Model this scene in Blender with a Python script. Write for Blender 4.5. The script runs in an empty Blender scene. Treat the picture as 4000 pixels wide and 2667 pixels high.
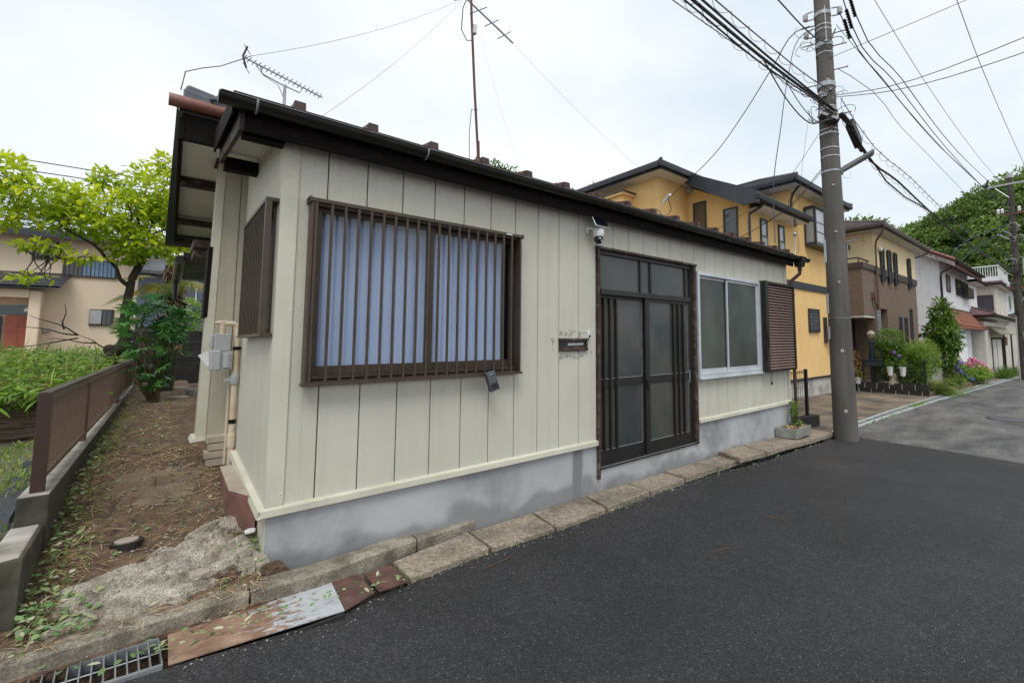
import bpy, math, random
import numpy as np
from mathutils import Matrix, Vector
random.seed(7); rng = np.random.default_rng(7)
SC = bpy.context.scene
COL = SC.collection
R = math.radians

# ------------------------------------------------------------------ camera
cd = bpy.data.cameras.new('camera'); cam = bpy.data.objects.new('camera', cd); COL.objects.link(cam)
cd.sensor_width = 36; cd.sensor_fit = 'HORIZONTAL'; cd.lens = 16.334
cd.shift_x = -0.0951; cd.shift_y = -0.0375; cd.clip_end = 2000; cd.clip_start = 0.05
cam.matrix_world = Matrix(((0.714725, -0.053983, -0.697319, -0.5695),
                           (-0.699374, -0.064525, -0.711837, -3.7030),
                           (-0.006567, 0.996455, -0.083872, 1.3769),
                           (0, 0, 0, 1)))
SC.camera = cam
SC.render.resolution_x = 1024; SC.render.resolution_y = 682

# ------------------------------------------------------------------ sky, sun, exposure
SUN_EL, SUN_AZ = R(58), R(215)     # soft light from high behind the camera
W = bpy.data.worlds.new('World'); SC.world = W; W.use_nodes = True
wn, wl = W.node_tree.nodes, W.node_tree.links
wn.clear()
out = wn.new('ShaderNodeOutputWorld'); bg = wn.new('ShaderNodeBackground'); bg.inputs[1].default_value = 0.1
sky = wn.new('ShaderNodeTexSky'); sky.sky_type = 'NISHITA'; sky.sun_disc = False
sky.sun_elevation = SUN_EL; sky.sun_rotation = SUN_AZ; sky.air_density = 1.2; sky.dust_density = 3.0
tc = wn.new('ShaderNodeTexCoord'); mp = wn.new('ShaderNodeMapping'); mp.inputs['Scale'].default_value = (1.0, 1.0, 1.9)
mp.inputs['Rotation'].default_value = (0.2, 0.35, 0.5)
nz = wn.new('ShaderNodeTexNoise'); nz.inputs['Scale'].default_value = 1.7; nz.inputs['Detail'].default_value = 6; nz.inputs['Roughness'].default_value = 0.5
cr = wn.new('ShaderNodeValToRGB')
cr.color_ramp.elements[0].position = 0.34; cr.color_ramp.elements[0].color = (6.3, 7.1, 7.8, 1)
cr.color_ramp.elements[1].position = 0.62; cr.color_ramp.elements[1].color = (8.5, 8.8, 9.0, 1)
mx = wn.new('ShaderNodeMix'); mx.data_type = 'RGBA'; mx.inputs['Factor'].default_value = 0.9
wl.new(tc.outputs['Generated'], mp.inputs['Vector']); wl.new(mp.outputs['Vector'], nz.inputs['Vector'])
wl.new(nz.outputs['Fac'], cr.inputs['Fac'])
wl.new(sky.outputs['Color'], mx.inputs[6]); wl.new(cr.outputs['Color'], mx.inputs[7])
wl.new(mx.outputs[2], bg.inputs['Color']); wl.new(bg.outputs['Background'], out.inputs['Surface'])

sd = bpy.data.lights.new('sun', 'SUN'); sd.energy = 1.5; sd.angle = R(28); sd.color = (1.0, 0.97, 0.92)
sun = bpy.data.objects.new('sun', sd); COL.objects.link(sun)
# direction towards the sun
_d = Vector((math.sin(SUN_AZ) * math.cos(SUN_EL), math.cos(SUN_AZ) * math.cos(SUN_EL), math.sin(SUN_EL)))
sun.rotation_euler = _d.to_track_quat('Z', 'Y').to_euler(); sun.location = (0, 0, 30)
SC.view_settings.view_transform = 'Standard'; SC.view_settings.look = 'None'
SC.view_settings.exposure = 0.36; SC.view_settings.gamma = 1.0; SC.view_settings.use_curve_mapping = False

# ------------------------------------------------------------------ materials
MATS = {}
def mat(name, c1, c2=None, scale=4.0, detail=5, rough=0.7, rvar=0.0, bump=0.0, bscale=60.0, metal=0.0, spec=0.5,
        stretch=(1, 1, 1), dirt_or_tint=None, dscale=1.5, damt=0.5, bkind='noise', bdist=0.004, spots=None, spot_scale=120, spot_t=0.06,
        streaks=None, samt=0.5, lo=0.35, hi=0.65, grain=0, gamt=0.5):
    if name in MATS: return MATS[name]
    m = bpy.data.materials.new(name); m.use_nodes = True; n, l = m.node_tree.nodes, m.node_tree.links
    b = n['Principled BSDF']; b.inputs['Roughness'].default_value = rough; b.inputs['Metallic'].default_value = metal
    b.inputs['Specular IOR Level'].default_value = spec
    t = n.new('ShaderNodeTexCoord'); vec = t.outputs['Object']
    if stretch != (1, 1, 1):
        q = n.new('ShaderNodeMapping'); q.inputs['Scale'].default_value = stretch; l.new(vec, q.inputs['Vector']); vec2 = q.outputs['Vector']
    else: vec2 = vec
    def noise(v, s, d=5, r=0.55):
        x = n.new('ShaderNodeTexNoise'); x.inputs['Scale'].default_value = s; x.inputs['Detail'].default_value = d
        x.inputs['Roughness'].default_value = r; l.new(v, x.inputs['Vector']); return x.outputs['Fac']
    def ramp(f, p0, p1, a=(0, 0, 0, 1), c=(1, 1, 1, 1)):
        x = n.new('ShaderNodeValToRGB'); e = x.color_ramp.elements
        e[0].position = p0; e[0].color = a; e[1].position = p1; e[1].color = c; l.new(f, x.inputs['Fac']); return x.outputs['Color']
    def mix(f, a, c):
        x = n.new('ShaderNodeMix'); x.data_type = 'RGBA'
        if isinstance(f, float): x.inputs['Factor'].default_value = f
        else: l.new(f, x.inputs['Factor'])
        for i, v in ((6, a), (7, c)):
            if isinstance(v, tuple): x.inputs[i].default_value = (*v[:3], 1)
            else: l.new(v, x.inputs[i])
        return x.outputs[2]
    c2 = c2 or tuple(x * 0.8 for x in c1)
    col = ramp(noise(vec2, scale, detail), lo, hi, (*c2, 1), (*c1, 1))
    if dirt_or_tint:
        x = n.new('ShaderNodeMath'); x.operation = 'MULTIPLY'; x.inputs[1].default_value = damt
        l.new(ramp(noise(vec, dscale, 7, 0.65), 0.48, 0.7), x.inputs[0]); col = mix(x.outputs[0], col, dirt_or_tint)
    if streaks:
        q = n.new('ShaderNodeMapping'); q.inputs['Scale'].default_value = (9, 9, 0.45); l.new(vec, q.inputs['Vector'])
        x = n.new('ShaderNodeMath'); x.operation = 'MULTIPLY'; x.inputs[1].default_value = samt
        l.new(ramp(noise(q.outputs['Vector'], 1.3, 5, 0.6), 0.5, 0.75), x.inputs[0]); col = mix(x.outputs[0], col, streaks)
    if spots:
        v = n.new('ShaderNodeTexVoronoi'); v.inputs['Scale'].default_value = spot_scale; l.new(vec, v.inputs['Vector'])
        x = n.new('ShaderNodeSeparateColor'); l.new(v.outputs['Color'], x.inputs['Color'])
        y = n.new('ShaderNodeMath'); y.operation = 'GREATER_THAN'; y.inputs[1].default_value = 1 - spot_t; l.new(x.outputs[0], y.inputs[0])
        z = n.new('ShaderNodeMath'); z.operation = 'LESS_THAN'; z.inputs[1].default_value = 0.35; l.new(v.outputs['Distance'], z.inputs[0])
        w = n.new('ShaderNodeMath'); w.operation = 'MULTIPLY'; l.new(y.outputs[0], w.inputs[0]); l.new(z.outputs[0], w.inputs[1])
        col = mix(w.outputs[0], col, spots)
    if grain:
        v = n.new('ShaderNodeTexVoronoi'); v.inputs['Scale'].default_value = grain; l.new(vec, v.inputs['Vector'])
        x = n.new('ShaderNodeSeparateColor'); l.new(v.outputs['Color'], x.inputs['Color'])
        y = n.new('ShaderNodeMapRange'); y.inputs['To Min'].default_value = 1 - gamt; y.inputs['To Max'].default_value = 1 + gamt; l.new(x.outputs[1], y.inputs['Value'])
        z = n.new('ShaderNodeVectorMath'); z.operation = 'SCALE'; l.new(col, z.inputs[0]); l.new(y.outputs[0], z.inputs['Scale']); col = z.outputs[0]
    l.new(col, b.inputs['Base Color'])
    if rvar:
        x = n.new('ShaderNodeMapRange'); x.inputs['To Min'].default_value = rough - rvar; x.inputs['To Max'].default_value = rough + rvar
        x.inputs['From Min'].default_value = 0.35; x.inputs['From Max'].default_value = 0.65
        l.new(noise(vec, 2.2, 6, 0.6), x.inputs['Value']); l.new(x.outputs[0], b.inputs['Roughness'])
    if bump:
        bp = n.new('ShaderNodeBump'); bp.inputs['Strength'].default_value = bump; bp.inputs['Distance'].default_value = bdist
        if bkind == 'crinkle':
            q = n.new('ShaderNodeMapping'); q.inputs['Scale'].default_value = (1, 1, 1.7); l.new(vec, q.inputs['Vector'])
            f1 = n.new('ShaderNodeTexNoise'); f1.inputs['Scale'].default_value = bscale; f1.inputs['Detail'].default_value = 3
            f1.inputs['Distortion'].default_value = 1.2; l.new(q.outputs['Vector'], f1.inputs['Vector'])
            s = n.new('ShaderNodeMath'); s.operation = 'SUBTRACT'; s.inputs[1].default_value = 0.5; l.new(f1.outputs['Fac'], s.inputs[0])
            a = n.new('ShaderNodeMath'); a.operation = 'ABSOLUTE'; l.new(s.outputs[0], a.inputs[0])
            k = n.new('ShaderNodeMath'); k.operation = 'MINIMUM'; k.inputs[1].default_value = 0.07; l.new(a.outputs[0], k.inputs[0])
            k2 = n.new('ShaderNodeMath'); k2.operation = 'MULTIPLY'; k2.inputs[1].default_value = 14; l.new(k.outputs[0], k2.inputs[0])
            l.new(k2.outputs[0], bp.inputs['Height'])
        elif bkind == 'voronoi':
            v = n.new('ShaderNodeTexVoronoi'); v.inputs['Scale'].default_value = bscale; l.new(vec, v.inputs['Vector'])
            l.new(v.outputs['Distance'], bp.inputs['Height'])
        else:
            l.new(noise(vec, bscale, 4, 0.6), bp.inputs['Height'])
        l.new(bp.outputs['Normal'], b.inputs['Normal'])
    MATS[name] = m; return m

def dampen(m):   # rising damp along the foot of the plinth and one wet run below the base trim
    n, l = m.node_tree.nodes, m.node_tree.links; b = n['Principled BSDF']; src = b.inputs['Base Color'].links[0].from_socket
    t = n.new('ShaderNodeTexCoord'); sx = n.new('ShaderNodeSeparateXYZ'); l.new(t.outputs['Object'], sx.inputs[0])
    def M(op, a, c, d=None):
        x = n.new('ShaderNodeMath'); x.operation = op
        for i, v in enumerate((a, c, d)):
            if v is None: continue
            if isinstance(v, (int, float)): x.inputs[i].default_value = v
            else: l.new(v, x.inputs[i])
        return x.outputs[0]
    nz = n.new('ShaderNodeTexNoise'); nz.inputs['Scale'].default_value = 2.6; nz.inputs['Detail'].default_value = 7; l.new(t.outputs['Object'], nz.inputs['Vector'])
    h = M('ADD', sx.outputs[2], M('MULTIPLY_ADD', sx.outputs[0], .042, .1)); h = M('ADD', h, M('MULTIPLY', M('SUBTRACT', nz.outputs['Fac'], .5), -.55))
    mr = n.new('ShaderNodeMapRange'); mr.interpolation_type = 'SMOOTHSTEP'; mr.inputs['From Min'].default_value = .02; mr.inputs['From Max'].default_value = .15; mr.inputs['To Min'].default_value = .6; mr.inputs['To Max'].default_value = 0; l.new(h, mr.inputs['Value'])
    dx = M('ABSOLUTE', M('ADD', sx.outputs[0], M('MULTIPLY_ADD', nz.outputs['Fac'], .06, 1.08)), 0)
    mc = n.new('ShaderNodeMapRange'); mc.interpolation_type = 'SMOOTHSTEP'; mc.inputs['From Min'].default_value = .05; mc.inputs['From Max'].default_value = .085; mc.inputs['To Min'].default_value = .75; mc.inputs['To Max'].default_value = 0; l.new(dx, mc.inputs['Value'])
    f = M('MAXIMUM', mr.outputs[0], mc.outputs[0])
    x = n.new('ShaderNodeMix'); x.data_type = 'RGBA'; l.new(f, x.inputs['Factor']); l.new(src, x.inputs[6]); x.inputs[7].default_value = (.135, .135, .135, 1); l.new(x.outputs[2], b.inputs['Base Color'])
def leafmat(name, ca, cb, rough=0.45, trans=0.4, cc=None):
    m = bpy.data.materials.new(name); m.use_nodes = True; n, l = m.node_tree.nodes, m.node_tree.links
    b = n['Principled BSDF']; b.inputs['Roughness'].default_value = rough; b.inputs['Specular IOR Level'].default_value = 0.4
    a = n.new('ShaderNodeAttribute'); a.attribute_name = 'v'; r = n.new('ShaderNodeValToRGB'); e = r.color_ramp.elements
    e[0].position = 0.05; e[0].color = (*ca, 1); e[1].position = 0.8; e[1].color = (*cb, 1)
    if cc: x = e.new(0.97); x.color = (*cc, 1)
    l.new(a.outputs['Fac'], r.inputs['Fac']); l.new(r.outputs['Color'], b.inputs['Base Color'])
    t = n.new('ShaderNodeBsdfTranslucent'); l.new(r.outputs['Color'], t.inputs['Color'])
    mxs = n.new('ShaderNodeMixShader'); mxs.inputs[0].default_value = trans
    l.new(b.outputs[0], mxs.inputs[1]); l.new(t.outputs[0], mxs.inputs[2]); l.new(mxs.outputs[0], n['Material Output'].inputs['Surface'])
    MATS[name] = m; return m

def glassmat(name, tint=(0.8, 0.85, 0.85), thru=0.7, rough=0.03):
    m = bpy.data.materials.new(name); m.use_nodes = True; n, l = m.node_tree.nodes, m.node_tree.links
    n.remove(n['Principled BSDF']); o = n['Material Output']
    t = n.new('ShaderNodeBsdfTransparent'); t.inputs[0].default_value = (*[x * thru for x in tint], 1)
    g = n.new('ShaderNodeBsdfGlossy'); g.inputs['Roughness'].default_value = rough
    f = n.new('ShaderNodeLayerWeight'); f.inputs[0].default_value = .5
    p5 = n.new('ShaderNodeMath'); p5.operation = 'POWER'; p5.inputs[1].default_value = 4; l.new(f.outputs['Facing'], p5.inputs[0])
    ma = n.new('ShaderNodeMath'); ma.operation = 'MULTIPLY_ADD'; ma.inputs[1].default_value = .35; ma.inputs[2].default_value = .035; l.new(p5.outputs[0], ma.inputs[0])
    x = n.new('ShaderNodeMixShader'); l.new(ma.outputs[0], x.inputs[0]); l.new(t.outputs[0], x.inputs[1]); l.new(g.outputs[0], x.inputs[2])
    l.new(x.outputs[0], o.inputs['Surface']); MATS[name] = m; return m

SIDING = mat('cream_siding', (.63, .615, .52), (.59, .575, .485), scale=1.2, rough=.55, bump=.55, bscale=85, bkind='crinkle', bdist=.0024,
             dirt_or_tint=(.50, .475, .37), dscale=.9, damt=.4, streaks=(.50, .47, .37), samt=.35)
SIDING_TRIM = mat('cream_trim', (.65, .63, .52), (.58, .56, .46), scale=2.5, rough=.5, bump=.6, bscale=70, bkind='crinkle', bdist=.0015, dirt_or_tint=(.3, .28, .2), damt=.4)
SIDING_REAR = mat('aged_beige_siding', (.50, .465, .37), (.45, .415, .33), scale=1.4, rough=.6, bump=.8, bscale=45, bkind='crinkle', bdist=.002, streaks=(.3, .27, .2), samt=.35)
GROOVE = mat('groove_dark', (.13, .115, .08), (.09, .08, .055), scale=8, rough=.8)
MORTAR = mat('grey_mortar', (.46, .47, .485), (.36, .37, .38), scale=1.4, detail=8, rough=.8, bump=.7, bscale=140, bdist=.003,
             dirt_or_tint=(.14, .145, .15), dscale=1.0, damt=.85)
dampen(MORTAR)
BROWN_METAL = mat('brown_aluminium', (.080, .055, .038), (.060, .041, .028), scale=5, rough=.42, metal=.25)
DARK_METAL = mat('dark_bronze', (.026, .022, .02), (.018, .016, .015), scale=6, rough=.4, metal=.2)
GUTTER_M = mat('dark_brown_gutter', (.016, .011, .009), (.010, .008, .007), scale=3, rough=.38, rvar=.1, dirt_or_tint=(.035, .032, .025), damt=.4)
FASCIA_M = mat('dark_painted_wood', (.012, .008, .007), (.007, .005, .005), scale=7, stretch=(1, 8, 8), rough=.8, spec=.15, bump=.3, bscale=40)
BARGE_M = mat('peeling_brown_wood', (.055, .028, .022), (.03, .016, .013), scale=10, stretch=(6, 1, 6), rough=.8, bump=.8, bscale=45, dirt_or_tint=(.28, .24, .2), dscale=14, damt=.5)
RED_METAL = mat('red_brown_metal', (.19, .065, .045), (.11, .04, .03), scale=5, rough=.5, dirt_or_tint=(.04, .03, .025), dscale=6, damt=.6)
ROOFCAP = mat('weathered_brown_cap', (.085, .034, .027), (.035, .02, .017), scale=14, rough=.65, dirt_or_tint=(.025, .02, .018), dscale=20, damt=.7)
ROOF_EDGE = mat('mossy_black_edge', (.02, .016, .013), (.012, .01, .009), scale=6, rough=.85, spec=.2, dirt_or_tint=(.06, .065, .035), dscale=7, damt=.6)
WHITE_SOFFIT = mat('white_soffit', (.82, .81, .77), (.72, .71, .68), scale=2, rough=.7)
STEEL = mat('galvanised_steel', (.42, .44, .46), (.3, .32, .34), scale=14, rough=.4, metal=.6, dirt_or_tint=(.25, .2, .15), dscale=9, damt=.3)
ALU = mat('silver_aluminium', (.62, .66, .70), (.52, .56, .60), scale=3, rough=.35, metal=.35)
CONCRETE = mat('aged_concrete', (.30, .265, .21), (.13, .112, .085), scale=8, detail=9, rough=.9, bump=.9, bscale=55, bdist=.006, dirt_or_tint=(.09, .075, .055), dscale=3, damt=.7, spots=(.36, .33, .28), spot_scale=230, spot_t=.12, grain=120, gamt=.3)
SLAB_M = mat('brown_concrete_slab', (.36, .30, .235), (.19, .155, .12), scale=28, detail=12, rough=.92, bump=1.0, bscale=75, bdist=.006, spots=(.42, .37, .30), spot_scale=230, spot_t=.15, dirt_or_tint=(.10, .085, .065), dscale=2.2, damt=.8, grain=90, gamt=.3)
POLE_M = mat('weathered_pole_concrete', (.135, .125, .112), (.08, .074, .066), scale=2.0, stretch=(1, 1, .35), detail=8, rough=.85, bump=.35, bscale=90, streaks=(.06, .055, .05), samt=.6)
ASPHALT = mat('new_asphalt', (.024, .0235, .026), (.0125, .0125, .0145), scale=1.1, detail=9, rough=.62, rvar=.1, bump=1.0, bscale=150, bkind='voronoi', bdist=.006, spots=(.12, .118, .116), spot_scale=110, spot_t=.14, grain=85, gamt=.6, dirt_or_tint=(.042, .041, .044), dscale=.45, damt=.7)
ASPHALT_OLD = mat('old_asphalt', (.155, .15, .145), (.05, .05, .052), scale=.9, stretch=(.9, 2.2, 1), detail=10, rough=.75, bump=.8, bscale=110, bkind='voronoi', bdist=.005, spots=(.3, .29, .27), spot_scale=70, spot_t=.12, grain=60, gamt=.5)
SOIL = mat('dark_soil', (.19, .12, .078), (.05, .032, .022), scale=13, detail=10, rough=.95, bump=1.0, bscale=30, bdist=.03, dirt_or_tint=(.2, .15, .09), dscale=3, damt=.6)
ROUGHCONC = mat('rough_concrete', (.56, .51, .43), (.27, .235, .185), scale=9, detail=12, rough=.95, bump=1.0, bscale=45, bdist=.03, dirt_or_tint=(.10, .07, .05), dscale=7, damt=.8, spots=(.16, .15, .14), spot_scale=70, spot_t=.08, grain=110, gamt=.25)
DRIVE = mat('driveway_concrete', (.26, .205, .145), (.085, .07, .055), scale=1.0, stretch=(1, 1.6, 1), detail=9, rough=.88, bump=.4, bscale=60, dirt_or_tint=(.07, .06, .05), dscale=.7, damt=.85)
GRAVEL = mat('pale_gravel', (.3, .27, .21), (.14, .12, .09), scale=30, rough=.95, bump=1.0, bscale=60, bkind='voronoi', bdist=.02, dirt_or_tint=(.08, .1, .03), dscale=2.5, damt=.8)
BARK = mat('dark_bark', (.075, .055, .04), (.025, .02, .016), scale=14, stretch=(1, 1, .4), rough=.95, bump=1.0, bscale=40, bdist=.02)
BARK2 = mat('tan_stem', (.17, .125, .075), (.09, .065, .04), scale=16, stretch=(1, 1, .3), rough=.9, bump=.6, bscale=50)
TAN_WALL = mat('tan_stucco', (.80, .67, .50), (.74, .61, .45), scale=.8, rough=.85, bump=.2, bscale=60)
YELLOW_WALL = mat('yellow_stucco', (.84, .56, .235), (.77, .50, .20), scale=.7, rough=.85, bump=.25, bscale=60, streaks=(.55, .42, .24), samt=.5)
CREAM_WALL = mat('pale_yellow_stucco', (.82, .68, .42), (.76, .62, .38), scale=.7, rough=.85, bump=.2, bscale=60, streaks=(.45, .36, .22), samt=.35)
WHITE_WALL = mat('white_stucco', (.84, .84, .86), (.76, .765, .79), scale=.8, rough=.85, bump=.2, bscale=60, streaks=(.36, .36, .36), samt=.4)
BEIGE_WALL = mat('offwhite_stucco', (.70, .67, .61), (.6, .57, .5), scale=.8, rough=.85, streaks=(.25, .22, .18), samt=.5)
NAVY_TRIM = mat('navy_black_trim', (.035, .04, .052), (.025, .028, .036), scale=4, rough=.4)
NAVY_ROOF = mat('charcoal_roof', (.085, .085, .095), (.055, .055, .062), scale=2, rough=.5)
BROWN_ROOF = mat('brown_slate_roof', (.17, .13, .125), (.11, .085, .085), scale=3, rough=.6)
RED_TILE = mat('maroon_tile', (.21, .055, .055), (.13, .04, .04), scale=4, rough=.5)
ORANGE_TILE = mat('orange_clay_tile', (.36, .145, .085), (.27, .11, .07), scale=6, rough=.65, dirt_or_tint=(.2, .1, .06), damt=.5)
CLADDING = mat('brown_cladding', (.21, .145, .105), (.13, .09, .065), scale=9, stretch=(.7, .7, 7), rough=.8, bump=.7, bscale=12, bdist=.02)
BLACK_BLOCK = mat('black_block', (.022, .019, .017), (.012, .011, .01), scale=5, rough=.6, bump=.4, bscale=60)
WHITE_P = mat('white_plastic', (.72, .73, .74), (.66, .67, .68), scale=3, rough=.35)
BLACK_P = mat('black_plastic', (.015, .015, .017), (.01, .01, .012), scale=3, rough=.3)
RUBBER = mat('cable_black', (.018, .018, .02), (.012, .012, .014), scale=5, rough=.5)
BLUE_CABLE = mat('blue_cable', (.02, .05, .12), (.015, .035, .08), scale=5, rough=.5)
RUST = mat('rusty_steel_plate', (.235, .135, .095), (.13, .065, .05), scale=5, detail=9, rough=.75, bump=.5, bscale=50, dirt_or_tint=(.33, .22, .13), dscale=7, damt=.7, spots=(.04, .03, .03), spot_scale=60, spot_t=.03)
RUST2 = mat('dark_rust_plate', (.13, .06, .045), (.075, .04, .035), scale=6, detail=9, rough=.7, bump=.4, bscale=60, dirt_or_tint=(.2, .15, .12), dscale=8, damt=.4)
DARK_INT = mat('dark_interior', (.02, .02, .02), (.012, .012, .012), scale=2, rough=.9)  # near-black colour puts the shade of rooms and recesses into the surface
WOODBOARD = mat('rotting_wood', (.17, .12, .085), (.05, .036, .027), scale=9, stretch=(.6, 8, 8), rough=.95, bump=1.0, bscale=25, bdist=.01)
CURTAIN = mat('blue_shaded_curtain', (.37, .47, .70), (.34, .44, .67), scale=2, rough=.8)  # white cloth, with the blue of sky-lit shade mixed into its colour
PINKSTONE = mat('pinkish_block', (.22, .10, .08), (.12, .06, .05), scale=6, rough=.85, bump=.5, bscale=50)
STONE_TOP = mat('pale_stone', (.40, .34, .27), (.30, .25, .2), scale=7, rough=.9, bump=.6, bscale=60)
METER = mat('meter_grey', (.40, .41, .42), (.35, .36, .37), scale=4, rough=.4)
PIPE = mat('cream_pipe', (.66, .58, .44), (.58, .49, .36), scale=3, rough=.45, dirt_or_tint=(.4, .2, .08), dscale=5, damt=.6)
CHAN = mat('channel_concrete', (.19, .215, .22), (.13, .145, .15), scale=5, rough=.8, bump=.4, bscale=80)
CHAN_EDGE = mat('pale_kerb_edge', (.5, .53, .54), (.38, .4, .4), scale=6, rough=.8)
SHEET = mat('black_weed_sheet', (.03, .035, .045), (.018, .02, .026), scale=5, rough=.45, bump=.8, bscale=18, bdist=.02)
GLASS = glassmat('clear_glass', (1, 1, 1), thru=1.0)
def frosted(name, c1, c2, rough=.22, bscale=240, bump=.5):
    return mat(name, c1, c2, scale=1.1, stretch=(1.2, 1, 1), detail=3, rough=rough, bump=bump, bscale=bscale, bdist=.002, spec=.55, lo=.3, hi=.7, dirt_or_tint=(.085, .06, .045), dscale=1.1, damt=.6)  # brown blotches painted in for the room showing through the pane
FROST_DOOR = frosted('frosted_door_glass', (.078, .086, .083), (.022, .028, .028), rough=.16)
FROST_WIN = frosted('frosted_window_glass', (.10, .115, .107), (.042, .05, .047), rough=.2)
FARGLASS = mat('far_window_glass', (.05, .06, .07), (.02, .025, .03), scale=1.5, rough=.08, spec=.9)
PALEGLASS = mat('pale_window_glass', (.36, .4, .43), (.2, .24, .28), scale=1.2, rough=.1, spec=.9)
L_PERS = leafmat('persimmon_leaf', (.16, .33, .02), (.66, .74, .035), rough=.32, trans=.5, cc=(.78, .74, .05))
L_WEED = leafmat('weed_leaf', (.06, .17, .02), (.30, .46, .06), trans=.4, cc=(.35, .33, .12))
L_GRASS = leafmat('grass_blade', (.11, .22, .03), (.34, .46, .08), trans=.4, cc=(.42, .38, .2))
L_BAMB = leafmat('bamboo_grass_leaf', (.06, .17, .02), (.25, .40, .03), trans=.35)
L_FATS = leafmat('fatsia_leaf', (.025, .10, .025), (.09, .25, .05), rough=.3, trans=.2)
L_PALM = leafmat('palm_leaf', (.10, .16, .02), (.40, .33, .05), trans=.3)
L_TREE = leafmat('tree_leaf', (.025, .085, .015), (.14, .27, .04), trans=.35)
L_BUSH = leafmat('bush_leaf', (.03, .10, .015), (.17, .30, .03), trans=.35)
L_FERN = leafmat('fern_leaf', (.07, .16, .02), (.28, .38, .06), trans=.35)
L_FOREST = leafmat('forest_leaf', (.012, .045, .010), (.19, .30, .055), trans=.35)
L_LITTER = leafmat('litter_straw', (.13, .07, .035), (.52, .38, .22), rough=.8, trans=.1)
L_DEAD = leafmat('fallen_leaf', (.10, .22, .06), (.34, .42, .2), rough=.6, trans=.2, cc=(.55, .5, .38))
F_PINK = leafmat('pink_petal', (.60, .14, .30), (.80, .34, .52), trans=.3)
F_VIOL = leafmat('violet_petal', (.16, .06, .42), (.42, .22, .68), trans=.3)
F_BLUE = leafmat('blue_petal', (.10, .14, .50), (.28, .30, .68), trans=.3)
L_COPPER = leafmat('copper_leaf', (.16, .08, .03), (.36, .19, .08), trans=.3)
PEBBLE = mat('pebble', (.36, .33, .29), (.16, .15, .14), scale=25, rough=.85)

# ------------------------------------------------------------------ mesh helpers
class MB:
    def __init__(s): s.v = []; s.f = []
    def add(s, vs, fs):
        o = len(s.v); s.v += [tuple(map(float, a)) for a in vs]; s.f += [tuple(i + o for i in f) for f in fs]; return s
    def box(s, x0, x1, y0, y1, z0, z1, bev=0):
        if x0 > x1: x0, x1 = x1, x0
        if y0 > y1: y0, y1 = y1, y0
        if z0 > z1: z0, z1 = z1, z0
        return s.add([(x0, y0, z0), (x1, y0, z0), (x1, y1, z0), (x0, y1, z0), (x0, y0, z1), (x1, y0, z1), (x1, y1, z1), (x0, y1, z1)],
                     [(0, 3, 2, 1), (4, 5, 6, 7), (0, 1, 5, 4), (1, 2, 6, 5), (2, 3, 7, 6), (3, 0, 4, 7)])
    def hexa(s, p): return s.add(p, [(0, 3, 2, 1), (4, 5, 6, 7), (0, 1, 5, 4), (1, 2, 6, 5), (2, 3, 7, 6), (3, 0, 4, 7)])
    def slab(s, top, th):      # polygon (any) extruded downwards by th
        n = len(top); bot = [(a[0], a[1], a[2] - th) for a in top]
        return s.add(list(top) + bot, [tuple(range(n)), tuple(range(2 * n - 1, n - 1, -1))] + [((i + 1) % n, i, i + n, (i + 1) % n + n) for i in range(n)])
    def extr(s, poly, d):      # polygon extruded along a vector
        n = len(poly); b = [(a[0] + d[0], a[1] + d[1], a[2] + d[2]) for a in poly]
        return s.add(list(poly) + b, [tuple(range(n)), tuple(range(2 * n - 1, n - 1, -1))] + [((i + 1) % n, i, i + n, (i + 1) % n + n) for i in range(n)])
    def tube(s, pts, r, n=8, cap=True):
        pts = [Vector(p) for p in pts]; rs = r if isinstance(r, (list, tuple)) else [r] * len(pts)
        o = len(s.v); ref = None
        for i, p in enumerate(pts):
            d = (pts[min(i + 1, len(pts) - 1)] - pts[max(i - 1, 0)]); d = d.normalized() if d.length > 1e-9 else Vector((0, 0, 1))
            if ref is None: ref = Vector((0, 0, 1)) if abs(d.z) < .9 else Vector((1, 0, 0))
            a = d.cross(ref).normalized(); b = a.cross(d).normalized(); ref = b
            for k in range(n):
                t = 2 * math.pi * k / n; q = p + (a * math.cos(t) + b * math.sin(t)) * rs[i]; s.v.append(tuple(q))
        for i in range(len(pts) - 1):
            for k in range(n):
                s.f.append((o + i * n + k, o + i * n + (k + 1) % n, o + (i + 1) * n + (k + 1) % n, o + (i + 1) * n + k))
        if cap: s.f.append(tuple(o + k for k in range(n - 1, -1, -1))); s.f.append(tuple(o + (len(pts) - 1) * n + k for k in range(n)))
        return s
    def lathe(s, c, prof, n=16):  # prof: (radius, z) bottom to top
        o = len(s.v)
        for r, z in prof:
            for k in range(n):
                t = 2 * math.pi * k / n; s.v.append((c[0] + r * math.cos(t), c[1] + r * math.sin(t), c[2] + z))
        for i in range(len(prof) - 1):
            for k in range(n): s.f.append((o + i * n + k, o + i * n + (k + 1) % n, o + (i + 1) * n + (k + 1) % n, o + (i + 1) * n + k))
        s.f.append(tuple(o + k for k in range(n - 1, -1, -1))); s.f.append(tuple(o + (len(prof) - 1) * n + k for k in range(n)))
        return s
    def ball(s, c, r, n=10, m=6, sq=1.0):
        return s.lathe(c, [(max(1e-3, r * math.sin(math.pi * i / m)), -r * sq * math.cos(math.pi * i / m)) for i in range(m + 1)], n)

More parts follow.
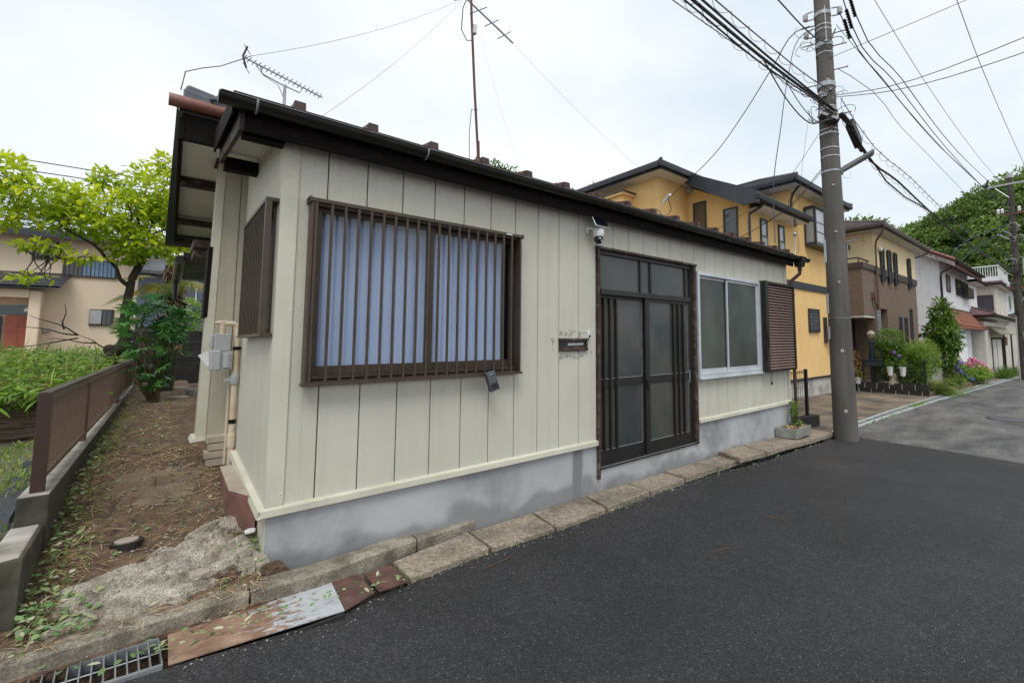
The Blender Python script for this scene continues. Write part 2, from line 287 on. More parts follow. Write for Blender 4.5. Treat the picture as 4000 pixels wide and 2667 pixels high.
def org(parent):
    x = Vector((0, 0, 0))
    while parent is not None: x += parent.location; parent = parent.parent
    return x
def build(name, mb, m, parent=None, smooth=False, bevel=0, kind=None, label=None):
    o0 = org(parent); me = bpy.data.meshes.new(name)
    me.from_pydata([(a[0] - o0.x, a[1] - o0.y, a[2] - o0.z) for a in mb.v], [], mb.f); me.update()
    if m: me.materials.append(m)
    if smooth: me.polygons.foreach_set('use_smooth', [True] * len(me.polygons))
    o = bpy.data.objects.new(name, me); COL.objects.link(o); o.parent = parent
    if bevel:
        b = o.modifiers.new('bevel', 'BEVEL'); b.width = bevel; b.segments = 2; b.limit_method = 'ANGLE'; b.angle_limit = R(40)
    if smooth and not bevel: me.set_sharp_from_angle(angle=R(40))
    if kind: o['kind'] = kind
    if label: o['label'] = label
    return o
def tag(o, label, cat, group=None):
    o['label'] = label; o['category'] = cat
    if group: o['group'] = group
    return o
def thing(name, loc, label, cat, group=None):
    o = bpy.data.objects.new(name, None); COL.objects.link(o); o.location = loc; o.empty_display_size = .1
    return tag(o, label, cat, group)
def inst(o, d, parent=None, rz=0, scale=None):
    c = o.copy(); COL.objects.link(c); c.location = o.location + Vector(d)
    if parent is not None: c.parent = parent
    if rz: c.rotation_euler.z += rz
    if scale: c.scale = scale
    return c
def lerp(a, b, t): return a + (b - a) * t
def interp(x, xs, ys): return float(np.interp(x, xs, ys))

def leafmesh(name, P, D, Nn, L, Wd, m, parent=None, droop=.25, kind=None, seedv=None, bend=True):
    """P roots, D directions, Nn normals (n,3); L lengths, Wd widths; two-segment folded leaves"""
    n = len(P); o0 = np.array(org(parent))
    D = D / np.linalg.norm(D, axis=1, keepdims=True); S = np.cross(D, Nn); S /= np.linalg.norm(S, axis=1, keepdims=True) + 1e-9
    U = np.cross(S, D); L = L[:, None]; Wd = Wd[:, None]
    tip = P + D * L - U * L * droop
    a = P + D * L * .3 + S * Wd * .42 + U * L * .02; b = P + D * L * .3 - S * Wd * .42 + U * L * .02
    c = P + D * L * .68 + S * Wd * .38 - U * L * droop * .35; d = P + D * L * .68 - S * Wd * .38 - U * L * droop * .35
    V = np.stack([P, a, b, c, d, tip], 1).reshape(-1, 3) - o0
    k = np.arange(n)[:, None] * 6
    tri1 = np.hstack([k, k + 1, k + 2]); quad = np.hstack([k + 2, k + 1, k + 3, k + 4]); tri2 = np.hstack([k + 4, k + 3, k + 5])
    loops = np.concatenate([np.hstack([tri1, quad, tri2])]).reshape(-1)
    me = bpy.data.meshes.new(name); me.vertices.add(len(V)); me.vertices.foreach_set('co', V.reshape(-1))
    me.loops.add(len(loops)); me.loops.foreach_set('vertex_index', loops.astype(np.int32))
    st = (np.arange(n)[:, None] * 10 + np.array([0, 3, 7])).reshape(-1)
    me.polygons.add(3 * n); me.polygons.foreach_set('loop_start', st.astype(np.int32)); me.update(calc_edges=True)
    v = rng.random(n) if seedv is None else seedv
    at = me.attributes.new('v', 'FLOAT', 'FACE'); at.data.foreach_set('value', np.repeat(v, 3).astype(np.float32))
    me.materials.append(m); o = bpy.data.objects.new(name, me); COL.objects.link(o); o.parent = parent
    if kind: o['kind'] = kind
    return o
def rdir(n, up=.2, flat=1.0):
    a = rng.random(n) * 2 * np.pi; z = rng.normal(up, .35, n) * flat
    return np.stack([np.cos(a), np.sin(a), z], 1)
def upn(n, j=.4):
    v = rng.normal(0, j, (n, 3)); v[:, 2] += 1; return v
def blob_leaves(name, blobs, n, L, Wd, m, parent, shell=.55, droop=.25, kind=None, up=0.0, dark=True):
    wts = np.array([b[3] * b[4] * b[5] for b in blobs]) ** .67; wts /= wts.sum(); idx = rng.choice(len(blobs), n, p=wts)
    B = np.array(blobs); u = rng.normal(0, 1, (n, 3)); u /= np.linalg.norm(u, axis=1, keepdims=True)
    r = (shell + (1 - shell) * rng.random(n) ** .6)[:, None] * (0.85 + .25 * rng.random(n)[:, None])
    P = B[idx, :3] + u * B[idx, 3:6] * r
    D = u * .8 + rng.normal(0, .5, (n, 3)); D[:, 2] += up; N = u * .6 + upn(n, .35)
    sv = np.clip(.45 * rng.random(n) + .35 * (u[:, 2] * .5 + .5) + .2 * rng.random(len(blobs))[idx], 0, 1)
    return leafmesh(name, P, D, N, L * (0.7 + .6 * rng.random(n)), Wd * (0.7 + .6 * rng.random(n)), m, parent, droop, kind, sv)

# ------------------------------------------------------------------ ground
RX = [-6, -1, -.45, .6, 1.3, 2, 2.6, 3.3, 4.7, 5.3, 6.3, 7.1, 8.33, 10.1, 14, 18, 21, 28, 38.8, 50, 80, 140]
RZ = [.0, -.06, -.092, -.18, -.205, -.222, -.236, -.245, -.27, -.275, -.3, -.32, -.38, -.43, -.49, -.57, -.66, -.83, -1.1, -1.45, -2.4, -4]
EX = [-6, -2, -.45, .29, .30, .49, .7, 1.355, 1.97, 2.61, 3.28, 3.93, 4.6, 5.0, 5.65, 6.3, 7, 8.3, 8.9, 10.1, 18, 38, 60, 140]
EY = [-.72, -.69, -.667, -.665, -.66, -.557, -.525, -.445, -.462, -.42, -.385, -.36, -.35, -.44, -.485, -.465, -.465, -.435, -.41, -.25, -.27, -.38, -.6, -1]
def rz(x): return interp(x, RX, RZ)
def ey(x): return interp(x, EX, EY)
def strip(name, xs, ya, yb, zf, m, th=.25, ny=6, kind='structure', parent=None):
    mb = MB(); X = len(xs)
    for x in xs:
        a, b = ya(x), yb(x)
        for j in range(ny + 1):
            y = lerp(a, b, j / ny); mb.v.append((x, y, zf(x, y)))
    for i in range(X - 1):
        for j in range(ny):
            k = i * (ny + 1) + j; mb.f.append((k, k + ny + 1, k + ny + 2, k + 1))
    # skirt along ya and yb sides
    for j, sgn in ((0, 1), (ny, -1)):
        o = len(mb.v)
        for i in range(X): a = mb.v[i * (ny + 1) + j]; mb.v.append((a[0], a[1], a[2] - th))
        for i in range(X - 1):
            q = (i * (ny + 1) + j, (i + 1) * (ny + 1) + j, o + i + 1, o + i); mb.f.append(q if sgn > 0 else q[::-1])
    return build(name, mb, m, parent, smooth=True, kind=kind)
# base terrain, falls under everything nearer than it
gt = MB(); gx = [-60, -30, -15, -8, -4, -1.2, 2, 8, 14, 20, 28, 38, 50, 70, 100, 160, 260]; gy = [-60, -30, -12, -8, 0, 6, 12, 20, 30, 45, 70, 120, 220]
for x in gx:
    for y in gy:
        z = rz(x) - .45
        if x < -2 and y > 10: z = .3
        if y >= 12 and x < 8: z = max(z, .35)
        gt.v.append((x, y, z))
for i in range(len(gx) - 1):
    for j in range(len(gy) - 1):
        k = i * len(gy) + j; gt.f.append((k, k + len(gy), k + len(gy) + 1, k + 1))
build('ground', gt, SOIL, kind='structure')
def seam(y): return 8.62 + (y + .4) * .19 + .25
xs1 = [-6, -3, -2, -1.2, -.8] + [i * .25 - .5 for i in range(37)]
# new asphalt ends on the slanting joint
def xjoin(t, y): return t
mbn = MB(); NY = 14
for i in range(41):
    u = i / 40
    for j in range(NY + 1):
        t = j / NY; yb = -9
        x0 = -8; x1 = seam(lerp(-.4, yb, t)); x = lerp(x0, x1, u ** .8); y = lerp(ey(x), yb, t)
        mbn.v.append((x, y, rz(x) + .006 * math.sin(x * 2.1 + y * 1.7) * (1 if t > 0 else 0)))
for i in range(40):
    for j in range(NY): k = i * (NY + 1) + j; mbn.f.append((k, k + 1, k + NY + 2, k + NY + 1))
o = len(mbn.v)
for i in range(41): a = mbn.v[i * (NY + 1)]; mbn.v.append((a[0], a[1], a[2] - .3))
for i in range(40): mbn.f.append((i * (NY + 1), (i + 1) * (NY + 1), o + i + 1, o + i))
build('asphalt_road', mbn, ASPHALT, smooth=True, kind='structure')
mbo = MB()
for i in range(51):
    u = i / 50
    for j in range(9):
        t = j / 8; y0 = lerp(-.4, -9, t); x0 = seam(y0) - .15; x = x0 + (150 - x0) * u ** 2.2; y = lerp(ey(x), -9, t)
        mbo.v.append((x, y, rz(x) - .006))
for i in range(50):
    for j in range(8): k = i * 9 + j; mbo.f.append((k, k + 1, k + 10, k + 9))
build('old_road', mbo, ASPHALT_OLD, smooth=True, kind='structure')
# manhole in the old road
mh = thing('road_manhole', (13.9, -2.3, rz(13.9)), 'round iron manhole cover in the worn grey road beyond the pole', 'manhole cover')
build('cover', MB().lathe((13.9, -2.3, rz(13.9)), [(.34, -.05), (.34, .004), (.30, .008)], 28), NAVY_ROOF, mh)
build('ring', MB().lathe((13.9, -2.3, rz(13.9)), [(.42, -.06), (.42, .002)], 28), ASPHALT, mh)

# driveway + forecourts + channel along the road
def bk(x): return interp(x, [8.6, 9.2, 10.8, 18, 38, 60], [-.16, -.1, -.01, .06, -.05, -.3])
strip('driveway', [8.45, 9, 10, 11, 12, 13, 14, 15, 16, 17, 18, 18.6], bk, lambda x: 2.8, lambda x, y: rz(x) + .045 + .01 * y, DRIVE, ny=5)
strip('side_passage', [7.6, 8.3, 9, 9.8, 11.4], lambda x: (-.02 if x < 8.45 else 2.79), lambda x: 12, lambda x, y: rz(x) + .04, DRIVE)
strip('forecourt', [18.6, 21, 24, 28, 32, 36, 42, 50, 60, 80], bk, lambda x: 3.6, lambda x, y: rz(x) + .03, DRIVE, ny=4)
ch = strip('drain_channel', [8.9, 10, 11, 12, 14, 16, 18, 21, 26, 32, 40, 60], lambda x: ey(x) + .05, lambda x: bk(x) - .05, lambda x, y: rz(x) + .02, CHAN, ny=2)
strip('channel_edge', [8.9, 10, 12, 14, 16, 18, 21, 26, 32, 40, 60], lambda x: ey(x), lambda x: ey(x) + .05, lambda x, y: rz(x) + .028, CHAN_EDGE, ny=1, kind=None, parent=ch)
strip('channel_edge', [8.9, 10, 12, 14, 16, 18, 21, 26, 32, 40, 60], lambda x: bk(x) - .05, lambda x: bk(x), lambda x, y: rz(x) + .028, CHAN_EDGE, ny=1, kind=None, parent=ch)
for i in range(24):
    x = 9.3 + i * .6 + .002 * i * i
    build('joint', MB().box(x, x + .02, ey(x) + .05, bk(x) - .05, rz(x) + .015, rz(x) + .024), BLACK_BLOCK, ch)

kx = [-2.2, -.94, -.44, -.07, .25, .67, 1.07, 1.45]; kf = [-.5, -.395, -.333, -.298, -.270, -.161, -.078, -.01]; kz = [.1, .026, -.001, -.021, -.039, -.062, -.086, -.105]
# alley soil between the fence and the house
def az(x, y):
    b = interp(y, [-.6, -.35, 0, .4, .8, 1.5, 3, 6, 12], [-.06, -.02, .03, .13, .22, .33, .38, .42, .5])
    if y < .3: b += -.05 * (x + .5) * (1 - max(0, y) / .3)
    return b + .012 * math.sin(9 * x + 4 * y) * math.cos(7 * y - 3 * x) + .008 * math.sin(23 * x - 17 * y)
ya_ = [-.62 + i * .05 for i in range(64)] + [2.6 + i * .5 for i in range(20)]
mb = MB(); NXA = 26
def azk(x, y):
    k = interp(x, kx, kf)
    return az(x, y) if y > k + .15 else (interp(x, kx, kz) if y > k else interp(x, kx, kz) - .07)
def ax(y): return interp(y, [-.7, .0, 12], [-2.2, -1.02, -.85]) if y < 0 else -1.02
for y in ya_:
    for j in range(NXA + 1):
        x0 = -1.9 if y < -.02 else -1.02; x1 = .08 if y > .02 else 1.85
        x = lerp(x0, x1, j / NXA); mb.v.append((x, y, -.5 if y < interp(x, kx, kf) + .07 else (az(x, y) if x < .1 else min(rz(x), interp(x, kx, kz) - .02))))
for i in range(len(ya_) - 1):
    for j in range(NXA): k = i * (NXA + 1) + j; mb.f.append((k, k + 1, k + NXA + 2, k + NXA + 1))
o = len(mb.v)
for j in range(NXA + 1): a = mb.v[j]; mb.v.append((a[0], a[1], a[2] - .4))
for j in range(NXA): mb.f.append((j + 1, j, o + j, o + j + 1))
build('alley_soil', mb, SOIL, smooth=True, kind='structure')
# rough concrete apron breaking through the soil (ribbed, irregular outline)
def apron(name, c, rx, ry, rot, lift, seed, ribs=True, m=ROUGHCONC):
    rr = random.Random(seed); mb = MB(); NA, NR = 90, 26; ph = [rr.uniform(0, 6.28) for _ in range(5)]
    for i in range(NR + 1):
        for k in range(NA):
            t = 2 * math.pi * k / NA; q = 1 + .10 * math.sin(3 * t + ph[0]) + .08 * math.sin(5 * t + ph[1]) + .07 * math.sin(9 * t + ph[2]) + .05 * math.sin(16 * t + ph[3]) + .04 * math.sin(27 * t + ph[4])
            r = i / NR * q; lx, ly = r * rx * math.cos(t), r * ry * math.sin(t)
            x = c[0] + lx * math.cos(rot) - ly * math.sin(rot); y = c[1] + lx * math.sin(rot) + ly * math.cos(rot)
            h = lift * (1 - (i / NR) ** 4) - (.03 if i == NR else 0)
            if ribs: h += .016 * math.sin(ly * 50 + 2.5 * math.sin(lx * 6)) * (1 if i < NR else 0)
            h += rr.uniform(-.004, .004)
            mb.v.append((x, y, az(x, y) + h))
    for i in range(NR):
        for k in range(NA): mb.f.append((i * NA + k, i * NA + (k + 1) % NA, (i + 1) * NA + (k + 1) % NA, (i + 1) * NA + k))
    return build(name, mb, m, smooth=True, kind='structure')
apron('concrete_apron', (-.45, .08), .50, .27, .47, .04, 3)
apron('concrete_patch', (-.2, .42), .2, .1, .5, .05, 5)
apron('bare_earth_patch', (-.5, 1.35), .26, .4, .2, .02, 8, True, mat('pale_earth', (.2, .15, .1), (.12, .085, .06), scale=5, rough=.95, bump=1, bscale=30, bdist=.01))
apron('concrete_lump', (-.06, .02), .075, .09, .2, .07, 11, False)

# old kerb between alley/house and gutter
kb = bpy.data.objects.new('street_kerb', None); COL.objects.link(kb); kb['kind'] = 'structure'
cuts = [-2.2, -1.35, -.1, .92, 1.45]
for a, b in zip(cuts[:-1], cuts[1:]):
    xs = sorted({a + .006, b - .006} | {x for x in kx if a < x < b} | {lerp(a, b, .5)}); mb = MB(); rr = random.Random(int(a * 10))
    for x in xs:
        f = interp(x, kx, kf); z = interp(x, kx, kz) + rr.uniform(-.004, .004)
        mb.v += [(x, f, z - .35), (x, f - .005, z - .015), (x, f + .018, z), (x, f + .15, z + .002), (x, f + .16, z - .35)]
    for i in range(len(xs) - 1):
        for k in range(4): mb.f.append((i * 5 + k, (i + 1) * 5 + k, (i + 1) * 5 + k + 1, i * 5 + k + 1))
    mb.f.append((0, 1, 2, 3, 4)); e = (len(xs) - 1) * 5; mb.f.append((e + 4, e + 3, e + 2, e + 1, e))
    build('kerb_stone', mb, CONCRETE, kb, smooth=True)
# soil fill between kerb and the plates
strip('gutter_soil', [-2, -1.2, -.8, -.5, -.2, .1, .3], lambda x: interp(x, [-2, -.9, -.44, .3], [-.44, -.42, -.36, -.255]), lambda x: interp(x, kx, kf) + .02,
      lambda x, y: interp(x, kx, kz) - .075 + .012 * math.sin(31 * x) * math.sin(40 * y), SOIL, th=.2, ny=4)

# gutter lids: each slab its own piece
SLB = [((.705, -.187, -.152), (.712, -.511, -.152)), ((1.38, -.034, -.172), (1.355, -.429, -.171)), ((2.023, -.017, -.184), (1.966, -.448, -.183)),
       ((2.695, -.004, -.19), (2.611, -.409, -.19)), ((3.314, -.003, -.192), (3.285, -.373, -.192)), ((3.964, -.011, -.196), (3.932, -.348, -.196)), ((4.585, -.024, -.199), (4.617, -.344, -.2)), ((5.25, -.02, -.205), (5.25, -.35, -.205))]
SLB2 = [((5.135, -.02, -.15), (5.0, -.434, -.15)), ((5.806, -.02, -.17), (5.656, -.477, -.17)), ((6.473, -.02, -.19), (6.324, -.456, -.19)), ((7.276, -.02, -.22), (6.981, -.46, -.22)), ((8.33, -.02, -.26), (8.304, -.428, -.26))]
gl = bpy.data.objects.new('street_gutter', None); COL.objects.link(gl); gl['kind'] = 'structure'
build('gutter_floor', MB().slab([(-2.2, -.70, -.36), (.72, -.70, -.38), (.72, -.15, -.38), (-2.2, -.30, -.36)], .03), BLACK_BLOCK, gl)  # black colour paints the shade down inside the open gutter
def slabpiece(A, B, th, i, last=False):
    rr = random.Random(i * 13 + 5); g = .012
    ba, fa = [Vector(v) for v in A]; bb, fb = [Vector(v) for v in B]
    dz = rr.uniform(-.006, .006); N = 5
    top = []
    def row(p, q, inset, n=N):
        r_ = []
        for k in range(n + 1):
            v = p.lerp(q, k / n) + Vector((rr.uniform(-.004, .004), rr.uniform(-.004, .004), 0)); r_.append(v)
        return r_
    fa2 = fa + Vector((g, .0, dz)); fb2 = fb + Vector((-g, 0, dz)); ba2 = ba + Vector((g, 0, dz)); bb2 = bb + Vector((-g, 0, dz))
    pts = row(fa2, fb2, 0) + row(fb2, bb2, 0, 4)[1:] + row(bb2, ba2, 0)[1:] + row(ba2, fa2, 0, 4)[1:-1]
    # half-round lifting notches in the ends
    o = build('slab', MB().slab([tuple(p) for p in pts], th), SLAB_M, gl, bevel=.009)
    return o
slabs = []
for i in range(7): slabs.append(slabpiece(SLB[i], SLB[i + 1], .07, i))
for i in range(4): slabs.append(slabpiece(SLB2[i], SLB2[i + 1], .07, i + 20))

# steel plates and grating at the near end
PL = mat('painted_rusty_plate', (.30, .18, .12), (.17, .09, .062), scale=6, detail=10, rough=.72, bump=.4, bscale=60, dirt_or_tint=(.40, .29, .20), dscale=9, damt=.7)
_n, _l = PL.node_tree.nodes, PL.node_tree.links; _b = _n['Principled BSDF']; _src = _b.inputs['Base Color'].links[0].from_socket
_t = _n.new('ShaderNodeTexCoord'); _sx = _n.new('ShaderNodeSeparateXYZ'); _l.new(_t.outputs['Object'], _sx.inputs[0])
_q = _n.new('ShaderNodeMapping'); _q.inputs['Scale'].default_value = (12, 26, 12); _l.new(_t.outputs['Object'], _q.inputs['Vector'])
_nz = _n.new('ShaderNodeTexNoise'); _nz.inputs['Scale'].default_value = 1.3; _nz.inputs['Detail'].default_value = 9; _nz.inputs['Roughness'].default_value = .7; _l.new(_q.outputs[0], _nz.inputs['Vector'])
_mr = _n.new('ShaderNodeMapRange'); _mr.inputs['From Min'].default_value = -.42; _mr.inputs['From Max'].default_value = .25; _mr.inputs['To Min'].default_value = -.26; _mr.inputs['To Max'].default_value = .13; _l.new(_sx.outputs[0], _mr.inputs['Value'])
_a = _n.new('ShaderNodeMath'); _a.operation = 'ADD'; _l.new(_nz.outputs['Fac'], _a.inputs[0]); _l.new(_mr.outputs[0], _a.inputs[1])
_r = _n.new('ShaderNodeValToRGB'); _r.color_ramp.elements[0].position = .46; _r.color_ramp.elements[1].position = .52; _l.new(_a.outputs[0], _r.inputs['Fac'])
_m = _n.new('ShaderNodeMix'); _m.data_type = 'RGBA'; _l.new(_r.outputs['Color'], _m.inputs['Factor']); _l.new(_src, _m.inputs[6]); _m.inputs[7].default_value = (.43, .45, .475, 1); _l.new(_m.outputs[2], _b.inputs['Base Color'])
def plate(name, pts, m, label, th=.008):
    o = build(name, MB().slab(pts, th), m, bevel=.001); return tag(o, label, 'steel plate')
plate('steel_plate', [(-.44, -.66, -.082), (.29, -.66, -.127), (.325, -.225, -.129), (-.437, -.343, -.082)], PL, 'long pale rusty steel plate over the roadside gutter beside the grating')
plate('steel_plate', [(.294, -.657, -.131), (.489, -.55, -.141), (.482, -.225, -.141), (.328, -.228, -.133)], RUST2, 'brown rusty steel plate between the pale plate and the dark slot')
plate('steel_plate', [(.513, -.548, -.145), (.69, -.54, -.152), (.693, -.228, -.152), (.517, -.231, -.145)], RUST2, 'small reddish steel plate just before the first concrete slab')
gr = thing('drain_grating', (-.8, -.52, -.06), 'galvanised steel bar grating over the gutter at the bottom left', 'grating')
g0, g1 = Vector((-1.35, -.665, -.035)), Vector((-.46, -.655, -.080)); h0, h1 = Vector((-1.35, -.42, -.035)), Vector((-.472, -.375, -.080))
for a, b, nm in ((g0, g1, 'frame'), (h0, h1, 'frame')):
    build(nm, MB().hexa([tuple(a + Vector(v)) for v in ((0, -.012, -.05), )] + [tuple(b + Vector((0, -.012, -.05))), tuple(b + Vector((0, .012, -.05))), tuple(a + Vector((0, .012, -.05))),
          tuple(a + Vector((0, -.012, .004))), tuple(b + Vector((0, -.012, .004))), tuple(b + Vector((0, .012, .004))), tuple(a + Vector((0, .012, .004)))]), STEEL, gr)
nb = 24
for i in range(nb + 1):
    t = i / nb; a, b = g0.lerp(g1, t), h0.lerp(h1, t)
    build('bar', MB().hexa([(a.x - .0025, a.y, a.z - .03), (a.x + .0025, a.y, a.z - .03), (b.x + .0025, b.y, b.z - .03), (b.x - .0025, b.y, b.z - .03),
                            (a.x - .0025, a.y, a.z + .003), (a.x + .0025, a.y, a.z + .003), (b.x + .0025, b.y, b.z + .003), (b.x - .0025, b.y, b.z + .003)]), STEEL, gr)
build('cross_rod', MB().tube([tuple(g0.lerp(h0, .5) + Vector((0, 0, -.004))), tuple(g1.lerp(h1, .5) + Vector((0, 0, -.004)))], .004, 6), STEEL, gr)
build('gutter_lining', MB().box(-2.2, .28, -.70, -.68, -.5, -.13), BLACK_BLOCK, gl)

# ------------------------------------------------------------------ the cream house
H = thing('small_house', (3.7, 1.0, -.1), 'low cream-sided house with dark eaves and barred window facing the road', 'house')
PIT = .26; ZB, ZT = .345, 2.83
OPEN = [(.17, 1.86, 1.13, 2.37), (2.845, 4.70, -1, 2.43), (4.67, 6.50, .88, 2.345)]
def cutrects(x0, x1, z0, z1, ops):
    rects = [(x0, x1, z0, z1)]
    for a, b, c, d in ops:
        nr = []
        for r in rects:
            if b <= r[0] or a >= r[1] or d <= r[2] or c >= r[3]: nr.append(r); continue
            if a > r[0]: nr.append((r[0], a, r[2], r[3]))
            if b < r[1]: nr.append((b, r[1], r[2], r[3]))
            m0, m1 = max(a, r[0]), min(b, r[1])
            if c > r[2]: nr.append((m0, m1, r[2], c))
            if d < r[3]: nr.append((m0, m1, d, r[3]))
        rects = nr
    return [r for r in rects if r[1] - r[0] > .006 and r[3] - r[2] > .006]
seams = [.084] + [PIT * i for i in range(1, 29)] + [7.43]
for a, b in zip(seams[:-1], seams[1:]):
    for r in cutrects(a + .004, b - .004, ZB, ZT, OPEN): build('siding_panel', MB().box(r[0], r[1], -.004, .012, r[2], r[3]), SIDING, H, bevel=.0022)
for r in cutrects(0, 7.5, -.0, 2.86, OPEN):
    build('wall_backing', MB().box(r[0], r[1], .012, .10, r[2], r[3]), GROOVE, H)
def trimL(x, s):   # metal corner cover, 9 cm wide with a raised fold
    return MB().box(x - .012 if s > 0 else x - .075, x + .078 if s > 0 else x + .012, -.012, .012, ZB, ZT).box(x + .07 if s > 0 else x - .078, x + .086 if s > 0 else x - .07, -.015, .006, ZB, ZT)
build('corner_trim', trimL(0, 1), SIDING_TRIM, H, bevel=.002); build('corner_trim', trimL(7.5, -1), SIDING_TRIM, H, bevel=.002)
for x in (.0,): 
    mb = MB()
    for z in (.42, 1.0, 1.6, 2.2, 2.7): mb.ball((.074, -.014, z), .006, 6, 4)
    build('screw', mb, WHITE_P, H)
# base trims
build('base_trim', MB().hexa([(-.035, -.04, .292), (2.85, -.04, .292), (2.85, .02, .30), (-.035, .02, .30), (-.035, -.036, .335), (2.85, -.036, .335), (2.85, -.002, .348), (-.035, -.002, .348)]), SIDING_TRIM, H, bevel=.002)
build('base_trim', MB().hexa([(4.705, -.04, .292), (7.53, -.04, .292), (7.53, .02, .30), (4.705, .02, .30), (4.705, -.036, .335), (7.53, -.036, .335), (7.53, -.002, .348), (4.705, -.002, .348)]), SIDING_TRIM, H, bevel=.002)
build('base_trim', MB().hexa([(-.055, -.04, .292), (-.002, -.04, .30), (-.002, 1.72, .46), (-.055, 1.72, .45), (-.045, -.036, .335), (-.002, -.002, .348), (-.002, 1.72, .50), (-.045, 1.72, .49)]), SIDING_TRIM, H)
# foundation
fm = MB()
fx = [0, .9, 1.8, 2.86, 4.66, 5.1, 7.5]
for a, b in zip(fx[:-1], fx[1:]):
    top = .055 if (a >= 2.8 and b <= 4.7) else .30
    fm.box(a, b, .0 if top > .1 else -.002, .12, -.6, top)
build('foundation', fm, MORTAR, H)
build('foundation', MB().box(0.0, .12, .12, 1.72, -.3, .46), SIDING_TRIM, H)
build('foundation_return', MB().box(-.006, -.001, -.002, 1.7, -.3, .296), SIDING_TRIM, H)
build('foundation_side', MB().box(7.38, 7.495, .12, 4, -.8, .3), MORTAR, H)
# left side wall panels
for i in range(11):
    a, b = .012 + i * .155, .012 + (i + 1) * .155
    for r in cutrects(a + .0045, b - .0045, ZB + .155 * a / 1.7, 2.85 + .15 * a, [(.12, 1.2, 1.45, 2.36)]): build('siding_panel', MB().box(-.012, .012, r[0], r[1], r[2], r[3]), SIDING, H, bevel=.002)
for r in cutrects(0.012, 1.72, .3, 2.85, [(.12, 1.2, 1.45, 2.36)]): build('wall_backing', MB().box(.012, .1, r[0], r[1], r[2], r[3]), GROOVE, H)
build('side_wall', MB().box(7.4, 7.5, .1, 5.6, .3, 3.0), SIDING_REAR, H)
build('interior', MB().box(.1, 7.4, .75, .8, .0, 2.8).box(.1, 7.4, .1, .75, -.05, 0.0).box(2.2, 2.25, .2, .75, 0, 2.8).box(4.68, 4.73, .1, .75, 0, 2.8), DARK_INT, H)

# barred street window
bw = build('window', MB().box(.17, .205, -.03, .09, 1.13, 2.37).box(1.825, 1.86, -.03, .09, 1.13, 2.37).box(.205, 1.825, -.03, .09, 2.335, 2.37), BROWN_METAL, H, bevel=.002)
mb = MB()
for k, y in enumerate((-.03, .0, .03, .06)): mb.box(.205, 1.825, y, y + .008, 1.13, 1.165)
mb.box(.205, 1.825, -.03, .09, 1.115, 1.14); build('sill_track', mb, BROWN_METAL, bw)
for x0, x1, y in ((.205, 1.05, .012), (1.0, 1.825, .042)):
    build('sash', MB().box(x0, x0 + .035, y, y + .024, 1.165, 2.335).box(x1 - .035, x1, y, y + .024, 1.165, 2.335).box(x0 + .035, x1 - .035, y, y + .024, 1.165, 1.225).box(x0 + .035, x1 - .035, y, y + .024, 2.30, 2.335), BROWN_METAL, bw, bevel=.002)
    build('pane', MB().box(x0 + .035, x1 - .035, y + .008, y + .013, 1.225, 2.30), GLASS, bw)
build('latch', MB().box(1.022, 1.048, .03, .045, 1.77, 1.81).ball((1.037, .028, 1.79), .014, 8, 5), DARK_METAL, bw)
mb = MB(); NC, NZ = 150, 12
for j in range(NZ + 1):
    z = lerp(1.19, 2.34, j / NZ); am = lerp(1.0, .75, j / NZ)
    for i in range(NC + 1):
        x = lerp(.2, 1.745, i / NC)
        y = .12 + am * (.011 * math.sin(x * 34 + .6 * math.sin(z * 3)) + .004 * math.sin(x * 71 + z * 1.2) + .006 * math.sin(x * 13 + z))
        if x < .42 and z < 1.6: y -= .02 * (1.6 - z) * (1 - (x - .2) / .22)
        mb.v.append((x, y, z))
for j in range(NZ):
    for i in range(NC): k = j * (NC + 1) + i; mb.f.append((k, k + 1, k + NC + 2, k + NC + 1))
build('curtain', mb, CURTAIN, bw, smooth=True)
gr = build('window_grille', MB().box(.135, 1.845, -.10, -.06, 2.345, 2.372).box(.135, .15, -.105, -.0, 2.34, 2.378).box(1.835, 1.85, -.105, -.0, 2.34, 2.378)
           .box(.135, 1.845, -.105, -.045, 1.098, 1.118).box(.15, .165, -.095, -.004, 1.118, 2.345).box(1.815, 1.83, -.095, -.004, 1.118, 2.345), BROWN_METAL, H, bevel=.002)
b0 = build('grille_bar', MB().box(.170, .187, -.098, -.082, 1.118, 2.345), BROWN_METAL, gr, bevel=.002)
for i in range(1, 19): inst(b0, (i * .0855 + (.01 if i else 0), 0, 0))
build('maker_label', MB().box(1.665, 1.725, -.1025, -.1005, 2.352, 2.366), ALU, gr)
# side window with grille
sw = build('side_window', MB().box(-.02, .05, .12, .155, 1.45, 2.36).box(-.02, .05, 1.165, 1.2, 1.45, 2.36).box(-.02, .05, .155, 1.165, 1.45, 1.485).box(-.02, .05, .155, 1.165, 2.325, 2.36), BROWN_METAL, H)
build('pane', MB().box(.02, .026, .155, 1.165, 1.485, 2.325), FROST_WIN, sw)
sg = build('side_grille', MB().box(-.085, -.012, .03, 1.13, 2.33, 2.355).box(-.085, -.012, .03, 1.13, 1.43, 1.45).box(-.085, -.05, .03, .065, 1.45, 2.33), BROWN_METAL, H, bevel=.002)
s0 = build('grille_bar', MB().box(-.08, -.055, .10, .112, 1.45, 2.33), BROWN_METAL, sg)
for i in range(1, 15): inst(s0, (0, i * .072, 0))

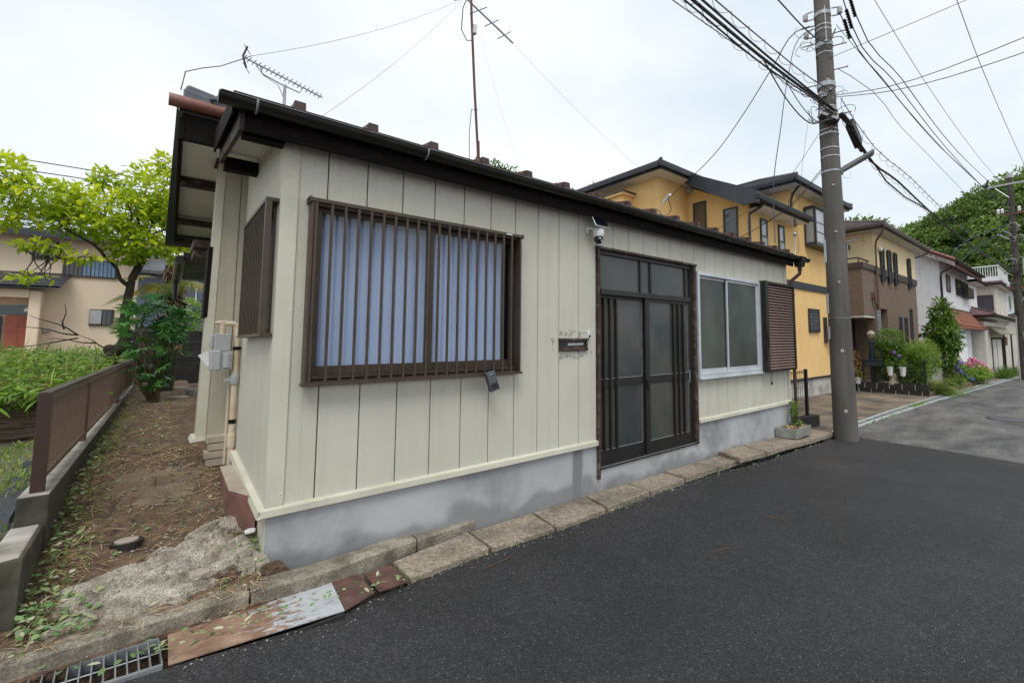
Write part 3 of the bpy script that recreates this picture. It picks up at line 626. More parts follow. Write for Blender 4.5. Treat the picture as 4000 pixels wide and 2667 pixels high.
# entrance
en = build('entrance', MB().box(2.845, 4.685, .085, .10, .06, 2.40), DARK_INT, H)
build('door_post', MB().box(2.855, 2.885, -.035, .10, -.06, 2.40), BARGE_M, en, bevel=.003); build('door_post', MB().box(4.635, 4.685, -.035, .10, .03, 2.40), BARGE_M, en, bevel=.003)
build('door_head', MB().box(2.84, 4.70, -.045, .10, 2.40, 2.428), BARGE_M, en, bevel=.003)
build('inner_frame', MB().box(2.885, 2.925, .0, .10, .055, 2.40).box(4.59, 4.635, .0, .10, .055, 2.40).box(2.925, 4.59, .0, .10, 2.355, 2.40).box(2.925, 4.59, -.01, .10, 1.905, 1.965)
      .box(3.588, 3.616, .01, .06, 1.965, 2.355).box(3.776, 3.804, .01, .06, 1.965, 2.355).box(4.49, 4.52, .01, .06, 1.965, 2.355).box(2.885, 4.635, -.02, .10, .03, .062), DARK_METAL, en, bevel=.002)
build('door_track', MB().box(2.885, 4.635, -.026, -.021, .05, .058), STEEL, en)
for a, b in ((2.925, 3.588), (3.616, 3.776), (3.804, 4.49), (4.52, 4.59)):
    build('transom_pane', MB().box(a, b, .03, .036, 1.965, 2.355), FROST_DOOR, en)
def leaf(x0, x1, y, bars, lw, rw):
    build('door_leaf', MB().box(x0, x0 + lw, y, y + .03, .062, 1.905).box(x1 - rw, x1, y, y + .03, .062, 1.905).box(x0 + lw, x1 - rw, y, y + .03, .062, .2)
          .box(x0 + lw, x1 - rw, y, y + .03, .885, .97).box(x0 + lw, x1 - rw, y, y + .03, 1.87, 1.905), DARK_METAL, en, bevel=.002)
    build('door_pane', MB().box(x0 + lw, x1 - rw, y + .014, y + .02, .2, .885), FROST_DOOR, en)
    build('door_pane', MB().box(x0 + lw, x1 - rw, y + .014, y + .02, .97, 1.87), FROST_DOOR, en)
    mb = MB()
    for z0, z1 in ((.2, .885), (.97, 1.87)):
        mb.box(x1 - rw - .004, x1 - rw, y + .001, y + .013, z0, z1).box(x0 + lw, x1 - rw, y + .001, y + .013, z0, z0 + .005)
    build('bead', mb, STEEL, en)
    for x in bars: build('door_bar', MB().box(x - .011, x + .011, y - .022, y + .012, .2, 1.87), DARK_METAL, en, bevel=.002)
leaf(2.925, 3.70, .045, (3.007, 3.104, 3.201), .012, .05)
leaf(3.68, 4.59, .012, (4.218, 4.319, 4.423), .075, .06)
build('lock', MB().box(3.70, 3.725, -.008, .012, .80, .92).lathe((3.7125, -.01, .90), [(.009, -.006), (.009, .006)], 10), BLACK_P, en, bevel=.002)
build('lock_plate', MB().box(3.706, 3.72, -.012, -.008, .885, .90), STEEL, en)
build('finger_pull', MB().box(4.545, 4.562, .006, .012, .84, 1.0), STEEL, en)
stk = build('door_sticker', MB().extr([(2.93, .052, .99), (2.966, .052, 1.0), (2.966, .052, 1.085), (2.93, .052, 1.10), (2.93, .052, 1.10)][:4], (0, -.002, 0)), mat('sticker_blue', (.03, .16, .38), rough=.4), en)
build('sticker_band', MB().box(2.931, 2.965, .0485, .0505, 1.03, 1.065), WHITE_P, en)

# right window with louvred shutter box
rw_ = build('sliding_window', MB().box(4.69, 4.735, -.06, .05, .885, 2.335).box(6.38, 6.43, -.06, .05, .885, 2.335).box(4.735, 6.38, -.06, .05, 2.29, 2.335).box(4.69, 6.43, -.085, .05, .865, .885).box(4.735, 6.38, -.055, .05, .885, .945), ALU, H, bevel=.003)
for x0, x1, y in ((4.735, 5.54, .0), (5.46, 6.38, -.03)):
    build('sash', MB().box(x0, x0 + .03, y, y + .025, .945, 2.29).box(x1 - .04, x1, y, y + .025, .945, 2.29).box(x0 + .03, x1 - .04, y, y + .025, .945, 1.0).box(x0 + .03, x1 - .04, y, y + .025, 2.255, 2.29), ALU, rw_, bevel=.002)
    build('pane', MB().box(x0 + .03, x1 - .04, y + .01, y + .015, 1.0, 2.255), FROST_WIN, rw_)
build('catch', MB().ball((5.75, -.012, 2.12), .012, 8, 5), BLACK_P, rw_)
sb = build('shutter_box', MB().box(6.435, 7.50, -.035, -.0, .885, 2.345).box(6.435, 6.52, -.15, -.035, .875, 2.355).box(7.46, 7.50, -.15, -.035, .885, 2.345).box(6.52, 7.46, -.15, -.035, 2.31, 2.35).box(6.52, 7.46, -.15, -.035, .885, .925), DARK_METAL, H, bevel=.003)
LOUV = mat('louvre_brown', (.27, .19, .16), (.23, .16, .135), scale=4, rough=.45, metal=.2)
NS = 30; dz = (2.31 - .925) / NS
sl = build('louvre_slat', MB().hexa([(6.52, -.14, .925), (7.46, -.14, .925), (7.46, -.06, .925), (6.52, -.06, .925), (6.52, -.10, .925 + dz * .86), (7.46, -.10, .925 + dz * .86), (7.46, -.06, .925 + dz * .9), (6.52, -.06, .925 + dz * .9)]), LOUV, sb, bevel=.002)
for i in range(1, NS): inst(sl, (0, 0, i * dz))
build('shutter_handle', MB().box(6.455, 6.475, -.165, -.15, 1.25, 1.50), BLACK_P, sb, bevel=.003)
build('loose_wire', MB().tube([(6.9, -.02, .88), (6.82, -.012, .84), (6.80, -.008, .76), (6.81, -.012, .68)], .004, 5).box(6.795, 6.825, -.025, -.005, .66, .70), BLACK_P, H)

# letter slot
ls = build('letter_slot', MB().box(2.33, 2.72, -.035, .0, 1.395, 1.42).box(2.335, 2.355, -.022, .0, 1.32, 1.395).box(2.695, 2.715, -.022, .0, 1.32, 1.395).box(2.335, 2.715, -.03, .0, 1.29, 1.32).box(2.335, 2.715, -.015, .0, 1.32, 1.335), BARGE_M, H, bevel=.003)
build('slot_opening', MB().box(2.355, 2.695, -.008, -.0045, 1.335, 1.395), BLACK_P, ls)
build('flap', MB().extr([(2.45, -.012, 1.345), (2.66, -.012, 1.35), (2.67, -.006, 1.385), (2.46, -.006, 1.383)], (0, .003, 0)), METER, ls)
mb = MB(); rr = random.Random(4)
for cx, cz, w, h in [(2.37, 1.465, .05, .045), (2.43, 1.46, .045, .04), (2.49, 1.475, .05, .07), (2.55, 1.485, .035, .02), (2.61, 1.475, .05, .03), (2.67, 1.475, .035, .015), (2.61, 1.44, .05, .02), (2.365, 1.235, .05, .05), (2.43, 1.225, .045, .05),
                     (2.49, 1.24, .05, .03), (2.55, 1.225, .045, .03), (2.60, 1.225, .03, .04), (2.65, 1.235, .05, .03), (2.26, 1.40, .035, .06), (2.26, 1.36, .02, .04), (2.26, 1.31, .015, .015), (2.78, 1.27, .02, .03)]:
    for _ in range(7):
        x = cx + rr.uniform(-.4, .4) * w; z = cz + rr.uniform(-.4, .4) * h; a, b = rr.uniform(.1, .34) * w, rr.uniform(.08, .3) * h
        mb.extr([(x - a, -.0056, z - b), (x + a * rr.uniform(.5, 1), -.0056, z - b * .8), (x + a, -.0056, z + b), (x - a * .7, -.0056, z + b * rr.uniform(.4, 1))], (0, -.0004 - rr.random() * .0006, 0))
build('old_glue_marks', mb, mat('glue_residue', (.37, .355, .29), (.30, .285, .235), scale=90, rough=.9, lo=.45, hi=.55), H)

# eaves, gutter, batten roof
GX0, GX1 = -.365, 7.62
build('fascia', MB().box(-.24, 7.55, -.13, -.105, 2.705, 2.86), FASCIA_M, H)
build('soffit', MB().box(.0, 7.55, -.105, .012, 2.755, 2.775), FASCIA_M, H)
def half_gutter(x0, x1, y, z, r, m, parent, name='gutter', zs=0):
    mb = MB(); n = 10; prof = [(y - r, z)] + [(y - r * math.cos(math.pi * k / n), z - r * math.sin(math.pi * k / n)) for k in range(1, n)] + [(y + r, z)]
    ri = r - .004; pin = [(y - ri * math.cos(math.pi * k / n), z - ri * math.sin(math.pi * k / n)) for k in range(n, -1, -1)]
    # rolled front bead
    allp = prof + pin; K = len(allp); S = 9
    for s in range(S + 1):
        x = lerp(x0, x1, s / S); sag = zs * math.sin(s * 2.2)
        mb.v += [(x, a, b + sag) for a, b in allp]
    for s in range(S):
        for k in range(K): mb.f.append((s * K + k, (s + 1) * K + k, (s + 1) * K + (k + 1) % K, s * K + (k + 1) % K))
    mb.f.append(tuple(range(K))); mb.f.append(tuple(S * K + k for k in range(K - 1, -1, -1)))
    o = build(name, mb, m, parent, smooth=True)
    build('end_cap', MB().extr([(x0, a, b) for a, b in prof], (-.008, 0, 0)), m, o)
    build('bead', MB().tube([(lerp(x0, x1, s / S), y - r, z + zs * math.sin(s * 2.2)) for s in range(S + 1)], .006, 6), m, o, smooth=True)
    return o
gu = half_gutter(GX0, GX1, -.20, 2.865, .058, GUTTER_M, H, zs=.004)
build('gutter_highlight_line', MB().tube([(GX0, -.262, 2.869), (GX1, -.262, 2.869)], .0022, 5), STEEL, gu)  # pale thread added as the highlight along the gutter's front edge
for i, x in enumerate([-.19, .87, 1.98, 3.02, 4.08, 5.14, 6.18, 7.12]):
    o = build('gutter_bracket', MB().tube([(x, -.2 - .064 * math.cos(a), 2.866 - .064 * math.sin(a)) for a in [math.pi * k / 10 for k in range(11)]], .0065 if i < 2 else .005, 4), STEEL if i < 2 else GUTTER_M, gu)
# rainwater head and downpipe
rh = build('rainwater_head', MB().hexa([(7.60, -.25, 2.70), (7.74, -.25, 2.70), (7.74, -.13, 2.70), (7.60, -.13, 2.70), (7.56, -.28, 2.88), (7.78, -.28, 2.88), (7.78, -.10, 2.88), (7.56, -.10, 2.88)]), GUTTER_M, H, bevel=.006)
build('spout', MB().lathe((7.67, -.19, 2.63), [(.038, 0), (.04, .07)], 12), GUTTER_M, rh)
half_gutter(7.78, 8.0, -.2, 2.865, .055, GUTTER_M, H, 'gutter_stub')
DP = mat('brown_downpipe', (.075, .038, .034), (.05, .027, .025), scale=5, rough=.4)
dp = build('downpipe', MB().tube([(7.67, -.19, 2.65), (7.67, -.185, 2.58), (7.64, -.12, 2.52), (7.60, -.06, 2.46), (7.595, -.04, 2.40), (7.62, -.04, 1.2), (7.64, -.04, -.2)], .031, 12), DP, H, smooth=True)
build('pipe_joint', MB().lathe((7.605, -.04, 1.9), [(.035, -.02), (.035, .02)], 12).lathe((7.63, -.04, .75), [(.034, -.012), (.034, .012)], 12), DP, dp)
build('drip_cable', MB().tube([(7.2, -.02, 2.76), (7.33, -.018, 2.70), (7.38, -.018, 2.55), (7.40, -.016, 1.6), (7.415, -.016, .9), (7.42, -.016, .38)], .0035, 5), METER, H)
# roof: low sloped sheet with batten seams
SL = .15
def rzf(y): return 2.92 + SL * (y + .12)
rf = build('roof', MB().extr([(-.30, -.15, rzf(-.15) + .008), (-.30, 1.75, rzf(1.75) + .008), (-.30, 1.75, rzf(1.75) - .03), (-.30, -.15, rzf(-.15) - .025)], (7.86, 0, 0)), ROOF_EDGE, H)
build('roof_edge', MB().box(-.30, 7.56, -.165, -.15, 2.845, 2.925), ROOF_EDGE, rf)
x = .04; bx_ = []
while x < 7.3: bx_.append(x); x += .452
for i, x in enumerate(bx_):
    build('roof_batten', MB().hexa([(x - .03, -.17, 2.87), (x + .03, -.17, 2.87), (x + .03, 1.7, rzf(1.7)), (x - .03, 1.7, rzf(1.7)), (x - .024, -.155, 2.975), (x + .024, -.155, 2.975), (x + .024, 1.7, rzf(1.7) + .055), (x - .024, 1.7, rzf(1.7) + .055)]), RED_METAL, rf)
    build('batten_cap', MB().hexa([(x - .033, -.195, 2.885), (x + .033, -.195, 2.885), (x + .03, -.167, 2.885), (x - .03, -.167, 2.885), (x - .032, -.185, 2.97), (x + .032, -.185, 2.97), (x + .03, -.12, 2.975), (x - .03, -.12, 2.975)]), ROOFCAP, rf, bevel=.003)
# left verge: barge board, purlin ends, white soffit
build('barge_board', MB().extr([(-.262, -.14, 2.70), (-.262, 1.2, 2.87), (-.262, 1.2, 2.99), (-.262, -.14, 2.84)], (.024, 0, 0)), BARGE_M, H)
build('verge_flashing', MB().extr([(-.30, -.14, 2.80), (-.30, 1.2, 2.95), (-.30, 1.2, 3.08), (-.30, -.14, 2.90)], (.012, 0, 0)), FASCIA_M, H)
build('purlin_end', MB().box(-.235, -.014, -.06, .045, 2.70, 2.80), FASCIA_M, H)
build('purlin_end', MB().box(-.235, -.014, 1.08, 1.18, 2.80, 2.90), FASCIA_M, H)
build('verge_soffit', MB().extr([(-.238, .045, 2.80), (-.238, 1.08, 2.935), (-.238, 1.08, 2.95), (-.238, .045, 2.815)], (.236, 0, 0)), WHITE_SOFFIT, H)
# rear volume (bump-out) seen up the alley
rv = build('rear_bay', MB().hexa([(-.262, 1.722, .56), (.0, 1.722, .58), (.0, 1.98, .58), (-.262, 1.98, .58), (-.222, 1.722, 3.05), (.0, 1.722, 3.05), (.0, 1.98, 3.05), (-.222, 1.98, 3.05)]), SIDING_REAR, H)
build('bay_base_trim', MB().hexa([(-.30, 1.70, .545), (.0, 1.70, .565), (.0, 2.0, .545), (-.30, 2.0, .545), (-.285, 1.705, .575), (.0, 1.705, .60), (.0, 1.99, .58), (-.285, 1.99, .58)]), SIDING_TRIM, rv)
build('bay_corner_trim', MB().hexa([(-.268, 1.715, .57), (-.20, 1.715, .575), (-.20, 1.721, .575), (-.268, 1.721, .57), (-.228, 1.715, 3.05), (-.175, 1.715, 3.05), (-.175, 1.721, 3.05), (-.228, 1.721, 3.05)]), SIDING_TRIM, rv)
build('bay_seam', MB().box(-.062, -.056, 1.7195, 1.7215, .6, 3.05), GROOVE, rv)
build('bay_cap', MB().box(-.245, .0, 1.70, 2.0, 3.05, 3.085), BARGE_M, rv)
build('rear_wall', MB().box(.05, 7.4, 1.99, 6.6, .4, 3.2), SIDING_REAR, H)
build('bay_window_frame', MB().hexa([(-.268, 1.71, 1.62), (-.24, 1.712, 1.62), (-.24, 1.97, 1.62), (-.268, 1.97, 1.62), (-.258, 1.71, 2.25), (-.23, 1.712, 2.25), (-.23, 1.97, 2.25), (-.258, 1.97, 2.25)]), FASCIA_M, rv)
# main roof behind: eave along the street, gable soffit on the left
mr = build('main_roof', MB().extr([(-.52, 1.25, 3.36), (-.52, 3.45, 4.26), (-.52, 6.6, 3.1), (-.52, 6.6, 2.98), (-.52, 3.45, 4.14), (-.52, 1.25, 3.24)], (8.1, 0, 0)), NAVY_ROOF, H)
build('gable_wall', MB().extr([(.02, 2.7, 3.2), (.02, 6.4, 3.2), (.02, 3.45, 4.1)], (.1, 0, 0)), SIDING_REAR, mr)
build('main_gutter', MB().tube([(-.585, 1.2, 3.30), (7.3, 1.2, 3.30)], .05, 12), mat('copper_brown_gutter', (.23, .085, .055), (.16, .06, .042), scale=4, rough=.45, dirt_or_tint=(.33, .24, .16), dscale=6, damt=.4), mr, smooth=True)
build('main_fascia', MB().box(-.50, 7.3, 1.26, 1.30, 3.02, 3.24), FASCIA_M, mr)
build('eave_soffit', MB().hexa([(-.49, 1.28, 3.06), (.05, 1.28, 3.06), (.05, 6.6, 3.12), (-.39, 6.6, 3.12), (-.49, 1.28, 3.08), (.05, 1.28, 3.08), (.05, 6.6, 3.14), (-.39, 6.6, 3.14)]), WHITE_SOFFIT, mr)
build('side_fascia', MB().hexa([(-.515, 1.25, 3.02), (-.485, 1.25, 3.02), (-.385, 6.8, 3.02), (-.405, 6.8, 3.02), (-.515, 1.25, 3.2), (-.485, 1.25, 3.2), (-.385, 6.8, 3.25), (-.405, 6.8, 3.25)]), FASCIA_M, mr)
for y, xo in ((2.55, -.46), (4.6, -.425), (6.2, -.39)): build('soffit_purlin', MB().box(xo, .05, y, y + .1, 2.985, 3.059), BARGE_M, mr)
mb = MB()
for k in range(3):   # end tiles with round boss
    x = -.50 + k * .3
    mb.hexa([(x, 1.19, 3.33), (x + .29, 1.19, 3.33), (x + .29, 1.6, 3.47), (x, 1.6, 3.47), (x, 1.2, 3.42), (x + .29, 1.2, 3.385), (x + .29, 1.6, 3.55), (x, 1.6, 3.58)])
    mb.lathe((x + .2, 1.19, 3.365), [(.001, -.001), (.045, 0), (.045, .03), (.001, .031)], 14)
TILE_G = mat('blue_grey_tile', (.105, .12, .14), (.065, .075, .09), scale=5, rough=.4)
build('eave_tiles', mb, TILE_G, mr, bevel=.01)
mb = MB(); 
mb.lathe((0, 0, 0), [(.052, 0), (.056, .012), (.04, .016), (.001, .017)], 16)
bs = MB(); bs.v = [(-.27 + a, 1.185 - c, 3.375 + b) for a, b, c in mb.v]; bs.f = mb.f; build('tile_boss', bs, TILE_G, mr, smooth=True)
build('ridge_cap', MB().hexa([(-.50, 1.3, 3.44), (-.28, 1.3, 3.42), (-.28, 1.9, 3.6), (-.50, 1.9, 3.62), (-.48, 1.3, 3.50), (-.30, 1.3, 3.47), (-.30, 1.9, 3.64), (-.48, 1.9, 3.67)]), TILE_G, mr, bevel=.015)
# small lower eave and hood further up the alley
build('rear_hood', MB().box(-.32, .05, 2.9, 3.5, 2.42, 2.5).box(-.31, .05, 2.95, 3.4, 2.33, 2.42), BARGE_M, mr)
build('rear_gutter', MB().tube([(-.38, 4.0, 2.42), (-.36, 6.4, 2.40)], .055, 10).box(-.36, .05, 3.9, 6.4, 2.44, 2.5), GUTTER_M, mr, smooth=True)
build('rear_gutter_pipe', MB().tube([(-.37, 6.3, 2.38), (-.36, 6.3, 2.1), (-.22, 6.3, 2.0)], .03, 8), GUTTER_M, mr, smooth=True)

# camera, lock box, bell
sc_ = thing('security_camera', (2.8, -.02, 2.52), 'white and black security camera with small solar panel under the eave', 'security camera')
build('bracket', MB().box(2.695, 2.72, -.04, -.005, 2.545, 2.62).box(2.70, 2.745, -.10, -.03, 2.575, 2.595), WHITE_P, sc_, bevel=.006)
build('body', MB().lathe((2.785, -.12, 2.50), [(.055, 0), (.06, .01), (.062, .075), (.055, .085)], 20), WHITE_P, sc_, smooth=True)
build('lens_dome', MB().ball((2.785, -.12, 2.475), .05, 16, 10), BLACK_P, sc_, smooth=True)
build('lens', MB().ball((2.765, -.165, 2.475), .013, 10, 6).ball((2.785, -.168, 2.45), .012, 10, 6), METER, sc_, smooth=True)
pn = MB().hexa([(2.675, -.19, 2.592), (2.865, -.19, 2.592), (2.875, -.12, 2.70), (2.685, -.12, 2.70), (2.675, -.198, 2.600), (2.865, -.198, 2.600), (2.875, -.128, 2.708), (2.685, -.128, 2.708)])
build('solar_panel', pn, WHITE_P, sc_, bevel=.003)
build('solar_cells', MB().hexa([(2.684, -.1965, 2.6035), (2.857, -.1965, 2.6035), (2.866, -.134, 2.7), (2.693, -.134, 2.7), (2.684, -.1995, 2.607), (2.857, -.1995, 2.607), (2.866, -.137, 2.7035), (2.693, -.137, 2.7035)]), mat('solar_black', (.008, .009, .014), rough=.12), sc_)
build('stem', MB().tube([(2.78, -.13, 2.59), (2.78, -.145, 2.64)], .008, 8), WHITE_P, sc_)

lb = thing('lock_box', (1.55, -.14, 1.06), 'dark grey keypad lock box hanging from the window grille', 'lock box')
Ml = Matrix.Translation((1.51, -.145, 1.06)) @ Matrix.Rotation(R(-20), 4, 'Y') @ Matrix.Scale(1.2, 4) @ Matrix.Rotation(R(-8), 4, 'Z')
def xf(mb, M): mb.v = [tuple(M @ Vector(v)) for v in mb.v]; return mb
build('case', xf(MB().box(-.033, .033, -.022, .022, -.075, .065), Ml), mat('lockbox_grey', (.10, .115, .13), rough=.35), lb, bevel=.005)
build('side_shell', xf(MB().box(-.0345, .0345, -.012, .024, -.077, .062), Ml), BLACK_P, lb, bevel=.003)
build('keypad', xf(MB().box(-.025, .025, -.0235, -.0215, -.062, -.018), Ml), BLACK_P, lb, bevel=.001)
kk = MB()
for i in range(4):
    for j in range(3): kk.box(-.021 + i * .0115, -.0135 + i * .0115, -.025, -.023, -.057 + j * .013, -.0495 + j * .013)
build('keys', xf(kk, Ml), mat('key_grey', (.05, .055, .065), rough=.3), lb)
build('shackle', xf(MB().tube([(-.02, 0, .06), (-.022, .0, .09), (0, 0, .11), (.022, 0, .09), (.02, 0, .06)], .004, 6), Ml), BLACK_P, lb)
tx = bpy.data.curves.new('logo', 'FONT'); tx.body = 'LOCKIN'; tx.size = .0085; tx.extrude = .0002; tx.align_x = 'CENTER'
to = bpy.data.objects.new('logo', tx); COL.objects.link(to); to.matrix_world = Matrix.Translation(-Vector((0, 0, 0))) @ Ml @ Matrix.Translation((0, -.0225, .046)) @ Matrix.Rotation(R(90), 4, 'X')
bpy.context.view_layer.update()
to_me = bpy.data.meshes.new_from_object(to); mwt = to.matrix_world.copy(); bpy.data.objects.remove(to)
lo_ = MB(); lo_.v = [tuple(mwt @ v.co) for v in to_me.vertices]; lo_.f = [tuple(p.vertices) for p in to_me.polygons]
build('logo_lettering', lo_, WHITE_P, lb)
sticktext = bpy.data.curves.new('st', 'FONT'); sticktext.body = 'eufy'; sticktext.size = .02; sticktext.align_x = 'CENTER'
so = bpy.data.objects.new('st', sticktext); COL.objects.link(so); so.matrix_world = Matrix.Translation((2.948, .0482, 1.04)) @ Matrix.Rotation(R(90), 4, 'X')
bpy.context.view_layer.update(); sm = bpy.data.meshes.new_from_object(so); mws = so.matrix_world.copy(); bpy.data.objects.remove(so)
so_ = MB(); so_.v = [tuple(mws @ v.co) for v in sm.vertices]; so_.f = [tuple(p.vertices) for p in sm.polygons]; build('sticker_lettering', so_, BLACK_P, en)

bl = thing('door_bell', (2.73, -.01, 1.46), 'small white door bell above the letter slot', 'door bell')
build('bell_case', MB().box(2.712, 2.748, -.026, -.004, 1.42, 1.50), WHITE_P, bl, bevel=.005)
build('bell_button', MB().box(2.722, 2.745, -.029, -.025, 1.425, 1.455), BLACK_P, bl, bevel=.002)

# ------------------------------------------------------------------ alley: meter, pipes, blocks, fence
gm = thing('gas_meter', (-.15, 1.5, 1.3), 'grey gas meter on a cream pipe beside the cream house wall', 'gas meter')
build('meter_body', MB().box(-.20, -.09, 1.45, 1.56, 1.32, 1.47).box(-.225, -.20, 1.46, 1.55, 1.35, 1.46), METER, gm, bevel=.008)
build('meter_counter', MB().box(-.225, -.15, 1.43, 1.50, 1.16, 1.33), METER, gm, bevel=.012)
build('meter_drum', MB().box(-.15, -.075, 1.45, 1.56, 1.165, 1.32).lathe((-.11, 1.47, 1.18), [(.035, 0), (.035, .12)], 14), METER, gm, bevel=.004)
build('meter_tag', MB().extr([(-.30, 1.44, 1.29), (-.235, 1.44, 1.33), (-.225, 1.44, 1.20), (-.24, 1.44, 1.2)], (0, .003, 0)), WHITE_P, gm)
gp = thing('gas_pipe', (-.06, 1.5, .36), 'cream gas riser pipe with grey valve beside the meter', 'pipe')
build('riser', MB().tube([(-.045, 1.5, .33), (-.045, 1.5, 1.50), (-.052, 1.5, 1.545), (-.08, 1.5, 1.56), (-.14, 1.5, 1.56)], .022, 12), PIPE, gp, smooth=True)
build('drop_tube', MB().tube([(-.145, 1.5, 1.58), (-.145, 1.5, 1.46)], [.024, .018], 10), PIPE, gp, smooth=True)
build('elbow_end', MB().tube([(-.20, 1.5, 1.565), (-.13, 1.5, 1.565)], [.012, .024], 10), PIPE, gp, smooth=True)
build('valve', MB().lathe((-.045, 1.5, 1.03), [(.03, 0), (.034, .02), (.034, .07), (.03, .09)], 12).box(-.12, -.06, 1.48, 1.50, 1.06, 1.085), METER, gp, bevel=.003)
build('clamp', MB().lathe((-.045, 1.5, 1.33), [(.026, 0), (.026, .03)], 12), FASCIA_M, gp)
build('clamp', MB().lathe((-.045, 1.5, .70), [(.026, 0), (.026, .035)], 12), FASCIA_M, gp)
build('clamp_arm', MB().box(-.045, -.012, 1.47, 1.485, 1.335, 1.355), FASCIA_M, gp)
build('coupling', MB().lathe((-.045, 1.5, .5), [(.028, 0), (.03, .02), (.03, .1), (.026, .12)], 12), PIPE, gp)
build('second_pipe', MB().tube([(-.075, 1.56, .35), (-.075, 1.56, 1.1)], .011, 8), PIPE, gp, smooth=True)
for i, (z, d) in enumerate(((.60, 0), (.535, .012), (.47, -.01), (.405, .006))):
    tag(build('concrete_block', MB().box(-.20 + d, -.04 + d, 1.56, 1.70, z - .058, z), mat('pale_block', (.42, .36, .29), (.32, .27, .22), scale=8, rough=.9, bump=.5, bscale=60), bevel=.005),
        ['uppermost pale block of the short stack under the gas meter', 'second block from the top of the stack under the gas meter', 'third block from the top of the stack under the gas meter', 'bottom block of the stack under the gas meter'][i], 'concrete block', 'blocks stacked below the gas meter')
pk = thing('step_stone', (-.09, .6, .2), 'reddish stone block with pale top against the near corner of the house', 'stone block')
build('stone_body', MB().hexa([(-.135, .55, .1), (-.02, .24, .1), (-.02, 1.25, .2), (-.13, 1.25, .2), (-.135, .55, .355), (-.02, .24, .345), (-.02, 1.25, .39), (-.13, 1.25, .385)]), PINKSTONE, pk, bevel=.01)
build('stone_top', MB().hexa([(-.137, .55, .357), (-.018, .235, .347), (-.018, 1.25, .393), (-.131, 1.25, .388), (-.135, .555, .372), (-.02, .24, .362), (-.02, 1.248, .405), (-.13, 1.248, .40)]), STONE_TOP, pk, bevel=.006)
# small manhole
mc = thing('soil_cap', (-.62, .50, az(-.62, .5)), 'small round drain cap with pale lid lying in the alley soil', 'drain cap')
zc = az(-.62, .5) + .008
build('cap_ring', MB().lathe((-.62, .50, zc), [(.072, -.04), (.075, .012), (.058, .014), (.056, .006)], 24), BLACK_BLOCK, mc)
build('cap_lid', MB().lathe((-.62, .50, zc), [(.055, 0), (.054, .02), (.03, .022)], 24), STONE_TOP, mc)
for (x, y), l in (((-.13, 9.3), 'round pale concrete drain lid farther up the alley'), ((-.19, 7.4), 'round pale drain lid nearer to the house up the alley')):
    tag(build('inspection_cover', MB().lathe((x, y, az(x, y)), [(.13, -.03), (.13, .035), (.12, .045)], 20), STONE_TOP), l, 'drain lid')
tag(build('pipe_stub', MB().lathe((-.03, 7.9, .40), [(.06, 0), (.06, .1), (.075, .1), (.075, .17)], 16), METER), 'short grey plastic pipe stub standing by the far house wall', 'pipe')

# concrete upstand with brown railing
cw = thing('concrete_upstand', (-1.0, .6, 0), 'low mossy concrete wall along the alley carrying the brown railing', 'low wall')
UPC = mat('mossy_upstand', (.075, .066, .05), (.028, .027, .02), scale=9, detail=10, rough=.9, bump=.6, bscale=50, dirt_or_tint=(.07, .08, .04), dscale=2, damt=.7)
UPT = mat('upstand_top', (.46, .43, .39), (.2, .18, .15), scale=6, detail=8, rough=.9, bump=.5, bscale=50, dirt_or_tint=(.1, .1, .07), dscale=3, damt=.6)
build('wall_body', MB().hexa([(-1.085, .62, -.1), (-.955, .62, -.1), (-.80, 12, 0), (-.93, 12, 0), (-1.08, .62, .508), (-.955, .62, .508), (-.80, 12, .508), (-.925, 12, .508)]), UPC, cw, bevel=.006)
build('wall_top', MB().hexa([(-1.078, .625, .509), (-.958, .625, .509), (-.803, 12, .509), (-.922, 12, .509), (-1.076, .628, .513), (-.96, .628, .513), (-.805, 12, .513), (-.92, 12, .513)]), UPT, cw)
build('wall_step', MB().hexa([(-1.13, -.12, -.1), (-.965, -.12, -.1), (-.965, .617, -.1), (-1.13, .617, -.1), (-1.11, -.02, .34), (-.968, .02, .34), (-.968, .617, .345), (-1.11, .617, .345)]), UPC, cw, bevel=.006)
build('step_top', MB().hexa([(-1.09, .0, .3415), (-.985, .035, .3415), (-.985, .615, .3465), (-1.09, .615, .3465), (-1.08, .02, .344), (-.99, .05, .344), (-.99, .61, .349), (-1.08, .61, .349)]), UPT, cw)
rl = thing('brown_railing', (-1.0, .7, .51), 'brown metal railing with vertical bars on the low concrete wall', 'railing')
RAILM = mat('railing_brown', (.155, .10, .07), (.12, .075, .053), scale=4, rough=.45, metal=.15)
RAILP = mat('railing_post_brown', (.055, .026, .018), (.04, .02, .014), scale=3, rough=.4)
def rl_x(y): return lerp(-1.015, -.80, (y - .7) / 12.3)
posts = [.72, 2.75, 6.6, 12.6]
for i, y in enumerate(posts):
    x = rl_x(y); w = .028 if i == 0 else .018
    build('post', MB().box(x - w, x + w, y - .03, y + .03, .513, 1.10 if i == 0 else 1.075), RAILP if i == 0 else RAILM, rl, bevel=.003)
ptop = MB().hexa([(rl_x(.75) - .028, .75, 1.08), (rl_x(.75) + .022, .75, 1.08), (rl_x(12.6) + .022, 12.6, 1.08), (rl_x(12.6) - .022, 12.6, 1.08), (rl_x(.75) - .028, .75, 1.10), (rl_x(.75) + .022, .75, 1.10), (rl_x(12.6) + .022, 12.6, 1.10), (rl_x(12.6) - .022, 12.6, 1.10)])
build('top_rail', ptop, mat('mossy_rail', (.09, .06, .045), (.045, .04, .03), scale=12, rough=.6, dirt_or_tint=(.12, .13, .08), dscale=4, damt=.5), rl)
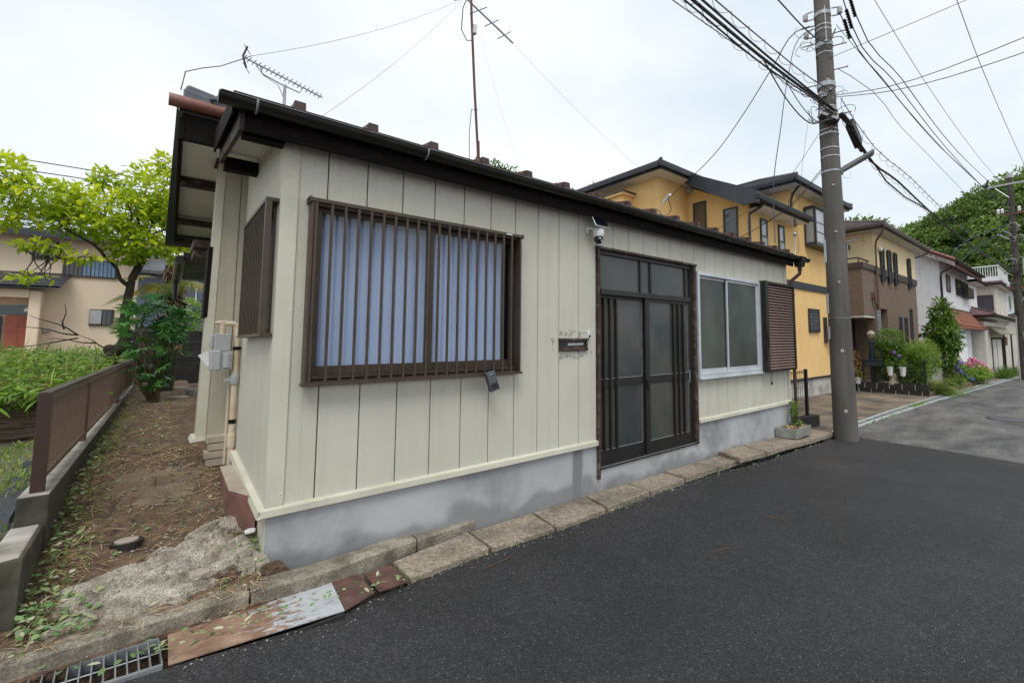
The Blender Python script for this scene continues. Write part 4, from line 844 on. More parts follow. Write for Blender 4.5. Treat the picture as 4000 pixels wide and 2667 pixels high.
build('top_channel', MB().hexa([(rl_x(.75) + .005, .75, 1.045), (rl_x(.75) + .018, .75, 1.045), (rl_x(12.6) + .018, 12.6, 1.045), (rl_x(12.6) + .005, 12.6, 1.045), (rl_x(.75) + .005, .75, 1.08), (rl_x(.75) + .018, .75, 1.08), (rl_x(12.6) + .018, 12.6, 1.08), (rl_x(12.6) + .005, 12.6, 1.08)]), RAILM, rl)
build('bottom_rail', MB().hexa([(rl_x(.75) - .012, .75, .575), (rl_x(.75) + .018, .75, .575), (rl_x(12.6) + .018, 12.6, .575), (rl_x(12.6) - .012, 12.6, .575), (rl_x(.75) - .012, .75, .605), (rl_x(.75) + .018, .75, .605), (rl_x(12.6) + .018, 12.6, .605), (rl_x(12.6) - .012, 12.6, .605)]), RAILM, rl)
y = .84; base = None
while y < 12.5:
    x = rl_x(y)
    if base is None: base = build('rail_bar', MB().box(x - .006, x + .008, y - .013, y + .013, .605, 1.06), RAILM, rl); by, bx = y, x
    else: inst(base, (x - bx, y - by, 0))
    y += .132 if y < 3 else .14
# yard on the left: gravel, sheet, timber edge, weed mound
strip('left_yard', [-5, -3.5, -2.5, -2, -1.7, -1.5, -1.3, -1.07], lambda x: -.5, lambda x: 5.1, lambda x, y: .16 + .015 * math.sin(9 * x) * math.sin(7 * y) + .02 * y, GRAVEL, ny=14)
for i, (x0, x1, a, b) in enumerate(((-1.30, -1.16, -.3, 3.6), (-1.13, -1.09, .1, 2.4))):
    mb = MB(); NN = 18
    for k in range(NN + 1):
        y = lerp(a, b, k / NN); z = .185 + .02 * y
        for q in range(4): mb.v.append((lerp(x0, x1, q / 3) + .012 * math.sin(k * 1.7 + q) - .07 * (y - .5) * .4, y, z + .012 * math.sin(k * 2.3 + q * 2.1) + .012 + i * .01))
    for k in range(NN):
        for q in range(3): j = k * 4 + q; mb.f.append((j, j + 1, j + 5, j + 4))
    tag(build('weed_sheet', mb, SHEET, smooth=True), ['wider strip of crumpled black weed sheet on the gravel left of the low wall', 'narrow strip of black weed sheet right beside the low wall'][i], 'plastic sheet')
te = thing('timber_edging', (-2, 5.1, .3), 'weathered timber boards holding back the weedy bank', 'timber edging')
for i, (z0, z1, dy) in enumerate(((.30, .415, 0), (.42, .55, .01), (.555, .70, .0))):
    build('board', MB().hexa([(-4.5, 5.04 + dy, z0 + .04), (-1.16, 5.05 + dy, z0), (-1.16, 5.09 + dy, z0), (-4.5, 5.09 + dy, z0 + .04), (-4.5, 5.04 + dy, z1 + .04), (-1.16, 5.05 + dy, z1), (-1.16, 5.09 + dy, z1), (-4.5, 5.09 + dy, z1 + .04)]), WOODBOARD, te, bevel=.008)
def bankz(x, y): return interp(y, [5, 6, 8, 12, 18, 30], [.66, .85, 1.0, 1.0, .9, .85]) + .06 * math.sin(x * 3 + y)
strip('weed_bank', [-9, -6, -4.5, -3, -2.2, -1.6, -1.1], lambda x: 5.09, lambda x: 30, bankz, SOIL, ny=18, th=.6)

def scat(n, xs, ys, zf, keep=None):
    P = []
    while len(P) < n:
        x, y = random.uniform(*xs), random.uniform(*ys)
        if keep and not keep(x, y): continue
        P.append((x, y, zf(x, y)))
    return np.array(P)
# bank weeds: broad leaves, blades, bamboo grass
def fencex(y): return interp(y, [5, 12], [-1.02, -.92])
P = np.concatenate([scat(5200, (-3.2, -1.0), (5.0, 8.5), bankz), scat(4200, (-4.5, -.95), (8.5, 15), bankz), scat(700, (-2.6, -1.15), (4.95, 5.3), lambda x, y: .62)])
P[:, 2] += rng.random(len(P)) ** 1.5 * .30
tag(leafmesh('bank_weeds', P, rdir(len(P), .15), upn(len(P), .6), .045 + .07 * rng.random(len(P)) ** 2, .02 + .03 * rng.random(len(P)), L_WEED, droop=.3, kind='stuff'), 'tangle of broad-leaved weeds covering the bank', 'weeds')
P = np.concatenate([scat(420, (-3.2, -1.05), (5.1, 9), bankz), scat(420, (-5, -1.0), (9, 16), bankz)])
D = rng.normal(0, .38, (len(P), 3)); D[:, 2] = 1
tag(leafmesh('tall_grass', P, D, rdir(len(P), 0),   .2 + .35 * rng.random(len(P)), .012 + .010 * rng.random(len(P)), L_GRASS, droop=.35, kind='stuff'), 'tall light green grass blades rising from the bank', 'grass')
mb_ = thing('bamboo_grass', (-1.5, 5.0, .7), 'low bamboo grass with lance leaves hanging over the timber boards', 'bamboo grass')
for k in range(26):
    c = np.array((random.uniform(-2.0, -1.2), random.uniform(4.85, 5.15), random.uniform(.66, .95)))
    nn = 8; P = np.tile(c, (nn, 1)); D = rdir(nn, -.05); D[:, 1] -= .35
    if k == 0: pass
    leafmesh('leaf_tuft', P, D, upn(nn, .3), .13 + .07 * rng.random(nn), .03 + .008 * rng.random(nn), L_BAMB, mb_, droop=.45)
# yard grass near
P = scat(2600, (-2.4, -1.1), (.6, 5.0), lambda x, y: .17 + .02 * y, lambda x, y: (math.sin(5 * x + 1) * math.sin(2.7 * y + .5) + random.random()) > .45)
D = rng.normal(0, .6, (len(P), 3)); D[:, 2] = .8
tag(leafmesh('yard_grass', P, D, rdir(len(P), .3), .05 + .06 * rng.random(len(P)), .008 + .006 * rng.random(len(P)), L_GRASS, droop=.4, kind='stuff'), 'thin patches of short grass in the gravel left of the railing', 'grass')
# alley litter
def akeep(x, y):
    d = min(x + 1.0, .0 - x); return random.random() < (.95 if d < .22 else .35) or y > 2
P = np.concatenate([scat(7500, (-.97, -.03), (-.35, 2.6), azk, akeep), scat(3500, (-.93, -.3), (2.6, 9), azk)]); P[:, 2] += .004 + .012 * rng.random(len(P))
D = rdir(len(P), .08, .5); tag(leafmesh('straw_litter', P, D, upn(len(P), .2), .03 + .09 * rng.random(len(P)), .002 + .0035 * rng.random(len(P)), L_LITTER, droop=.1, kind='stuff'), 'dry straw and stalks strewn over the alley soil', 'litter')
P = np.concatenate([scat(130, (-.95, -.02), (-.45, 1.2), azk, akeep), scat(200, (-.97, -.8), (-.3, 3.5), azk), scat(420, (-.9, -.3), (1.2, 9), azk)]); P[:, 2] += .008 + .02 * rng.random(len(P))
tag(leafmesh('fallen_leaves', P, rdir(len(P), .1, .6), upn(len(P), .5), .016 + .034 * rng.random(len(P)) ** 2, .012 + .024 * rng.random(len(P)) ** 2, L_DEAD, droop=.15, kind='stuff'), 'scattered pulled green and pale leaves in the alley', 'leaves')
P = np.concatenate([scat(420, (-.99, -.86), (-.25, 4), azk), scat(130, (-.95, -.7), (-.3, .05), azk), scat(60, (-.05, .0), (-.1, .3), azk)]); P[:, 2] += .015 + .05 * rng.random(len(P))
tag(leafmesh('creeping_weeds', P, rdir(len(P), .2), upn(len(P), .4), .018 + .03 * rng.random(len(P)), .014 + .018 * rng.random(len(P)), L_DEAD, droop=.2, kind='stuff'), 'small creeping weeds at the foot of the low wall', 'weeds')
P = np.concatenate([scat(700, (-.95, -.75), (-.2, 6), azk), scat(500, (-.9, -.1), (.4, 8), azk), scat(120, (-.1, -.0), (.2, 1.6), azk)])
D = rng.normal(0, .8, (len(P), 3)); D[:, 2] = .7
tag(leafmesh('path_grass', P, D, rdir(len(P), .3), .025 + .05 * rng.random(len(P)), .004 + .004 * rng.random(len(P)), L_GRASS, droop=.5, kind='stuff'), 'sparse short grass sprouting along the alley path', 'grass')
# pebbles
mb = MB()
for p in np.concatenate([scat(420, (-.95, .02), (-.4, 2.5), azk), scat(60, (-.5, 0), (-.15, .5), azk)]):
    r = random.uniform(.003, .012); mb.ball((p[0], p[1], p[2] + r * .3), r, 6, 4, .6)
tag(build('pebbles', mb, PEBBLE, smooth=True, kind='stuff'), 'small pebbles scattered on the alley soil', 'pebbles')
for (x, y, r, l) in ((-.045, .23, .035, 'white shell-like stone at the corner of the house'), (-.3, -.08, .05, 'flat grey concrete shard lying on the apron'), (-.03, -.13, .03, 'mossy round stone by the house corner')):
    rr = random.Random(int(r * 1000)); pts = [(x + r * rr.uniform(.6, 1.1) * math.cos(t), y + r * rr.uniform(.5, 1) * math.sin(t), az(x, y) + .075 + .0 * t) for t in [k * .9 for k in range(7)]]
    tag(build('loose_stone', MB().slab(pts, .02), WHITE_P if r == .035 else STONE_TOP, bevel=.004), l, 'stone')
# leaves growing in the open gutter
tf = thing('gutter_plant', (-.55, -.55, -.2), 'green broad-leaved plant growing up under the end of the grating', 'plant')
for k in range(9):
    P = np.array([(random.uniform(-.60, -.45), random.uniform(-.62, -.46), random.uniform(-.20, -.12))]); leafmesh('leaf', P, rdir(1, .1), upn(1, .2), np.array([.07]), np.array([.06]), L_BUSH, tf)

# ------------------------------------------------------------------ left background
rwz = thing('dark_block_wall', (0, 12.0, .5), 'dark stained concrete wall closing the far end of the alley', 'wall')
DK = mat('black_stained_wall', (.028, .025, .022), (.012, .011, .01), scale=3, rough=.95, bump=.5, bscale=30)
for r in range(5):
    for c in range(4): build('wall_block', MB().box(-.98 + c * .42 + .004, -.98 + (c + 1) * .42 - .004, 12.0, 12.15, .42 + r * .262, .42 + (r + 1) * .262 - .006), DK, rwz, bevel=.006)
def branch(mb, p0, p1, r0, r1, w=.08, n=6):
    p0, p1 = Vector(p0), Vector(p1); L = (p1 - p0).length; pts, rs = [], []
    ph = random.uniform(0, 6)
    for i in range(n + 1):
        t = i / n; v = p0.lerp(p1, t) + Vector((math.sin(t * 5 + ph), math.cos(t * 4 + ph), math.sin(t * 3 + ph) * .6)) * w * L * math.sin(math.pi * t)
        pts.append(v); rs.append(lerp(r0, r1, t))
    mb.tube(pts, rs, 7); return pts
# persimmon tree
pt = thing('persimmon_tree', (-1.08, 8, .95), 'spreading tree with bright yellow-green leaves and crooked dark trunk', 'tree')
tk = MB(); tk.tube([(-1.10, 8, .85), (-1.09, 8, 1.12), (-1.06, 7.98, 1.26), (-.95, 8, 1.36), (-.92, 8.0, 1.5), (-.95, 8, 1.8), (-.93, 8, 2.15), (-.90, 8, 2.5)], [.11, .10, .11, .095, .075, .068, .062, .055], 10)
tk.ball((-1.10, 7.95, 1.32), .075, 8, 6)
build('trunk', tk, BARK, pt, smooth=True)
lb_ = MB(); tips = []
main = [((-.90, 8, 2.45), (-.88, 8.1, 3.25), .045), ((-.90, 8, 2.5), (-.70, 7.9, 3.5), .04), ((-.91, 8, 2.4), (-1.22, 7.8, 2.85), .038), ((-1.22, 7.8, 2.85), (-1.75, 7.6, 3.35), .025), ((-.88, 8.1, 3.2), (-1.4, 8.2, 3.75), .028), ((-1.4, 8.2, 3.75), (-2.3, 8.0, 4.0), .016),
        ((-.70, 7.9, 3.5), (-.55, 8.0, 4.6), .02), ((-.75, 8.0, 3.3), (-.3, 8.1, 3.7), .02), ((-.88, 8.1, 3.2), (-.8, 8.3, 4.3), .022), ((-1.22, 7.8, 2.85), (-1.95, 7.5, 2.75), .016), ((-.88, 8, 3.2), (-1.0, 7.2, 3.7), .02), ((-1.3, 8.1, 3.6), (-1.3, 8, 4.3), .016)]
for a, b, r in main: tips += branch(lb_, a, b, r, r * .45)[2:]
blobs = [(-1.25, 8.0, 3.72, .85, .8, .36), (-.75, 8.0, 4.15, .42, .6, .5), (-.48, 8.0, 3.85, .30, .5, .33), (-1.95, 7.9, 3.75, .5, .6, .30), (-1.4, 7.8, 3.35, .8, .6, .16), (-2.35, 7.9, 4.1, .28, .4, .3), (-.85, 7.8, 3.15, .55, .5, .2),
         (-1.9, 7.6, 2.93, .33, .25, .07), (-1.5, 7.6, 2.8, .3, .25, .06), (-1.95, 7.5, 2.42, .25, .12, .05), (-.62, 8, 4.75, .14, .2, .16), (-.40, 8, 4.45, .1, .15, .18), (-1.35, 8, 4.25, .2, .3, .14), (-.3, 8.1, 3.5, .2, .3, .2), (-2.45, 7.8, 3.35, .35, .4, .18)]
for b in blobs:
    for _ in range(9):
        u = rng.normal(0, 1, 3); u /= np.linalg.norm(u); t = Vector((b[0] + u[0] * b[3] * .8, b[1] + u[1] * b[4] * .8, b[2] + u[2] * b[5] * .8))
        s = min(tips[:], key=lambda q: (q - t).length + random.random() * .15)
        if (s - t).length < 1.3: branch(lb_, s, t, .009, .003, .06, 4)
for a, b in (((-1.10, 7.9, 1.32), (-1.45, 7.8, 1.55)), ((-1.45, 7.8, 1.55), (-1.95, 7.6, 1.85)), ((-1.45, 7.8, 1.55), (-2.1, 7.7, 1.68)), ((-1.6, 7.75, 1.64), (-1.62, 7.7, 2.05)), ((-1.45, 7.8, 1.5), (-2.2, 7.9, 1.35)), ((-1.25, 7.9, 1.42), (-1.8, 8.0, 1.5))): branch(lb_, a, b, .013, .003, .07, 6)
build('limbs', lb_, BARK, pt, smooth=True, kind='stuff')
# the largest leaves singly, the rest as one mass
lv = None
for k in range(12):
    P = np.array([(0., 0., 0.)]); o = leafmesh('leaf', P, np.array([(1., 0, 0)]), np.array([(0, 0, 1.)]), np.array([.13]), np.array([.075]), L_PERS, None, droop=.3, seedv=np.array([.3 + .65 * k / 12])); o.parent = pt
    lv = (lv or []) + [o]
wts = np.array([b[3] * b[5] for b in blobs]); wts /= wts.sum()
for k in range(300):
    b = blobs[rng.choice(len(blobs), p=wts)]; u = rng.normal(0, 1, 3); u /= np.linalg.norm(u); u[1] = -abs(u[1])
    p = Vector((b[0] + u[0] * b[3] * 1.05, b[1] + u[1] * b[4] * 1.02, b[2] + u[2] * b[5] * 1.1)) - pt.location
    c = lv[k % 12] if k < 12 else lv[k % 12].copy()
    if k >= 12: COL.objects.link(c)
    c.location = p; c.rotation_euler = (random.uniform(-.5, .5), random.uniform(-.1, .6), random.uniform(0, 6.28)); q = random.uniform(.8, 1.25); c.scale = (q, q, q)
blobs += [(-.95, 7.9, 2.95, .3, .35, .15), (-.35, 8.1, 3.1, .25, .35, .2)]
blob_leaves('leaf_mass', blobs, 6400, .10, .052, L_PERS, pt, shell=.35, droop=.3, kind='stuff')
# fatsia
ft = thing('fatsia_shrub', (-.5, 7.4, .42), 'dark green shrub with large hand-shaped leaves at the alley end', 'shrub')
st = MB(); fb = []
for k in range(9):
    t = Vector((random.uniform(-.85, -.2), 7.4 + random.uniform(-.3, .3), random.uniform(1.3, 2.1))); branch(st, (-.5 + random.uniform(-.06, .06), 7.4, .42), t, .028, .01, .1, 6); fb.append(t)
build('stems', st, BARK2, ft, smooth=True)
def palmate(r, lobes=8, v=.5):
    vs, fs = [(0, 0, 0)], []
    for i in range(lobes):
        a = lerp(-2.45, 2.45, i / (lobes - 1)); L = r * (1 - .28 * abs(a) / 2.45)
        for da, rr2, zz in ((-.24, .45, .01), (-.13, .75, 0), (0, 1, -.06), (.13, .75, 0), (.24, .45, .01)):
            vs.append((L * rr2 * math.cos(a + da), L * rr2 * math.sin(a + da), zz * r * 2))
        o = 1 + i * 5; fs += [(0, o, o + 1, o + 2, o + 3, o + 4)]
        if i: fs.append((0, o - 1, o))
    return vs, fs
fl = []
for k in range(6):
    vs, fs = palmate(.17, 8); me = bpy.data.meshes.new('leaf'); me.from_pydata(vs, [], fs); at = me.attributes.new('v', 'FLOAT', 'FACE'); at.data.foreach_set('value', [.1 + k * .16] * len(fs)); me.materials.append(L_FATS); fl.append(me)
for k in range(150):
    o = bpy.data.objects.new('leaf', fl[k % 6]); COL.objects.link(o); o.parent = ft
    if k < 120: x, z = random.uniform(-.95, -.12), random.uniform(1.15, 2.2); z = min(z, 2.35 - abs(x + .58) * .9)
    else: x, z = random.uniform(-.75, -.35), random.uniform(.65, 1.2)
    o.location = Vector((x, 7.4 + random.uniform(-.45, .35), z)) - ft.location
    o.rotation_euler = (random.uniform(.1, 1.0), random.uniform(-.5, .5), random.uniform(0, 6.28)); q = random.uniform(.7, 1.25); o.scale = (q, q, q)
# palm
pm_ = thing('fan_palm', (-.33, 9.3, .45), 'shaggy fan palm with yellowing fronds behind the dark shrub', 'palm tree')
tr = MB(); tr.tube([(-.33, 9.3, .4), (-.30, 9.3, 1.6), (-.33, 9.3, 3.0)], [.10, .12, .15], 12)
build('trunk', tr, BARK, pm_, smooth=True)
hp = scat(700, (-.46, -.2), (9.15, 9.4), lambda x, y: random.uniform(1.3, 3.1)); D = rng.normal(0, .5, (700, 3)); D[:, 2] = -1
leafmesh('trunk_fibre', hp, D, rdir(700), .12 + .2 * rng.random(700), .01 + .015 * rng.random(700), L_LITTER, pm_, kind='stuff')
def frond(c, d, r, m):
    mbv = []; c = Vector(c); d = Vector(d).normalized(); s = d.cross(Vector((0, 0, 1))).normalized(); n = 26
    P = np.tile(np.array(c + d * r * .1), (n, 1)); A = np.linspace(-1.9, 1.9, n); D = np.array([list(d * math.cos(a) + s * math.sin(a) + Vector((0, 0, -.12))) for a in A])
    return leafmesh('frond', P, D, np.tile(np.array(s.cross(d)), (n, 1)), np.full(n, r) * (1 - .15 * np.abs(A) / 1.9), np.full(n, r * .075), m, pm_, droop=.12)
for c, d, r in (((-.85, 9.2, 2.45), (-1, -.2, -.5), .62), ((-.75, 9.2, 2.75), (-1, -.3, -.15), .5), ((-.1, 9.1, 2.7), (.5, -1, -.5), .5), ((-.5, 9.0, 2.6), (-.4, -1, -.8), .5), ((-.3, 9.3, 3.3), (.2, -.5, 1), .6), ((-.1, 9.3, 3.4), (1, 0, .7), .6), ((-.6, 9.4, 3.3), (-1, .3, .6), .6), ((-.95, 9.0, 1.9), (-.6, -.5, -1), .4)):
    frond(c, d, r, L_PALM)
# bright bush and blue-grey house beyond the wall
bb = thing('bright_bush', (-.02, 13.2, .5), 'bright lime-green bush behind the dark wall', 'bush')
blob_leaves('foliage', [(.0, 13.2, 1.9, .35, .4, .5), (.1, 13.3, 2.3, .25, .3, .35), (-.1, 13.1, 1.6, .3, .3, .3)], 2200, .08, .035, leafmesh and L_WEED, bb)
bgd = thing('blue_grey_house', (-.2, 26, .5), 'blue-grey metal-clad house glimpsed beyond the alley wall', 'house')
BGM = mat('blue_grey_cladding', (.09, .12, .17), (.07, .095, .14), scale=2, rough=.5)
build('wall', MB().box(-1.2, 4, 26, 34, .4, 4.7), BGM, bgd); build('roof', MB().extr([(-1.4, 25.6, 4.6), (4.2, 25.6, 4.6), (4.2, 30, 6), (-1.4, 30, 6)], (0, 0, .15)), NAVY_ROOF, bgd)
build('window', MB().box(-.2, .8, 25.95, 26, 3.3, 4.2), WHITE_P, bgd); build('pane', MB().box(-.15, .75, 25.93, 25.949, 3.35, 4.15), FARGLASS, bgd)
for i in range(6): build('cladding_line', MB().box(-1.2, 4, 25.97, 25.999, 1 + i * .5, 1.03 + i * .5), NAVY_TRIM, bgd)

# tan house (street face 28 m back)
K = 1.898
def tz(z): return 1.377 + (z - 1.377) * K
def txx(x): return -.5695 + (x + .5695) * K
TY = 28.0
th_ = thing('tan_house', (-4, TY, .7), 'tan stucco two-storey house with orange-red door behind the tree', 'house')
build('wall', MB().box(-12, -.9, TY, TY + 8, .5, tz(3.95)), TAN_WALL, th_)
build('roof', MB().extr([(-13, TY - .7, tz(3.85)), (-.3, TY - .7, tz(3.95)), (-2.6, TY + 4, tz(3.95) + 2.6), (-13, TY + 4, tz(3.85) + 2.6)], (0, 0, .14)), NAVY_ROOF, th_)
mb = MB()
for k in range(16):
    t = k / 16; mb.extr([(-13, TY - .7 + t * 4.7 - .02, tz(3.85) + t * 2.6 + .15), (-.3 - 2.3 * t, TY - .7 + t * 4.7 - .02, tz(3.95) + t * 2.55 + .15), (-.3 - 2.3 * t, TY - .7 + t * 4.7 + .1, tz(3.95) + t * 2.6 + .21), (-13, TY - .7 + t * 4.7 + .1, tz(3.85) + t * 2.6 + .21)], (0, 0, .04))
build('roof_course', mb, ALU, th_, kind='stuff')
build('eave_gutter', MB().box(-13, -.3, TY - .82, TY - .7, tz(3.85) - .05, tz(3.9) + .1), NAVY_TRIM, th_)
def twin(x0, x1, z0, z1, bars, glass=FARGLASS, P=th_, Y=TY, fm=None, name='window'):
    fm = fm or BROWN_METAL
    w = build(name, MB().box(x0, x1, Y - .09, Y + .02, z0 - .05, z0).box(x0, x0 + .05, Y - .06, Y, z0, z1).box(x1 - .05, x1, Y - .06, Y, z0, z1).box(x0, x1, Y - .06, Y, z1 - .05, z1).box((x0 + x1) / 2 - .025, (x0 + x1) / 2 + .025, Y - .055, Y, z0, z1), fm, P)
    build('pane', MB().box(x0 + .05, x1 - .05, Y - .035, Y - .02, z0, z1 - .05), glass, w)
    for i in range(bars):
        x = lerp(x0, x1, (i + .5) / bars); build('bar', MB().box(x - .012, x + .012, Y - .12, Y - .09, z0, z1), fm, w)
    return w
twin(txx(-2.65), txx(-2.27), tz(3.38), tz(3.80), 7)
twin(txx(-2.18), txx(-1.30), tz(3.03), tz(3.44), 13)
build('blue_curtain', MB().box(txx(-1.86), txx(-1.32), TY - .05, TY - .036, tz(3.05), tz(3.42)), mat('sky_blue_curtain', (.28, .45, .66), rough=.8), th_)
twin(txx(-1.70), txx(-1.30), tz(1.88), tz(2.25), 5)
build('fly_screen', MB().box(txx(-1.69), txx(-1.5), TY - .14, TY - .125, tz(1.90), tz(2.23)), METER, th_)
pr_ = build('porch_roof', MB().extr([(txx(-3.6), TY - 1.3, tz(2.62)), (txx(-2.13), TY - 1.3, tz(2.66)), (txx(-2.03), TY, tz(3.02)), (txx(-3.6), TY, tz(2.98))], (0, 0, .1)), NAVY_TRIM, th_)
for k in range(4): build('batten', MB().extr([(txx(-3.6), TY - 1.3 + k * .33, tz(2.64) + k * .17), (txx(-2.12), TY - 1.3 + k * .33, tz(2.68) + k * .17), (txx(-2.1), TY - 1.25 + k * .33, tz(2.70) + k * .17), (txx(-3.6), TY - 1.25 + k * .33, tz(2.66) + k * .17)], (0, 0, .06)), NAVY_ROOF, pr_)
build('porch_pillar', MB().box(txx(-2.58), txx(-2.40), TY - .9, TY, .5, tz(2.6)), TAN_WALL, th_, bevel=.05)
build('porch_beam', MB().box(txx(-3.6), txx(-2.58), TY - .9, TY, tz(2.44), tz(2.62)), TAN_WALL, th_)
dr_ = build('front_door', MB().box(txx(-2.93), txx(-2.56), TY - .12, TY - .02, .6, tz(2.06)), mat('terracotta_door', (.36, .10, .06), (.31, .085, .05), rough=.5), th_)
for i in range(2):
    for j in range(3): build('door_panel', MB().box(txx(-2.88) + i * .33, txx(-2.88) + i * .33 + .25, TY - .135, TY - .121, .75 + j * .6, 1.2 + j * .6), MATS['terracotta_door'], dr_, bevel=.01)
build('door_transom', MB().box(txx(-3.3), txx(-2.56), TY - .1, TY - .03, tz(2.08), tz(2.29)), FARGLASS, th_); build('door_side_panel', MB().box(txx(-3.15), txx(-2.97), TY - .12, TY - .02, .6, tz(2.04)), NAVY_TRIM, th_)
build('meter_box', MB().box(txx(-2.38), txx(-2.28), TY - .15, TY, tz(1.70), tz(1.78)), METER, th_)
lm = build('porch_light', MB().lathe((txx(-2.60), TY - .25, tz(2.14)), [(.15, 0), (.14, .12), (.06, .2)], 12), WHITE_P, th_)

# ------------------------------------------------------------------ planter, mesh fence, utility pole
pl_ = thing('stone_planter', (7.2, -.16, -.2), 'grey stone trough planter standing on the gutter slabs at the house end', 'planter')
GRANITE = mat('grey_trough_stone', (.30, .30, .27), (.17, .17, .155), scale=8, detail=9, rough=.9, bump=.6, bscale=80, dirt_or_tint=(.1, .11, .08), dscale=4, damt=.6)
A, B, Cc, D_ = (6.86, -.02), (6.90, -.35), (7.51, -.345), (7.50, -.0)
def wallpc(p, q, inn, z0, z1):
    (x0, y0), (x1, y1) = p, q; dx, dy = x1 - x0, y1 - y0; L = math.hypot(dx, dy); nx, ny = -dy / L * inn, dx / L * inn
    return [(x0, y0, z0), (x1, y1, z0), (x1 + nx, y1 + ny, z0), (x0 + nx, y0 + ny, z0), (x0, y0, z1), (x1, y1, z1), (x1 + nx, y1 + ny, z1), (x0 + nx, y0 + ny, z1)]
mb = MB()
for p, q in ((A, B), (B, Cc), (Cc, D_), (D_, A)): mb.hexa(wallpc(p, q, .035, -.20, -.045))
build('trough', mb, GRANITE, pl_, bevel=.006)
build('soil_fill', MB().slab([(6.88, -.04, -.07), (6.92, -.33, -.07), (7.49, -.325, -.07), (7.48, -.02, -.07)], .1), SOIL, pl_)
P = scat(260, (6.92, 7.47), (-.31, -.05), lambda x, y: -.065); tag(leafmesh('dry_leaves', P, rdir(260, .3), upn(260, .6), .04 + .05 * rng.random(260), .012 + .02 * rng.random(260), L_LITTER, droop=.3, kind='stuff'), 'dead leaves and stalks heaped in the stone planter', 'dead leaves')
gpz = thing('planter_plant', (7.33, -.12, -.07), 'small green vine climbing by the downpipe from the planter', 'plant')
blob_leaves('leaves', [(7.35, -.12, .12, .08, .06, .16), (7.40, -.1, .28, .09, .06, .07), (7.28, -.14, .22, .06, .05, .06), (7.35, -.2, -.03, .12, .08, .03)], 230, .045, .03, L_BUSH, gpz, shell=.2)
build('stem', MB().tube([(7.33, -.12, -.07), (7.36, -.11, .1), (7.38, -.1, .3)], .004, 5), BARK2, gpz)
mf = thing('mesh_fence', (9.6, .6, -.3), 'black wire mesh fence panel with post on a dark block beyond the downpipe', 'fence')
build('foot_block', MB().hexa([(8.35, .30, -.38), (9.30, .22, -.38), (9.34, .42, -.38), (8.35, .5, -.38), (8.35, .30, -.12), (9.30, .22, -.14), (9.34, .42, -.14), (8.35, .5, -.12)]), DK, mf, bevel=.006)
fpx, fpy = 9.08, .38
build('post', MB().box(fpx - .03, fpx + .03, fpy - .03, fpy + .03, -.14, .80), BLACK_P, mf, bevel=.004)
for k in range(9): build('wire', MB().tube([(fpx - .09 - k * .085, fpy + .004 * k, -.02), (fpx - .09 - k * .085, fpy + .004 * k, .77)], .004, 5), BLACK_P, mf)
for z in (-.01, .03, .25, .45, .62, .72, .77): build('cross_wire', MB().tube([(fpx - .03, fpy, z), (8.3, fpy + .03, z)], .004, 5), BLACK_P, mf)
mb = MB()
for k in range(13): mb.tube([(fpx - .06 - k * .055 + .02 * math.cos(a), fpy, .75 + .022 * math.sin(a)) for a in [math.pi * i / 4 for i in range(9)]], .003, 4)
build('loops', mb, BLACK_P, mf)

up = thing('utility_pole', (8.33, -.61, -.39), 'tall grey concrete utility pole leaning slightly at the roadside', 'utility pole')
def pole_c(z): t = (z + .39) / 9; return Vector((8.335 - .035 * t, -.61 + .06 * t, z))
def pole_r(z): return lerp(.205, .125, (z + .39) / 10.5)
zs = [-.5 + i * .6 for i in range(20)]
build('shaft', MB().tube([pole_c(z) for z in zs], [pole_r(z) for z in zs], 28), POLE_M, up, smooth=True)
CM = Vector((-.5695, -3.703, 0))
def band(z, h, m, name='steel_band', dr=.004):
    c = pole_c(z); return build(name, MB().lathe((c.x, c.y, z), [(pole_r(z) + dr * .2, -h / 2), (pole_r(z) + dr, -h / 2), (pole_r(z) + dr, h / 2), (pole_r(z) + dr * .2, h / 2)], 28), m, up)
for z, h in ((7.60, .07), (6.98, .08), (6.18, .09), (5.69, .05)): band(z, h, STEEL, 'clamp_band', .01)
for z, h in ((7.36, .014), (7.27, .014), (6.80, .014), (5.74, .012), (5.30, .012), (4.94, .012), (4.78, .012), (1.78, .008)): band(z, h, STEEL if z < 2 else WHITE_P, 'tie_band', .006)
for z in (5.22, 4.50): band(z, .035, STEEL, 'punched_band', .008)
vd = Vector((CM.x - 8.33, CM.y + .6, 0)).normalized(); sdv = Vector((-vd.y, vd.x, 0))
def pole_pt(z, a, d):   # a: -1 right of view .. +1 left, on the near surface
    c = pole_c(z); s = -sdv * a; f = vd * math.sqrt(max(0, 1 - a * a)); return c + (s + f) * (pole_r(z) + d)
for z, a in ((5.25, .55), (4.22, .45), (3.35, .45), (2.43, .45), (6.25, .6), (6.98, .2)):
    p, q = pole_pt(z, -a * .6, -.01), pole_pt(z, -a * .6, .05); build('step_socket', MB().tube([pole_pt(z, -a * .3, -.01), pole_pt(z, -a * .3, .012)], .022, 12), WHITE_P, up)
    build('step_bolt', MB().tube([pole_pt(z, -a * .3, -.01), pole_pt(z, -a * .3, .10) + Vector((-.02, 0, .02))], .009, 8).tube([pole_pt(z, -a * .3, .10) + Vector((-.02, 0, .02)), pole_pt(z, -a * .3, .115) + Vector((-.023, 0, .023))], .016, 8), RED_METAL, up)
for z in (1.20, .15):
    build('bolt_hole', MB().tube([pole_pt(z, -.1, -.01), pole_pt(z, -.1, .006)], .026, 14), WHITE_P, up); build('hole_centre', MB().tube([pole_pt(z, -.1, .002), pole_pt(z, -.1, .009)], .012, 12), BLACK_P, up)
